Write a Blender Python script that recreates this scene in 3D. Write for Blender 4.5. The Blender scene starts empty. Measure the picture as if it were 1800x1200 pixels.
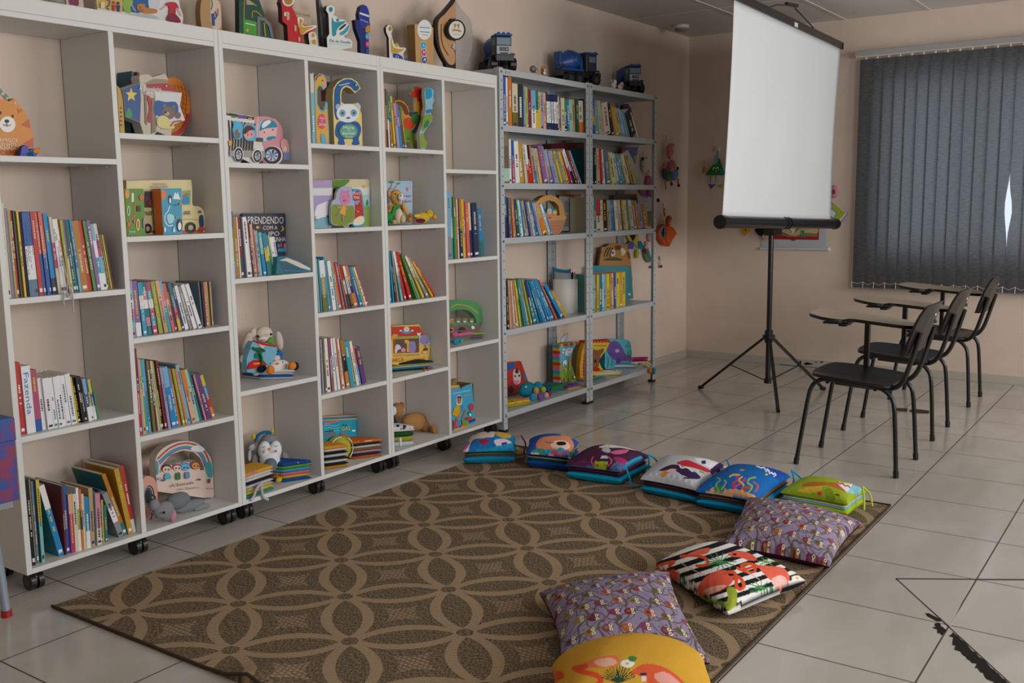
import bpy, math, random
from math import sin, cos, pi, radians as R
from mathutils import Vector, Matrix
from mathutils.geometry import tessellate_polygon
SC = bpy.context.scene
COL = SC.collection

# ---------------------------------------------------------------- camera
CP = Vector((-0.1965, -2.9402, 1.2789)); FPX = 1730.13
_a, _p, _r = R(34.9987), R(-8.0962), R(-0.7433)
FW = Vector((cos(_a)*cos(_p), sin(_a)*cos(_p), sin(_p)))
_rt = Vector((sin(_a), -cos(_a), 0)); _up = _rt.cross(FW)
RT = _rt*cos(_r)+_up*sin(_r); UP = _up*cos(_r)-_rt*sin(_r)
cam = bpy.data.cameras.new('camera'); co = bpy.data.objects.new('camera', cam); COL.objects.link(co)
cam.sensor_width = 36; cam.lens = FPX/1800*36; cam.clip_start = .05
m = Matrix((RT, UP, -FW)).transposed().to_4x4(); m.translation = CP
co.matrix_world = m; SC.camera = co

# ---------------------------------------------------------------- light
W = bpy.data.worlds.new('world'); SC.world = W; W.use_nodes = True
bg = W.node_tree.nodes['Background']; bg.inputs[0].default_value = (.80, .90, 1, 1); bg.inputs[1].default_value = 1.2
def area(name, loc, rot, sx, sy, power, col):
    l = bpy.data.lights.new(name, 'AREA'); l.shape = 'RECTANGLE'; l.size = sx; l.size_y = sy
    l.energy = power; l.color = col
    o = bpy.data.objects.new(name, l); o.location = loc; o.rotation_euler = rot; COL.objects.link(o); return o
# daylight falling through the two windows of the wall opposite the shelves
area('window_daylight', (5.0, -5.42, 1.60), (R(90), 0, 0), 2.6, 1.25, 90, (1, .98, .96))
area('window_daylight', (1.4, -5.42, 1.60), (R(90), 0, 0), 2.2, 1.25, 85, (.95, .97, 1))
# daylight behind the blind of the far window
area('blind_daylight', (7.75, -2.3, 1.35), (0, R(90), 0), 1.5, 2.8, 9, (.92, .96, 1))
SC.view_settings.view_transform = 'Standard'; SC.view_settings.look = 'None'
SC.view_settings.gamma = 1; SC.view_settings.use_curve_mapping = False
SC.view_settings.exposure = -0.12
SC.cycles.max_bounces = 6; SC.cycles.diffuse_bounces = 4; SC.cycles.glossy_bounces = 3
SC.cycles.use_denoising = True

# ---------------------------------------------------------------- helpers
def ray(px, py): return FW + RT*((px-900)/FPX) - UP*((py-600)/FPX)
def on(ax, val, px, py):
    r = ray(px, py); t = (val-CP[ax])/r[ax]; return CP+r*t
def fl(px, py, z=0.0): return on(2, z, px, py)
def crop(x0, y0, s): return lambda x, y: (x0+x/s, y0+y/s)

def lin(h):
    v = [int(h[i:i+2], 16)/255 for i in (0, 2, 4)]
    return [c/12.92 if c <= .04045 else ((c+.055)/1.055)**2.4 for c in v]
NAMED = dict(white='e6e6e6', cream='e4d9b8', ivory='d9cfb6', grey='8d8f90', silver='b4b8ba', black='1b1b1d', charcoal='33363a',
    red='c8281f', darkred='7e1216', maroon='5d1224', scarlet='dc3c20', coral='e5644a', pink='d8889c', magenta='c02a6e', rose='b5496f',
    purple='5b3478', violet='8d5a9c', lilac='a89cc8', navy='162a55', blue='1c55a8', azure='1186cc', sky='79b4d6', cyan='22a3c4',
    teal='11767f', aqua='7cc4c4', green='3f8f3c', darkgreen='0f4b40', lime='a3ad3c', olive='6f6c2c', yellow='e2c22c', mustard='c99a28',
    amber='b9750f', orange='e27a1c', tan='c4a070', brown='6e4426', peach='eab28a', slate='4d6f86', steel='5a7f99', mint='a8cdb4')
for _k, _v in list(NAMED.items()):      # printed covers are a little dull
    if _k not in ('black', 'white', 'charcoal', 'grey', 'silver'): NAMED[_k] = ''.join('%02x' % round(int(_v[i:i+2], 16)*.86+n_*.14) for i, n_ in ((0, 128), (2, 124), (4, 118)))
def hx(c): return NAMED.get(c, c)
_mc = {}
def mat(c, kind='p'):
    """one procedural material per colour and kind of stuff"""
    if not isinstance(c, str): return c
    c = hx(c); k = (c, kind)
    if k in _mc: return _mc[k]
    M = bpy.data.materials.new(kind+'_'+c); M.use_nodes = True; nt = M.node_tree; b = nt.nodes['Principled BSDF']
    b.inputs['Base Color'].default_value = (*lin(c), 1)
    rough, spec = dict(p=(.42, .4), f=(.95, .15), s=(.32, .5), m=(.38, .5), w=(.45, .45), r=(.6, .3), g=(.12, .5))[kind]
    b.inputs['Roughness'].default_value = rough; b.inputs['Specular IOR Level'].default_value = spec
    if kind == 'm': b.inputs['Metallic'].default_value = .25
    if kind == 'f':
        n = nt.nodes.new('ShaderNodeTexNoise'); n.inputs['Scale'].default_value = 180; n.inputs['Detail'].default_value = 2
        bu = nt.nodes.new('ShaderNodeBump'); bu.inputs['Strength'].default_value = .35; bu.inputs['Distance'].default_value = .004
        tc = nt.nodes.new('ShaderNodeTexCoord'); nt.links.new(tc.outputs['Object'], n.inputs['Vector'])
        nt.links.new(n.outputs['Fac'], bu.inputs['Height']); nt.links.new(bu.outputs['Normal'], b.inputs['Normal'])
    _mc[k] = M; return M

def tag(o, label=None, cat=None, group=None, kind=None):
    if label: o['label'] = label
    if cat: o['category'] = cat
    if group: o['group'] = group
    if kind: o['kind'] = kind
    return o
def thing(name, label, cat, loc=(0, 0, 0), rz=0, group=None, rx=0):
    o = bpy.data.objects.new(name, None); COL.objects.link(o); o.empty_display_size = .05
    o.location = loc; o.rotation_euler = (rx, 0, rz)
    return tag(o, label, cat, group)

class MB:
    def __init__(s, kind='p'): s.v = []; s.f = []; s.mi = []; s.mats = []; s.sm = []; s.kind = kind
    def mid(s, c):
        M = mat(c, s.kind)
        if M not in s.mats: s.mats.append(M)
        return s.mats.index(M)
    def add(s, vs, fs, c, sm=False, T=None):
        b = len(s.v); i = s.mid(c)
        s.v += [tuple(T @ Vector(v)) if T else tuple(v) for v in vs]
        for f in fs: s.f.append([b+k for k in f]); s.mi.append(i); s.sm.append(sm)
        return s
    def box(s, a, b, c, T=None):
        x0, y0, z0 = a; x1, y1, z1 = b
        vs = [(x, y, z) for x in (x0, x1) for y in (y0, y1) for z in (z0, z1)]
        return s.add(vs, [(0, 1, 3, 2), (4, 6, 7, 5), (0, 4, 5, 1), (2, 3, 7, 6), (0, 2, 6, 4), (1, 5, 7, 3)], c, False, T)
    def bar(s, p, q, w, h, c):
        p = Vector(p); q = Vector(q); d = (q-p).normalized(); a = d.cross(Vector((0, 0, 1)))
        if a.length < .1: a = Vector((1, 0, 0))
        a.normalize(); b = a.cross(d); vs = []
        for e in (p, q):
            for i, j in ((-1, -1), (1, -1), (1, 1), (-1, 1)): vs.append(e+a*(i*w/2)+b*(j*h/2))
        return s.add(vs, [(0, 3, 2, 1), (4, 5, 6, 7), (0, 1, 5, 4), (1, 2, 6, 5), (2, 3, 7, 6), (3, 0, 4, 7)], c)
    def tube(s, pts, r, c, n=10, T=None, rs=None):
        P = [Vector(p) for p in pts]; vs = []; N = len(P); a = None
        for i, p in enumerate(P):
            d = (P[min(i+1, N-1)]-P[max(i-1, 0)]).normalized()
            if a is None:
                a = d.cross(Vector((0, 0, 1)))
                if a.length < .1: a = d.cross(Vector((1, 0, 0)))
            a = (a-d*a.dot(d)).normalized(); b = d.cross(a); rr = rs[i] if rs else r
            for k in range(n): t = 2*pi*k/n; vs.append(p+a*(rr*cos(t))+b*(rr*sin(t)))
        fs = [(i*n+k, i*n+(k+1) % n, (i+1)*n+(k+1) % n, (i+1)*n+k) for i in range(N-1) for k in range(n)]
        s.add(vs, fs, c, True, T)
        return s.add([vs[k] for k in range(n)]+[vs[(N-1)*n+k] for k in range(n)], [tuple(range(n))[::-1], tuple(range(n, 2*n))], c, False, T)
    def ell(s, ce, rad, c, n=16, T=None, rot=None):
        ce = Vector(ce); Q = rot if rot else Matrix.Identity(3); rx, ry, rz = rad if hasattr(rad, '__len__') else (rad,)*3
        h = n//2; vs = [ce+Q @ Vector((0, 0, rz))]
        for i in range(1, h):
            t = pi*i/h
            for k in range(n): u = 2*pi*k/n; vs.append(ce+Q @ Vector((rx*sin(t)*cos(u), ry*sin(t)*sin(u), rz*cos(t))))
        vs.append(ce-Q @ Vector((0, 0, rz))); L = len(vs)-1
        fs = [(0, 1+k, 1+(k+1) % n) for k in range(n)]
        for i in range(h-2):
            for k in range(n): a = 1+i*n; fs.append((a+k, a+n+k, a+n+(k+1) % n, a+(k+1) % n))
        a = 1+(h-2)*n; fs += [(L, a+(k+1) % n, a+k) for k in range(n)]
        return s.add(vs, fs, c, True, T)
    def lathe(s, prof, c, n=24, T=None, cols=None):
        vs = [(r*cos(2*pi*k/n), r*sin(2*pi*k/n), z) for r, z in prof for k in range(n)]
        for i in range(len(prof)-1):
            s.add(vs[i*n:(i+2)*n], [(k, (k+1) % n, n+(k+1) % n, n+k) for k in range(n)], cols[i] if cols else c, False, T)
        return s
    def sheet(s, P, c, T=None, sm=True):
        h = len(P); w = len(P[0])
        return s.add([v for r in P for v in r], [(i*w+j, i*w+j+1, (i+1)*w+j+1, (i+1)*w+j) for i in range(h-1) for j in range(w-1)], c, sm, T)
    def poly(s, pts, y, c, holes=(), T=None):
        """flat polygon in the local XZ plane at depth y, facing -Y"""
        loops = [[Vector((u, w, 0)) for u, w in L] for L in (pts, *holes)]
        if holes:      # the fill of a holed outline depends on its winding: keep the one with the right area
            ar = lambda lp: sum(abs((F[b]-F[a]).cross(F[d]-F[a]).z)/2 for F in [[v for L in lp for v in L]] for a, b, d in tessellate_polygon(lp))
            want = ar(loops[:1])-sum(ar([q]) for q in loops[1:]); alt = [loops[0][::-1], *loops[1:]]
            if abs(ar(alt)-want) < abs(ar(loops)-want): loops = alt
        flat = [v for L in loops for v in L]; tr = tessellate_polygon(loops); vs = [(v.x, y, v.y) for v in flat]; fs = []
        for a, b, d in tr:
            cr = (flat[b]-flat[a]).cross(flat[d]-flat[a]).z
            fs.append((a, b, d) if cr > 0 else (a, d, b))
        return s.add(vs, fs, c, False, T)
    def prism(s, pts, y0, y1, cf, cs, holes=(), T=None, cb=None):
        s.poly(pts, y0, cf, holes, T)
        n0 = len(s.f); s.poly(pts, y1, cb or cs, holes, T)
        for i in range(n0, len(s.f)): s.f[i] = s.f[i][::-1]
        for L in (pts, *holes):
            n = len(L); vs = [(u, y0, w) for u, w in L]+[(u, y1, w) for u, w in L]
            s.add(vs, [(k, (k+1) % n, n+(k+1) % n, n+k) for k in range(n)], cs, False, T)
        return s
    def text(s, t, o, ux, uy, c, y=0, T=None):
        """text fitted in the parallelogram o, ux (run), uy (height) of the local XZ plane"""
        cu = bpy.data.curves.new('t', 'FONT'); cu.body = t; cu.resolution_u = 2
        ob = bpy.data.objects.new('t', cu); COL.objects.link(ob)
        me = ob.to_mesh(); V = [v.co.copy() for v in me.vertices]; F = [tuple(p.vertices) for p in me.polygons]
        if V:
            x0 = min(v.x for v in V); x1 = max(v.x for v in V); z1 = max(v.y for v in V); z0 = min(0, min(v.y for v in V))
            vs = []
            for v in V:
                a = (v.x-x0)/max(x1-x0, 1e-6); b = (v.y)/max(z1, 1e-6)
                vs.append((o[0]+ux[0]*a+uy[0]*b, y, o[1]+ux[1]*a+uy[1]*b))
            s.add(vs, F, c, False, T)
        ob.to_mesh_clear(); bpy.data.objects.remove(ob); bpy.data.curves.remove(cu)
        return s
    def build(s, name, parent=None, loc=None, rot=None, world=False, bevel=None):
        me = bpy.data.meshes.new(name)
        off = Vector((0, 0, 0))
        if world: off = Vector(parent.location if parent else loc)
        me.from_pydata([tuple(Vector(v)-off) for v in s.v] if world else s.v, [], s.f)
        for M in s.mats: me.materials.append(M)
        me.polygons.foreach_set('material_index', s.mi); me.polygons.foreach_set('use_smooth', s.sm); me.update()
        o = bpy.data.objects.new(name, me); COL.objects.link(o)
        if parent: o.parent = parent
        if loc is not None and not (world and parent): o.location = loc
        if rot: o.rotation_euler = rot
        if bevel:
            b = o.modifiers.new('bevel', 'BEVEL'); b.width = bevel; b.segments = 2; b.limit_method = 'ANGLE'; b.angle_limit = R(40)
        return o
def struct(mb, name): return tag(mb.build(name), kind='structure')
def sm(pts, k=4, closed=True):
    """Catmull-Rom through the points"""
    n = len(pts); out = []
    for i in range(n if closed else n-1):
        p = [pts[(i+j) % n] if closed else pts[min(max(i+j, 0), n-1)] for j in (-1, 0, 1, 2)]
        for q in range(k):
            t = q/k
            out.append(tuple(.5*(2*p[1][d]+(p[2][d]-p[0][d])*t+(2*p[0][d]-5*p[1][d]+4*p[2][d]-p[3][d])*t*t+(3*p[1][d]-p[0][d]-3*p[2][d]+p[3][d])*t**3) for d in range(len(pts[0]))))
    if not closed: out.append(tuple(pts[-1]))
    return out
def rrect(x0, y0, x1, y1, r, k=4):
    out = []
    for cx, cy, a in ((x1-r, y1-r, 0), (x0+r, y1-r, 90), (x0+r, y0+r, 180), (x1-r, y0+r, 270)):
        for i in range(k+1): t = R(a+90*i/k); out.append((cx+r*cos(t), cy+r*sin(t)))
    return out
def circ(cx, cy, rx, ry=None, n=20, a0=0, a1=360):
    ry = rx if ry is None else ry
    full = abs(a1-a0) >= 360; N = n if full else n+1
    return [(cx+rx*cos(R(a0+(a1-a0)*i/n)), cy+ry*sin(R(a0+(a1-a0)*i/n))) for i in range(N)]
def stroke(pts, w):
    L = []; Rr = []; n = len(pts)
    for i, p in enumerate(pts):
        a = pts[max(i-1, 0)]; b = pts[min(i+1, n-1)]; dx, dy = b[0]-a[0], b[1]-a[1]; d = math.hypot(dx, dy) or 1
        L.append((p[0]-dy/d*w/2, p[1]+dx/d*w/2)); Rr.append((p[0]+dy/d*w/2, p[1]-dx/d*w/2))
    return L+Rr[::-1]

# ---------------------------------------------------------------- the room
YW = 0.4767; XB = 7.1684; H = 2.538; YR = -5.5; XL = -2.6
def nodes(name):
    M = bpy.data.materials.new(name); M.use_nodes = True; nt = M.node_tree
    return M, nt, nt.nodes['Principled BSDF'], (lambda t, **k: _node(nt, t, **k)), nt.links.new
def _node(nt, t, **k):
    n = nt.nodes.new(t)
    for a, v in k.items():
        if a == 'op': n.operation = v
        else: n.inputs[a.replace('_', ' ') if isinstance(a, str) else a].default_value = v
    return n
def plaster(name, col):
    M, nt, b, N, L = nodes(name)
    tc = N('ShaderNodeTexCoord'); n = N('ShaderNodeTexNoise', Scale=2.2, Detail=5.0); L(tc.outputs['Object'], n.inputs['Vector'])
    cr = nt.nodes.new('ShaderNodeValToRGB'); c = lin(col)
    cr.color_ramp.elements[0].color = (*[x*.93 for x in c], 1); cr.color_ramp.elements[1].color = (*[min(1, x*1.05) for x in c], 1)
    cr.color_ramp.elements[0].position = .3; cr.color_ramp.elements[1].position = .7
    L(n.outputs['Fac'], cr.inputs['Fac']); L(cr.outputs[0], b.inputs['Base Color'])
    n2 = N('ShaderNodeTexNoise', Scale=60.0, Detail=3.0); L(tc.outputs['Object'], n2.inputs['Vector'])
    bu = N('ShaderNodeBump', Strength=.12, Distance=.01); L(n2.outputs['Fac'], bu.inputs['Height']); L(bu.outputs['Normal'], b.inputs['Normal'])
    b.inputs['Roughness'].default_value = .62; b.inputs['Specular IOR Level'].default_value = .25
    return M
PEACH = plaster('peach_wall_paint', 'd8c6b6')
CEIL = plaster('ceiling_panel', 'd0cbc6')

def tile_floor():
    M, nt, b, N, L = nodes('glazed_floor_tiles')
    tc = N('ShaderNodeTexCoord'); sp = N('ShaderNodeSeparateXYZ'); L(tc.outputs['Object'], sp.inputs[0])
    def mth(op, a, c=None, d=None):
        n = nt.nodes.new('ShaderNodeMath'); n.operation = op
        for i, v in enumerate((a, c, d)):
            if v is None: continue
            if isinstance(v, (int, float)): n.inputs[i].default_value = v
            else: L(v, n.inputs[i])
        return n.outputs[0]
    def grid(ch, off, pitch):
        q = mth('DIVIDE', mth('SUBTRACT', sp.outputs[ch], off), pitch)
        return mth('MULTIPLY', mth('ABSOLUTE', mth('SUBTRACT', mth('FRACT', mth('ADD', q, 100.5)), .5)), pitch), mth('FLOOR', q)
    gx, ix = grid(0, 3.284, .430); gy, iy = grid(1, -1.960, .437)
    d = mth('MINIMUM', gx, gy)
    gr = N('ShaderNodeMapRange'); L(d, gr.inputs[0]); gr.inputs[1].default_value = .0016; gr.inputs[2].default_value = .0034
    # colour of every tile differs a little, with soft marbling
    cx = N('ShaderNodeCombineXYZ'); L(ix, cx.inputs[0]); L(iy, cx.inputs[1])
    wn = N('ShaderNodeTexWhiteNoise'); L(cx.outputs[0], wn.inputs['Vector'])
    ns = N('ShaderNodeTexNoise', Scale=2.0, Detail=5.0, Distortion=.6)
    mp = N('ShaderNodeMapping'); mp.inputs['Scale'].default_value = (1, 2.6, 1); L(tc.outputs['Object'], mp.inputs[0]); L(mp.outputs[0], ns.inputs['Vector'])
    cr = nt.nodes.new('ShaderNodeValToRGB'); cr.color_ramp.elements[0].position = .35; cr.color_ramp.elements[1].position = .68
    cr.color_ramp.elements[0].color = (*lin('bbb4aa'), 1); cr.color_ramp.elements[1].color = (*lin('c9c3ba'), 1); L(ns.outputs['Fac'], cr.inputs[0])
    mx = N('ShaderNodeMixRGB'); mx.blend_type = 'MULTIPLY'; mx.inputs[0].default_value = .07; L(cr.outputs[0], mx.inputs[1]); L(wn.outputs['Value'], mx.inputs[2])
    m2 = N('ShaderNodeMixRGB'); m2.inputs[1].default_value = (*lin('584640'), 1); L(gr.outputs[0], m2.inputs[0]); L(mx.outputs[0], m2.inputs[2])
    L(m2.outputs[0], b.inputs['Base Color'])
    ro = N('ShaderNodeMapRange'); L(gr.outputs[0], ro.inputs[0]); ro.inputs[3].default_value = .8; ro.inputs[4].default_value = .16; L(ro.outputs[0], b.inputs['Roughness'])
    bu = N('ShaderNodeBump', Strength=.5, Distance=.002); L(gr.outputs[0], bu.inputs['Height'])
    n3 = N('ShaderNodeTexNoise', Scale=9.0, Detail=1.0); L(tc.outputs['Object'], n3.inputs['Vector'])
    b2 = N('ShaderNodeBump', Strength=.05, Distance=.01); L(n3.outputs['Fac'], b2.inputs['Height']); L(bu.outputs['Normal'], b2.inputs['Normal'])
    L(b2.outputs['Normal'], b.inputs['Normal']); b.inputs['Specular IOR Level'].default_value = .5
    return M
TILE = tile_floor()
struct(MB().box((XL, YR, -.12), (XB+.2, YW+.2, 0), TILE), 'floor')
ce = MB(); ce.box((XL, YR, H), (XB+.2, YW+.2, H+.1), CEIL); struct(ce, 'ceiling')
for i, y in enumerate((-.17, -.73, -1.3, -1.87, -2.44, -3.01)):
    struct(MB().box((XL, y-.012, H-.004), (XB, y+.012, H+.01), CEIL), 'trim_%d' % (i+1))
struct(MB().box((6.19, YR, H-.0025), (6.20, YW, H+.01), CEIL), 'trim_7')
struct(MB().box((XL, YW, 0), (XB+.2, YW+.15, H), PEACH), 'wall_left')
# back wall with the opening of the far window (behind the blind)
wb = MB(); wy0, wy1, wz0, wz1 = -3.55, -1.02, .86, 2.10
wb.box((XB, wy1, 0), (XB+.15, YW, H), PEACH); wb.box((XB, YR, 0), (XB+.15, wy0, H), PEACH)
wb.box((XB, wy0, 0), (XB+.15, wy1, wz0), PEACH); wb.box((XB, wy0, wz1), (XB+.15, wy1, H), PEACH)
struct(wb, 'wall_back')
wr = MB(); ws = [(.3, 2.5), (3.7, 6.3)]; z0, z1 = .95, 2.25; xs = [XL, .3, 2.5, 3.7, 6.3, XB]
for i in range(0, 5):
    if i in (1, 3):
        wr.box((xs[i], YR-.15, 0), (xs[i+1], YR, z0), PEACH); wr.box((xs[i], YR-.15, z1), (xs[i+1], YR, H), PEACH)
    else: wr.box((xs[i], YR-.15, 0), (xs[i+1], YR, H), PEACH)
struct(wr, 'wall_right')
struct(MB().box((XL-.15, YR, 0), (XL, YW, H), PEACH), 'wall_rear')
def window(n, o, u, w, z0, z1, cols):
    """aluminium sash: frame and mullions along direction u"""
    t = tag(bpy.data.objects.new('window_%d' % n, None), kind='structure'); COL.objects.link(t); t.location = o
    t.rotation_euler = (0, 0, math.atan2(u[1], u[0]))
    f = MB('m')
    for a, b in ((0, .04), (w-.04, w)): f.box((a, -.03, z0), (b, .03, z1), 'silver')
    for a, b in ((z0, z0+.04), (z1-.04, z1)): f.box((0, -.03, a), (w, .03, b), 'silver')
    for i in range(1, cols): f.box((w*i/cols-.018, -.02, z0), (w*i/cols+.018, .02, z1), 'silver')
    f.build('window_frame', t)
    G = bpy.data.materials.new('window_glass'); G.use_nodes = True; nt = G.node_tree; nt.nodes.remove(nt.nodes['Principled BSDF'])
    mxx = nt.nodes.new('ShaderNodeMixShader'); tr = nt.nodes.new('ShaderNodeBsdfTransparent'); gl = nt.nodes.new('ShaderNodeBsdfGlossy'); gl.inputs['Roughness'].default_value = .02
    mxx.inputs[0].default_value = .06; nt.links.new(tr.outputs[0], mxx.inputs[1]); nt.links.new(gl.outputs[0], mxx.inputs[2]); nt.links.new(mxx.outputs[0], nt.nodes['Material Output'].inputs[0])
    MB().box((.04, -.003, z0+.04), (w-.04, .003, z1-.04), G).build('glass', t)
window(1, (XB+.08, wy0, 0), (0, 1), wy1-wy0, wz0, wz1, 4)
window(2, (.3, YR-.08, 0), (1, 0), 2.2, z0, z1, 3)
window(3, (3.7, YR-.08, 0), (1, 0), 2.6, z0, z1, 4)
BB = plaster('worn_skirting', 'b9b2a6')
struct(MB().box((XB-.012, YR, 0), (XB, YW, .056), BB), 'baseboard_back')
struct(MB().box((XL, YW-.012, 0), (XB-.012, YW, .056), BB), 'baseboard_left')

# ---------------------------------------------------------------- rug
def rug_material():
    M, nt, b, N, L = nodes('woven_rug')
    def mth(op, *a):
        n = nt.nodes.new('ShaderNodeMath'); n.operation = op
        for i, v in enumerate(a):
            if isinstance(v, (int, float)): n.inputs[i].default_value = v
            else: L(v, n.inputs[i])
        return n.outputs[0]
    g = nt.nodes.new('ShaderNodeNewGeometry'); sp = N('ShaderNodeSeparateXYZ'); tc = N('ShaderNodeTexCoord'); L(tc.outputs['Object'], sp.inputs[0])
    X, Y = sp.outputs[0], sp.outputs[1]
    # ribbons are woven in steps: quantise a little
    s = mth('DIVIDE', mth('SUBTRACT', X, 1.535), .465); t = mth('DIVIDE', mth('ADD', Y, .227), .495)
    P = mth('ADD', s, t); Q = mth('SUBTRACT', s, t)
    P1 = mth('FRACT', mth('ADD', P, 50.0)); Q1 = mth('FRACT', mth('ADD', Q, 50.0))
    Ps = mth('SUBTRACT', mth('FRACT', mth('ADD', P, 50.5)), .5); Qs = mth('SUBTRACT', mth('FRACT', mth('ADD', Q, 50.5)), .5)
    def less(a, c): return mth('LESS_THAN', a, c)
    def lens(p, q):           # lens along p, across q
        qa = mth('ABSOLUTE', q); par = mth('MULTIPLY', mth('MULTIPLY', p, mth('SUBTRACT', 1.0, p)), 4.0)
        outer = mth('ADD', mth('MULTIPLY', mth('POWER', par, .85), .23), .012)
        e = mth('DIVIDE', mth('SUBTRACT', p, .5), .405)
        inner = mth('SUBTRACT', mth('MULTIPLY', mth('POWER', mth('MAXIMUM', mth('SUBTRACT', 1.0, mth('MULTIPLY', e, e)), .0001), .8), .142), .004)
        return mth('MULTIPLY', less(qa, outer), mth('SUBTRACT', 1.0, less(qa, inner)))
    ring = mth('MAXIMUM', lens(P1, Qs), lens(Q1, Ps))
    r2 = mth('ADD', mth('MULTIPLY', Ps, Ps), mth('MULTIPLY', Qs, Qs))
    node = less(r2, .0058)
    ring = mth('MULTIPLY', mth('MAXIMUM', ring, less(r2, .010)), mth('SUBTRACT', 1.0, node))
    A = mth('ABSOLUTE', mth('SUBTRACT', P1, .5)); B = mth('ABSOLUTE', mth('SUBTRACT', Q1, .5))
    def side(a, c): q = mth('DIVIDE', c, .2); return less(a, mth('ADD', mth('MULTIPLY', mth('MULTIPLY', q, q), .07), .12))
    star = mth('MULTIPLY', mth('MULTIPLY', side(A, B), side(B, A)), mth('MULTIPLY', less(A, .21), less(B, .21)))
    # yarn structure
    wv = mth('FRACT', mth('MULTIPLY', mth('ADD', X, mth('MULTIPLY', Y, .35)), 95.0)); yarn = less(wv, .34)
    kn = mth('MULTIPLY', less(mth('FRACT', mth('MULTIPLY', X, 62.0)), .55), less(mth('FRACT', mth('ADD', mth('MULTIPLY', Y, 62.0), mth('MULTIPLY', mth('FLOOR', mth('MULTIPLY', X, 62.0)), .5))), .62))
    tan = mth('MAXIMUM', mth('MULTIPLY', ring, mth('SUBTRACT', 1.0, mth('MULTIPLY', yarn, .62))), mth('MULTIPLY', star, mth('ADD', mth('MULTIPLY', kn, .65), .15)))
    mp = N('ShaderNodeMapping'); mp.inputs['Scale'].default_value = (90, 300, 1); mp.inputs['Rotation'].default_value = (0, 0, .6); L(tc.outputs['Object'], mp.inputs[0])
    ns = N('ShaderNodeTexNoise', Scale=1.0, Detail=3.0); L(mp.outputs[0], ns.inputs['Vector'])
    cr = nt.nodes.new('ShaderNodeValToRGB'); cr.color_ramp.elements[0].position = .36; cr.color_ramp.elements[1].position = .64
    cr.color_ramp.elements[0].color = (*lin('3c3227'), 1); cr.color_ramp.elements[1].color = (*lin('948168'), 1); L(ns.outputs['Fac'], cr.inputs[0])
    mx = N('ShaderNodeMixRGB'); L(tan, mx.inputs[0]); L(cr.outputs[0], mx.inputs[1]); mx.inputs[2].default_value = (*lin('af9678'), 1)
    L(mx.outputs[0], b.inputs['Base Color']); b.inputs['Roughness'].default_value = .95; b.inputs['Specular IOR Level'].default_value = .1
    bu = N('ShaderNodeBump', Strength=.5, Distance=.003); L(mth('ADD', ns.outputs['Fac'], mth('MULTIPLY', tan, .4)), bu.inputs['Height']); L(bu.outputs['Normal'], b.inputs['Normal'])
    return M
RX0, RX1, RY0, RY1 = 1.425, 3.945, -1.955, .02
rg = MB('f'); nx, ny = 60, 46; P = []
def rug_z(x, y):
    z = .007
    z += .030*math.exp(-((x-RX0)/.10)**2-((y+.93)/.07)**2)   # the curled wave on the near short edge
    return z
for j in range(ny+1):
    P.append([])
    for i in range(nx+1):
        x = RX0+(RX1-RX0)*i/nx; y = RY0+(RY1-RY0)*j/ny
        y += -.065*(x-RX0)/(RX1-RX0)*(j/ny)     # the far edge runs slightly askew
        P[-1].append((x, y, rug_z(x, y)))
rgm = rug_material(); rg.sheet(P, rgm)
edge = [P[0][i] for i in range(nx+1)]+[P[j][nx] for j in range(1, ny+1)]+[P[ny][i] for i in range(nx-1, -1, -1)]+[P[j][0] for j in range(ny-1, 0, -1)]
n = len(edge); rg.add(edge+[(x, y, .0005) for x, y, z in edge], [(k, n+k, n+(k+1) % n, (k+1) % n) for k in range(n)], rgm)
RUG = rg.build('rug'); tag(RUG, 'brown flat-woven rug with tan interlaced oval pattern on the tiled floor', 'rug')
eb = MB('f'); eb.tube([edge[k] for k in range(0, nx+1, 2)]+[edge[nx+ny]], .005, '4a3e33', 6)
eb.tube([edge[(nx*2+ny+k) % n] for k in range(0, ny+1, 2)], .005, '4a3e33', 6); eb.build('bound_edge', RUG)

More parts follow.
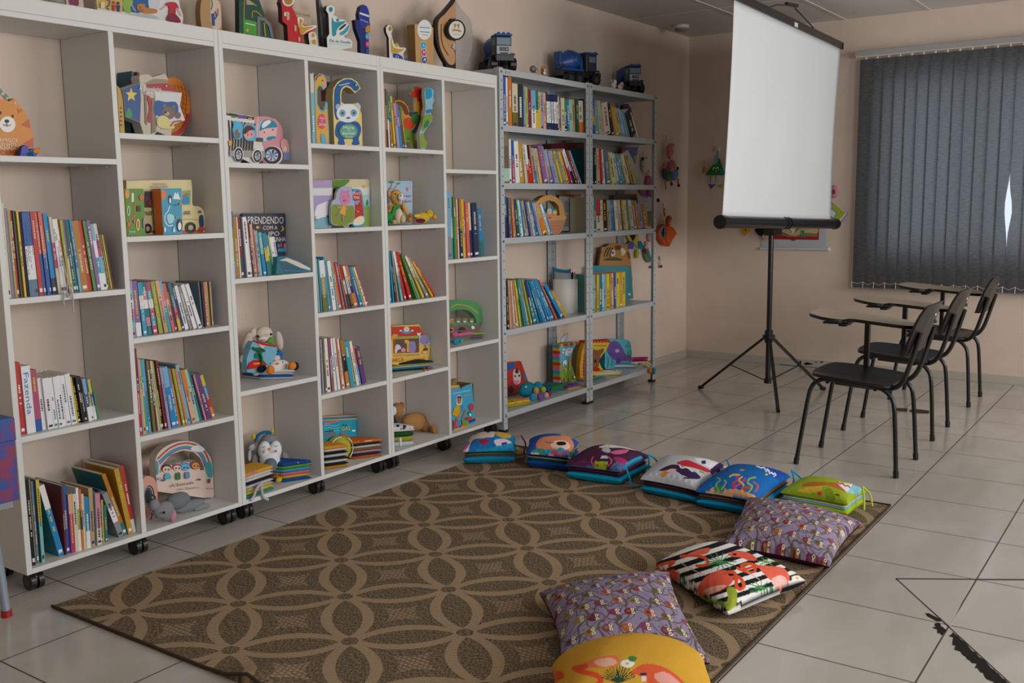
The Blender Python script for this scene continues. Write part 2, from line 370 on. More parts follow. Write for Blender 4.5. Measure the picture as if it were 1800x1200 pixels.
# ---------------------------------------------------------------- white bookcases on castors
KU = 1.0612; kz = lambda z: 1.2789+(z-1.2789)*KU; kx = lambda x: -.1965+(x+.1965)*KU
ZT, ZU, ZB, ZL = (kz(v) for v in (1.9009, 1.8389, .1562, .1394)); YF = .18
ZA = [kz(v) for v in (1.4335, 1.0062, .5792)]; ZBs = [kz(v) for v in (1.5188, 1.1785, .8362, .4951)]; DP = .4720; TH = .0195
LAM = mat('dcdcd8', 'w')
def cabinet(x0, xm, x1, zl, zr, label):
    t = thing('bookcase', label, 'bookcase', (x0, YF, 0), group=None)
    def pt(name, a, b): return MB('w').box(a, b, LAM).build(name, t, world=True, bevel=.0012)
    pt('side_panel', (x0, YF, ZL), (x0+TH, DP, ZT)); pt('side_panel', (x1-TH, YF, ZL), (x1, DP, ZT))
    pt('divider', (xm-TH/2, YF+.001, ZB), (xm+TH/2, DP, ZU)); pt('bottom_board', (x0+TH, YF+.0005, ZL), (x1-TH, DP, ZB))
    pt('top_board', (x0+TH, YF+.001, ZU), (x1-TH, DP, ZU+.018)); pt('top_rail', (x0+TH, YF+.0005, ZU+.0185), (x1-TH, DP, ZT))
    for zs, a, b in ((zl, x0+TH, xm-TH/2), (zr, xm+TH/2, x1-TH)):
        for i, z in enumerate(zs):
            s = pt('shelf', (a, YF+.001, z-TH), (b, DP-.003, z))
            # metal shelf pins and the hook screwed under the board
            for yy in (.23, .42): k = MB('m'); k.tube([(b-.004, yy, z-TH-.006), (b-.016, yy, z-TH-.006)], .004, 'silver', 8); k.build('shelf_pin', s).location = -Vector(t.location)
            k = MB('m'); k.tube([(b-.03, .32, z-TH), (b-.03, .32, z-TH-.012), (b-.022, .32, z-TH-.016)], .0028, 'tan', 8); k.build('screw_hook', s).location = -Vector(t.location)
    for cx in (x0+.045, xm, x1-.045):
        for cy in (YF+.045, DP-.05):
            c = MB('s'); c.box((cx-.018, cy-.018, ZL-.006), (cx+.018, cy+.018, ZL), 'black')
            c.ell((cx, cy+.006, .040), (.013, .030, .026), '262629')
            o = c.build('caster', t, world=True)
            w = MB('s')
            for d in (-.0135, .0135):
                w.tube([(cx+d-.009, cy, .031), (cx+d+.009, cy, .031)], .0305, '1c1c1e', 22)
                w.tube([(cx+d-.0105, cy, .031), (cx+d+.0105, cy, .031)], .017, '2d2d30', 16)
            w.build('wheel', o).location = -Vector(t.location)
    return t
XU = [tuple(kx(v) for v in t) for t in ((1.3427, 1.7636, 2.1916), (2.1930, 2.6164, 3.0430), (3.0446, 3.4733, 3.9023))]
cabinet(*XU[0], ZA, ZBs, 'white open bookcase on castors, leftmost, its bottom row crammed with leaning books')
cabinet(*XU[1], ZA, ZBs, 'white open bookcase on castors in the middle, penguin plush on its bottom board')
cabinet(*XU[2], ZBs, ZA, 'white open bookcase on castors beside the grey metal shelving, top right compartment empty')

# ---------------------------------------------------------------- grey steel racks
RF, RBK = .18, .462
ZR = [1.98, 1.685, 1.378, 1.0808, .5736, .1094]
STEEL = mat('c3cace', 'm')
def rack(x0, x1, label):
    t = thing('metal_shelving', label, 'shelving', (x0, RF, 0))
    for X, sx in ((x0, 1), (x1, -1)):
        for Y, sy in ((RF, 1), (RBK, -1)):
            p = MB('m'); w = .034
            p.box((min(X, X+sx*w), Y-.001 if sy > 0 else Y-.001, .012), (max(X, X+sx*w), Y+.001, 1.985), STEEL)
            p.box((X-.001, min(Y, Y+sy*w), .012), (X+.001, max(Y, Y+sy*w), 1.985), STEEL)
            z = .05
            while z < 1.96:
                for yy in ((Y-.0013,) if sy > 0 else (Y-.0013,)):
                    p.poly(circ(X+sx*.019, z, .0042, n=8), yy, '34383b')
                T = Matrix.Translation((X-.0013, Y+sy*.019, 0)) @ Matrix.Rotation(-pi/2, 4, 'Z')
                p.poly(circ(0, z, .0042, n=8), 0, '34383b' if x0 < 5 or sx > 0 else 'e0dcd4', T=T)
                z += .0505
            p.build('post', t, world=True)
            f = MB('s'); f.box((X-.004 if sx > 0 else X-w-.002, Y-.004 if sy > 0 else Y-w-.002, 0), (X+w+.002 if sx > 0 else X+.004, Y+w+.002 if sy > 0 else Y+.004, .016), 'black')
            f.build('foot_cap', t, world=True)
    for z in ZR:
        s = MB('m'); a, b, c, d = x0+.003, x1-.003, RF+.003, RBK-.003
        s.box((a, c, z-.0015), (b, d, z), STEEL)
        for y in (c, d): s.box((a, y-.001, z-.032), (b, y+.001, z), STEEL)
        for x in (a, b): s.box((x-.001, c, z-.032), (x+.001, d, z), STEEL)
        s.box((a+.001, c+.001, z-.032), (b-.001, c+.012, z-.0305), STEEL)
        o = s.build('shelf', t, world=True)
        bt = MB('m')
        for x in (x0+.017, x1-.017):
            bt.tube([(x, RF-.001, z-.017), (x, RF-.006, z-.017)], .006, '6f7476', 8)
        bt.build('bolt', o).location = -Vector(t.location)
    return t
rk = rack(4.172, 5.108, 'grey steel shelving unit next to the white bookcases')
rack(5.1165, 6.021, 'grey steel shelving unit nearest the corner of the room')
lb = MB(); lb.box((4.235, RF-.0035, 1.956), (4.275, RF-.0022, 1.972), 'c9ccca'); lb.text('5.90', (4.239, 1.959), (.032, 0), (0, .010), 'black', RF-.004)
tag(lb.build('shelf_label', loc=(4.235, RF, 1.956), world=True), 'small white paper label stuck on top left shelf edge of the shelving', 'label')

# ---------------------------------------------------------------- vertical blind
bl = thing('vertical_blind', 'dark grey vertical slat blind hanging over the far window', 'blind', (7.10, -.868, .62))
hd = MB('m'); hd.box((7.07, -3.70, 2.262), (7.125, -.84, 2.292), 'a3a4a5'); hd.box((7.085, -3.70, 2.25), (7.11, -.84, 2.262), 'c7bdb0'); hd.build('head_rail', bl, world=True)
def blind_material():
    M, nt, b, N, L = nodes('blind_fabric')
    tc = N('ShaderNodeTexCoord'); mp = N('ShaderNodeMapping'); mp.inputs['Scale'].default_value = (30, 30, 140); L(tc.outputs['Object'], mp.inputs[0])
    n = N('ShaderNodeTexNoise', Scale=1.0, Detail=4.0); L(mp.outputs[0], n.inputs['Vector'])
    cr = nt.nodes.new('ShaderNodeValToRGB'); cr.color_ramp.elements[0].position = .3; cr.color_ramp.elements[1].position = .75
    cr.color_ramp.elements[0].color = (*lin('2b2d2e'), 1); cr.color_ramp.elements[1].color = (*lin('545657'), 1); L(n.outputs['Fac'], cr.inputs[0])
    L(cr.outputs[0], b.inputs['Base Color']); b.inputs['Roughness'].default_value = .9
    tl = N('ShaderNodeBsdfTranslucent'); tl.inputs[0].default_value = (.088, .093, .10, 1); ad = N('ShaderNodeAddShader')
    L(b.outputs[0], ad.inputs[0]); L(tl.outputs[0], ad.inputs[1]); L(ad.outputs[0], nt.nodes['Material Output'].inputs[0])
    return M
BF = blind_material()
pitch = .0765; y = -.868; k = 0
while y > -3.62:
    x0 = 7.096; wd = .089; an = R(-4.5); twist = 0
    s = MB(); P = []
    for j in range(25):
        z = 2.238-j*(2.238-.628)/24; row = []
        for i in range(5):
            q = i/4; yy = y-q*wd*cos(an); xx = x0+.004*(k % 2)+(q-.5)*wd*sin(an)*1.2+.004*(2*q-1)**2
            if k == 12: yy += .024*math.exp(-((z-1.20)/.17)**2)*q; xx -= .020*math.exp(-((z-1.2)/.2)**2)*q
            if k == 13: xx -= .028*math.exp(-((z-1.2)/.2)**2)*(1-q); yy -= .026*math.exp(-((z-1.18)/.12)**2)*(1-q)
            if k >= 13: yy -= .010*(2.238-z)/1.6
            row.append((xx, yy, z))
        P.append(row)
    s.sheet(P, BF); o = s.build('slat', bl, world=True)
    h = MB('s'); h.box((x0-.002, y-.5*wd-.004, 2.236), (x0+.002, y-.5*wd+.004, 2.256), 'e8e2d8')
    h.box((x0-.004, y-.002, .628), (x0-.002, y+.002, .672), 'e8e8e8'); h.build('clip', bl, world=True)
    y -= pitch; k += 1
ch = MB('s'); pts = []; y = -.868
for k in range(36):
    pts += [(7.088, y, .668), (7.086, y-pitch*.5, .650 if k % 3 else .656)]; y -= pitch
ch.tube(pts, .0014, 'd8d8dc', 5); ch.build('bead_chain', bl, world=True)

# ---------------------------------------------------------------- projector screen on tripod
sc_ = thing('projector_screen', 'portable white projection screen on a black tripod stand', 'projection screen', (5.88, -.70, 0))
ys = -.785; c4 = crop(1180, 0, 4.21); c5 = crop(1240, 320, 5.333)
def sp_(f, x, y): return on(1, ys, *f(x, y))
A, B = sp_(c5, 150, 373), sp_(c5, 1212, 392); TL, TR = sp_(c4, 465, 0), sp_(c4, 1252, 362)
bl_, br_ = sp_(c5, 158, 330), sp_(c5, 1175, 362)
f = MB('p'); P = []
for j in range(31):
    t = j/30; row = []
    for i in range(31):
        q = i/30; a = TL.lerp(bl_, t); b = TR.lerp(br_, t)
        pt = a.lerp(b, q); e = (2*q-1); pt = pt+Vector((.022*(abs(e)**3)*sin(pi*t)*(-1 if e > 0 else 1), 0.004*sin(q*19+t*2)*(t*(1-t)*4), 0)); row.append(tuple(pt))
    P.append(row)
SCR = mat('dfe4e6', 'r'); f.sheet(P, SCR); o = f.build('screen_fabric', sc_, world=True)
so = o.modifiers.new('thickness', 'SOLIDIFY'); so.thickness = .0012; so.offset = 1
c = MB('s'); c.tube([A, B], .034, '18181a', 24)
for q in (0, .5, 1):
    P0 = A.lerp(B, q)
    for d in ((0,) if q != .5 else (-.03, .03)):
        pp = P0+(B-A).normalized()*d; w = .022 if q != .5 else .006
        c.tube([pp-Vector((w, 0, 0)), pp+Vector((w, 0, 0))], .038, '101012', 24)
c.build('screen_case', sc_, world=True)
tb = MB('s'); U0, U1 = TL+(TL-TR)*.01, TR+(TR-TL)*.012
for dz, dy, hh in ((.020, 0, .040), (.045, .010, .012)):
    tb.bar(U0+Vector((0, dy, dz)), U1+Vector((0, dy, dz)), .022, hh, '222020')
tb.bar(U1+Vector((-.012, -.013, .02)), U1+Vector((0, -.013, .02)), .004, .05, '101010')
tb.build('top_bar', sc_, world=True)
g = (TL+TR)/2+Vector((0, -.0125, .012)); lbm = MB(); lbm.box((g.x-.03, g.y-.001, g.z-.010), (g.x+.03, g.y, g.z+.016), 'd8d8d2'); lbm.build('sticker', sc_, world=True)
h = MB('s'); top = Vector((5.88, -.70, TL.z*.5+TR.z*.5+.10)); mid = (TL+TR)/2+Vector((-.02, .01, .05))
h.bar(mid+Vector((-.10, 0, .075)), mid+Vector((.09, 0, .09)), .02, .018, '161616')
h.tube([mid+Vector((-.40, 0, .008)), mid+Vector((-.26, 0, .045)), mid+Vector((-.02, 0, .078))], .004, '202020', 6)
h.tube([mid+Vector((.42, 0, .0)), mid+Vector((.20, 0, .045)), mid+Vector((.06, 0, .07)), mid+Vector((.06, 0, .09))], .004, '202020', 6)
h.build('hanging_hook', sc_, world=True)
pl = MB('s'); zc = (A.z+B.z)/2
pl.tube([(5.88, -.70, .10), (5.88, -.70, 1.16)], .0165, '141416', 14); pl.tube([(5.884, -.70, 1.16), (5.89, -.695, 2.34)], .011, '1c1c1e', 12)
pl.build('pole', sc_, world=True)
br = MB('s'); br.box((5.80, -.745, zc-.075), (5.95, -.68, zc-.025), '121214'); br.tube([(5.96, -.70, zc-.05), (6.02, -.70, zc-.05)], .016, '121214'); br.build('bracket', sc_, world=True)
hb = MB('s'); hb.tube([(5.88, -.70, .385), (5.88, -.70, .41)], .040, '141416', 14); hb.tube([(5.88, -.70, .36), (5.88, -.70, .44)], .026, '141416', 14)
hb.tube([(5.88, -.70, .095), (5.88, -.70, .125)], .024, '141416', 12); hb.build('hub', sc_, world=True)
for fx, fy in ((5.92, -.215), (5.47, -.92), (6.30, -.93)):
    d = Vector((fx-5.88, fy+.70, 0)); u = d.normalized()
    s_ = Vector((5.88, -.70, .385))+u*.035; e = Vector((fx, fy, .012))
    l = MB('s'); l.bar(s_, e, .020, .014, '161618'); l.tube([e-u*.02+Vector((0, 0, .006)), e+u*.012], .0125, '0e0e10', 10)
    lg = l.build('leg', sc_, world=True)
    b = MB('s'); mp_ = s_.lerp(e, .52); b.bar(Vector((5.88, -.70, .112))+u*.02, mp_, .010, .005, '18181a'); b.build('brace', sc_, world=True)

# ---------------------------------------------------------------- writing-tablet chairs
def make_chair(label):
    t = thing('school_chair', label, 'chair', group='school chairs with writing tablets')
    BK = '0e0e0f'
    zs = lambda y: .44+.08*y
    def slab(out, z_of, th, c, name, crown=0, top=None):
        m_ = MB('s'); n = len(out); cx = sum(p[0] for p in out)/n; cy = sum(p[1] for p in out)/n; rings = []
        for sc, dz in ((1, -th), (1.0, 0), (.97, .002), (.6, .001-crown*.6), (.25, .0-crown), (.01, -crown)):
            rings.append([(cx+(x-cx)*sc, cy+(y-cy)*sc, z_of(cy+(y-cy)*sc)+dz) for x, y in out])
        for i in range(len(rings)-1):
            m_.add(rings[i]+rings[i+1], [(k, (k+1) % n, n+(k+1) % n, n+k) for k in range(n)], c if i == 0 or not top else top, i > 1)
        m_.add(rings[0], [tuple(range(n))[::-1]], c); return m_.build(name, t)
    so_ = sm([(-.20, .13), (-.13, .185), (.13, .185), (.20, .13), (.215, 0), (.20, -.15), (.14, -.19), (-.14, -.19), (-.20, -.15), (-.215, 0)], 4)
    slab(so_, zs, .014, '171716', 'seat', .012)
    ta = sm([(-.01, .215), (.05, .268), (.19, .275), (.275, .235), (.285, .12), (.28, -.02), (.268, -.16), (.21, -.212), (.10, -.215), (.062, -.16), (.052, -.03), (.045, .06), (-.02, .085), (-.042, .15)], 4)
    tt = slab(ta, lambda y: .69+.09*y, .016, '0f0f10', 'writing_tablet', 0, 'b5a48e')
    # under-tablet plate
    u = MB('s'); u.box((.02, .07, .667), (.16, .19, .676), '101011'); u.box((.04, .085, .655), (.14, .12, .667), '161617'); u.build('book_tray', t)
    # backrest, a curved board
    P = []; F = []
    b = MB('s')
    o2 = sm([(-.19, .60), (-.155, .575), (.155, .575), (.19, .60), (.195, .70), (.175, .765), (.12, .795), (-.12, .795), (-.175, .765), (-.195, .70)], 4); n = len(o2)
    yb = lambda x, z: -.262-(z-.575)*.34+.9*x*x*.8
    cx, cz = 0, .69; rings = []
    for sc, dy in ((.01, 0), (.5, 0), (1, 0), (1, -.012), (.5, -.012), (.01, -.012)):
        rings.append([(x*sc, yb(x*sc, cz+(z-cz)*sc)+dy, cz+(z-cz)*sc) for x, z in o2])
    for i in range(5): b.add(rings[i]+rings[i+1], [(k, n+k, n+(k+1) % n, (k+1) % n) for k in range(n)], '181716', i != 2)
    bo = b.build('backrest', t)
    s = MB('s')
    s.poly(rrect(-.012, .737, .012, .755, .004), 0, 'cfcfcf', T=Matrix.Translation((0, yb(0, .745)-.0125, 0)))
    s.build('sticker', bo); s = MB('s'); s.tube([(.08, yb(.08, .7)-.004, .70), (.08, yb(.08, .7)-.022, .70)], .008, '60574a', 8); s.build('bolt', bo)
    # steel tube frames, one on each side: front leg, seat rail, rear leg
    for sx in (-1, 1):
        X = sx*.175; fx = sx*.190; l = MB('s')
        pts = [(fx, .232, .012), (X+sx*.010, .190, .30), (X+sx*.004, .172, .385), (X, .140, .418), (X, .095, .428), (X, 0, .421), (X, -.10, .414), (X, -.150, .405), (X, -.192, .37), (X+sx*.004, -.212, .30), (fx, -.232, .012)]
        pts = sm(pts, 3, False); q = 14; q2 = len(pts)-9
        a = MB('s'); a.tube(pts[:8], .0105, BK); a.tube([pts[0], pts[1]], .0135, '0d0d0e')
        for nm, seg in (('leg', pts[:9]), ('seat_rail', pts[8:-8]), ('leg', pts[-9:])):
            a = MB('s'); a.tube(seg, .0105, BK, 12)
            if nm == 'leg':
                e, d = (Vector(seg[0]), Vector(seg[1])) if seg[0][2] < .1 else (Vector(seg[-1]), Vector(seg[-2]))
                lo = a.build(nm, t); fc = MB('s'); dd = (d-e).normalized(); fc.tube([e-dd*.010, e+dd*.022], .0132, '0c0c0d'); fc.build('foot_cap', lo)
            else: a.build(nm, t)
        v = MB('s'); v.tube(sm([(sx*.11, .08, .405), (sx*.12, -.10, .398), (sx*.13, -.19, .405), (sx*.135, -.235, .45), (sx*.135, -.268, .55), (sx*.135, -.300, .67)], 4, False), .0115, BK, 12)
        v.build('back_upright', t)
    c = MB('s'); c.tube([(-.175, .10, .415), (.175, .10, .415)], .009, BK); c.tube([(-.175, -.12, .40), (.175, -.12, .40)], .009, BK); c.build('cross_bar', t)
    p = MB('s'); p.bar((.19, .02, .43), (.19, .02, .685), .030, .022, '161617'); p.bar((.175, .02, .405), (.19, .02, .44), .026, .02, '161617')
    p.bar((.19, -.17, .665), (.19, .17, .694), .012, .012, '161617'); p.build('tablet_post', t)
    return t
def dup(root, loc, rz, label):
    r = root.copy(); COL.objects.link(r); r.location = loc; r.rotation_euler = (0, 0, rz); r['label'] = label
    for ch in list(root.children):
        c_ = ch.copy(); COL.objects.link(c_); c_.parent = r
        for g_ in ch.children: d_ = g_.copy(); COL.objects.link(d_); d_.parent = c_
    return r
ch1 = make_chair('black school chair with writing tablet, nearest to the camera')
ch1.location = (4.585, -1.632, 0)
dup(ch1, (5.405, -1.615, 0), 0, 'black school chair with writing tablet, middle one of the row of three')
dup(ch1, (6.405, -1.610, 0), 0, 'black school chair with writing tablet, farthest, under the dark blind')

# ---------------------------------------------------------------- ceiling lamp, floor marks
dl = thing('smoke_detector', 'small round white fitting on the ceiling near the corner', 'ceiling fitting', (6.64, .30, H))
MB('s').lathe([(0, 0), (.060, 0), (.060, -.014), (.052, -.022), (.050, -.022)], 'd9d4cb', T=Matrix.Translation((0, 0, -.001))).build('ring', dl)
MB('s').lathe([(.050, -.020), (.044, -.036), (.030, -.044), (0, -.046)], '8b8172').build('dome', dl)
def mark(name, pts, c, label, cat, h=.0012, rnd=0):
    mb = MB('r')
    o = [fl(*p) for p in pts]; mb.add([(q.x, q.y, h) for q in o]+[(q.x, q.y, .0002) for q in o], [], c)
    loop = [Vector((q.x, q.y, 0)) for q in o]; tr = tessellate_polygon([loop]); n = len(loop)
    mb2 = MB('r'); fs = [t_ if (loop[t_[1]]-loop[t_[0]]).cross(loop[t_[2]]-loop[t_[0]]).z > 0 else t_[::-1] for t_ in tr]
    mb2.add([(v.x, v.y, h) for v in loop]+[(v.x, v.y, .0002) for v in loop], list(fs)+[(k, n+k, n+(k+1) % n, (k+1) % n) for k in range(n)], c)
    return tag(mb2.build(name, loc=(o[0].x, o[0].y, 0), world=True), label, cat)
cf = crop(1400, 880, 3.75); rnd = random.Random(5)
def ragged(a, b, w, n=26):
    L = []; Q = []
    for i in range(n+1):
        t_ = i/n; x = a[0]+(b[0]-a[0])*t_; y = a[1]+(b[1]-a[1])*t_; k_ = w*min(1, 4*t_+.25)
        L.append((x+rnd.uniform(-6, 6), y+rnd.uniform(-5, 5)-3)); Q.append((x-k_+rnd.uniform(-16, 12), y+k_*.35+rnd.uniform(-9, 12)))
    return L+Q[::-1]
mark('glue_stain', [cf(*p) for p in ragged((1030, 868), (1420, 1225), 62)], '15130f', 'long ragged black glue stain on the floor along the diagonal cut tile', 'stain')
mark('glue_stain', [cf(*p) for p in ragged((935, 805), (992, 865), 40, 8)], '15130f', 'small black glue stain at the tile corner above the long stain', 'stain')
mark('glue_stain', [cf(*p) for p in [(850, 742), (872, 742), (900, 757), (945, 780), (957, 795), (925, 795), (890, 775), (862, 760)]], '15130f', 'smallest black glue stain, farthest along the diagonal crack', 'stain')
tri = [cf(*p) for p in [(660, 515), (1160, 517), (1015, 832)]]
mark('floor_patch', tri, 'b3afa8', 'pale triangular piece of floor tile with dark joints', 'floor tile', .0008)
for a_, b_, w_ in (((655, 515), (1510, 521), 7), ((660, 515), (1420, 1212), 4)):
    pts_ = stroke([a_, b_], w_)
    mark('floor_joint', [cf(*p) for p in pts_], '4d3d38', 'thin dark cut joint running %s over the floor tiles' % ('across' if w_ == 7 else 'diagonally'), 'joint', .0014)
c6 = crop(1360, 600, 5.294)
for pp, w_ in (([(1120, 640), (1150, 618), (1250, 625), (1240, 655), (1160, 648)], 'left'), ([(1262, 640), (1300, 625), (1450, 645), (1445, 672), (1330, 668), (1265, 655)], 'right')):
    mark('floor_stain', [c6(*p) for p in pp], '3c352e', 'dark metal outlet in the floor between the chairs, %s one of two' % w_, 'stain')  # metal floor outlets, drawn as flat dark shapes on the tiles

# ---------------------------------------------------------------- rows of books
ORD = 'first second third fourth fifth sixth seventh eighth ninth tenth eleventh twelfth thirteenth fourteenth fifteenth sixteenth seventeenth eighteenth nineteenth twentieth'.split()
ORD += ['twenty-'+w for w in ORD[:9]]+['thirtieth']+['thirty-'+w for w in ORD[:9]]+['fortieth']
BOOKS = []; rb = random.Random(11)
def row(desc, f, z, b0, b1, t0, t1, spec, y=.205, dmax=.235, word=None):
    toks = []; last = 400
    for t_ in spec.split(','):
        t_ = t_.strip(); rep_ = 1
        if t_[1:2] == '*': rep_ = int(t_[0]); t_ = t_[2:]
        p_ = t_.split(); w = float(p_[1]); last = float(p_[2]) if len(p_) > 2 else last
        ln = float(p_[3]) if len(p_) > 3 and p_[3] != '-' else None
        toks += [(p_[0], w, last, ln, p_[4].replace('_', ' ') if len(p_) > 4 else None)]*rep_
    P0, P1 = on(1, y, *f(*b0)), on(1, y, *f(*b1)); nz = [q for q in (ZU, *ZA, *ZBs, *ZR) if q > z+.25]; top_ = min(nz)-z-.026
    for l_, r_ in [(a_+TH, b_-TH/2) for a_, b_, c_ in XU]+[(b_+TH/2, c_-TH) for a_, b_, c_ in XU]:
        if l_-.02 < (P0.x+P1.x)/2 < r_+.02: P0.x = max(P0.x, l_+.001); P1.x = min(P1.x, r_-.0015)
    T0, T1 = on(1, y, *f(*t0)), on(1, y, *f(*t1))
    l0 = math.atan2(P0.x-T0.x, T0.z-z); l1 = math.atan2(P1.x-T1.x, T1.z-z)
    if abs(l0) < .03 : l0 = 0
    tot = sum(t_[1] for t_ in toks); n = len(toks)
    def lay(s):
        out = []; X = P0.x; prev = None; acc = 0
        for c_, w_, h_, ln, tx in toks:
            q = (acc+w_/2)/tot; acc += w_
            a = R(ln) if ln is not None else l0+(l1-l0)*q
            bx = b0[0]+(b1[0]-b0[0])*q; by = b0[1]+(b1[1]-b0[1])*q
            hz = min((on(1, y, *f(bx, by-h_)).z-on(1, y, *f(bx, by)).z)/cos(a), top_)
            th = w_/tot*(P1.x-P0.x)*s
            if prev:
                pX, pa, pth, ph = prev
                tr = (pX+pth*cos(pa)-ph*sin(pa), ph*cos(pa)+pth*sin(pa))     # top right corner of the book before
                zz = min(tr[1], hz*cos(a)); xr = tr[0]+(tr[1]-zz)*math.tan(pa)
                X = max(pX+pth/cos(pa) if pa >= 0 else pX+pth*cos(pa), xr+zz*math.tan(a))+.0003
            out.append((X, a, th, hz, c_, tx)); prev = (X, a, th, hz)
        return out, X+th*cos(a)
    lo, hi = .2, 1.6
    for _ in range(26):
        mid_ = (lo+hi)/2
        if lay(mid_)[1] > P1.x: hi = mid_
        else: lo = mid_
    out = lay(lo)[0]
    for i, (X, a, th, hz, c_, tx) in enumerate(out):
        ca, cb = (out[i-1][4].split('/')[0] if i else None), (out[i+1][4].split('/')[0] if i+1 < n else None)
        cs = c_.split('/'); uq = list(dict.fromkeys(cs))[:2]
        th_ = max(th, .0016); sz = 'thick' if th_ > .017 else 'thin' if th_ < .007 else ''
        lab = (sz+' '+' and '.join(uq)+' book').strip()
        tail = ', %s from left, %s' % (ORD[i], desc)
        mid2 = (' between %s and %s' % (ca, cb) if ca and cb and ca != cb else (' between two %s ones' % ca if ca and cb else ''))
        full = lab+mid2+tail
        full = full.replace('darkred', 'dark red').replace('darkgreen', 'dark green')
        if len(full.split()) > 16: full = (lab+tail).replace('darkred', 'dark red').replace('darkgreen', 'dark green')
        d = min(dmax, max(.11, hz*(.72+.1*rb.random())))
        BOOKS.append((th_*hz/((X-CP.x)**2+9), X, y+rb.uniform(0, .012), z, a, th_, hz, d, cs, tx, full, 'books standing on the '+desc))
def book_mesh(cov, pg, th, h, d, cs, tx, T=None):
    bt = .0018 if th > .006 else th*.22; c0 = cs[0] if cs else 'grey'
    cov.box((0, 0, 0), (bt, d, h), cs[-1], T); cov.box((th-bt, 0, 0), (th, d, h), c0, T); cov.box((bt, 0, 0), (th-bt, bt, h), c0, T)
    pg.box((bt, bt, .002), (th-bt, d-.003, h-.002), 'efe8d4' if rb.random() < .8 else 'dccfae', T)
    k = len(cs)
    for i, c_ in enumerate(cs):
        if k > 1: cov.poly([(0, h*(1-(i+1)/k)), (th, h*(1-(i+1)/k)), (th, h*(1-i/k)), (0, h*(1-i/k))], -.0003, c_, T=T)
    dark = sum(lin(hx(cs[len(cs)//2]))) > .9
    ink = rb.choice(['navy', 'charcoal', 'maroon', 'slate']) if dark else rb.choice(['cream', 'white', 'yellow', 'ivory'])
    if tx: cov.text(tx, (th*.22, h*.90), (0, -h*.62), (th*.55, 0), ink if tx[0] != 'F' else 'azure', -.0006, T=T)
    elif th > .0062:
        z = h*rb.uniform(.55, .92); n = rb.randint(5, 16); g = th*.34
        for i in range(n):
            l = rb.uniform(.003, .009)
            if z-l < h*.14: break
            if rb.random() > .16: cov.poly([(th*.5-g/2, z-l), (th*.5+g/2, z-l), (th*.5+g/2, z), (th*.5-g/2, z)], -.0006, ink, T=T)
            z -= l+.0022
        if rb.random() < .5: cov.poly([(th*.18, h*.04), (th*.82, h*.04), (th*.82, h*.085), (th*.18, h*.085)], -.0006, 'white' if not dark else ink, T=T)
def place_books():
    BOOKS.sort(key=lambda b: -b[0]); st = MB(); st2 = MB()
    for i, (_, X, y, z, a, th, h, d, cs, tx, lab, grp) in enumerate(BOOKS):
        if i < 296:
            c_ = MB(); p_ = MB('r'); book_mesh(c_, p_, th, h, d, cs, tx)
            o = c_.build('book', loc=(X, y, z+.0003), rot=(0, -a, 0)); tag(o, lab, 'book', grp)
            p_.build('page_block', o)
        else:
            T = Matrix.Translation((X, y, z+.0003)) @ Matrix.Rotation(-a, 4, 'Y'); book_mesh(st, st, th, h, d, cs, None, T)
    if st.v: tag(st.build('thin_books'), 'very thin booklets slipped in among the larger books on all shelves', 'booklets', kind='stuff')

row('left bookcase, left column, middle shelf', crop(0, 340, 6.314), ZA[1], (75, 1158), (1272, 1050), (0, 92), (1160, 432),
 'cream 55 1060,grey 14 1000,violet 14 995,lime 20 970,red 24 968,darkgreen 14 965,brown 12 960,yellow 20 955,navy 16 950,purple 10 945,5*blue/blue/white/white/steel 18 935,red 42 930,'
 '3*coral/coral/blue/blue 26 925,azure/azure/azure/azure/navy 46 900,ivory/magenta/ivory 28 860,3*white 18 830,orange 20 820,lime 24 815,violet/ivory 20 812,darkgreen 30 810,teal 22 808,azure/azure/sky 24 805,'
 'amber 66 790,red 46 785,green 34 780,violet 38 780,sky/white/cyan/white 34 735,cream/magenta/sky/white 38 735,2*olive 18 610,yellow 14 608,maroon 12 600')
row('left bookcase, left column, third shelf', crop(0, 600, 4), ZA[2], (140, 657), (705, 522), (88, 95), (650, 240),
 'violet 14 560,red 30 512,white 55 478 - Fazenda,rose/rose/rose/rose/blue 40 438,white 26 372,white 38 365,3*white 26 362,white 30 358,white 34 362,yellow 10 335,3*black 20 325,'
 'sky/blue/white 22 305,blue/yellow/white 22 300,yellow/blue/white 20 290,green 8 280')
row('left bookcase, left column, bottom board', crop(30, 790, 5.714), ZB, (156, 1186), (1262, 812), (78, 290), (1190, 110),
 'black 36 880,tan 24 865,steel 22 840,black 18 840,yellow/aqua 32 840,white/azure/azure 58 760 11,maroon 20 705,blue 44 700,peach/magenta/magenta 44 600,cream 40 590,white/lime/white 28 640,'
 'coral/navy/orange 22 620,cream 30 560,azure/azure/white 44 520,navy 14 500,tan 44 590,teal 10 560,pink/pink/cream 52 520,navy 30 545,yellow 18 430,teal 30 370,grey/white/grey 60 480 17,'
 'amber/amber/amber/amber/teal 44 665 16,mustard 56 690 9,red/red/red/red/white 40 700 7', dmax=.25)
row('left bookcase, right column, third shelf', crop(225, 480, 10), ZBs[2], (95, 1155), (1310, 940), (35, 140), (1055, 170),
 'lilac/aqua/white/pink/aqua/lilac 80 1000,violet/violet/violet/white 100 975,cyan/white/cyan/cyan 80 945,teal/pink/white/teal/pink/teal 80 935,rose/cyan/white/rose/cyan/rose 90 925,lime 80 925,'
 'peach/peach/tan 80 925,sky/pink/cyan/cyan 60 915,coral/peach/coral 60 865,purple 40 855,teal/azure/magenta/yellow 60 860,navy 60 830,white 75 785,grey 60 770,2*white 75 790')
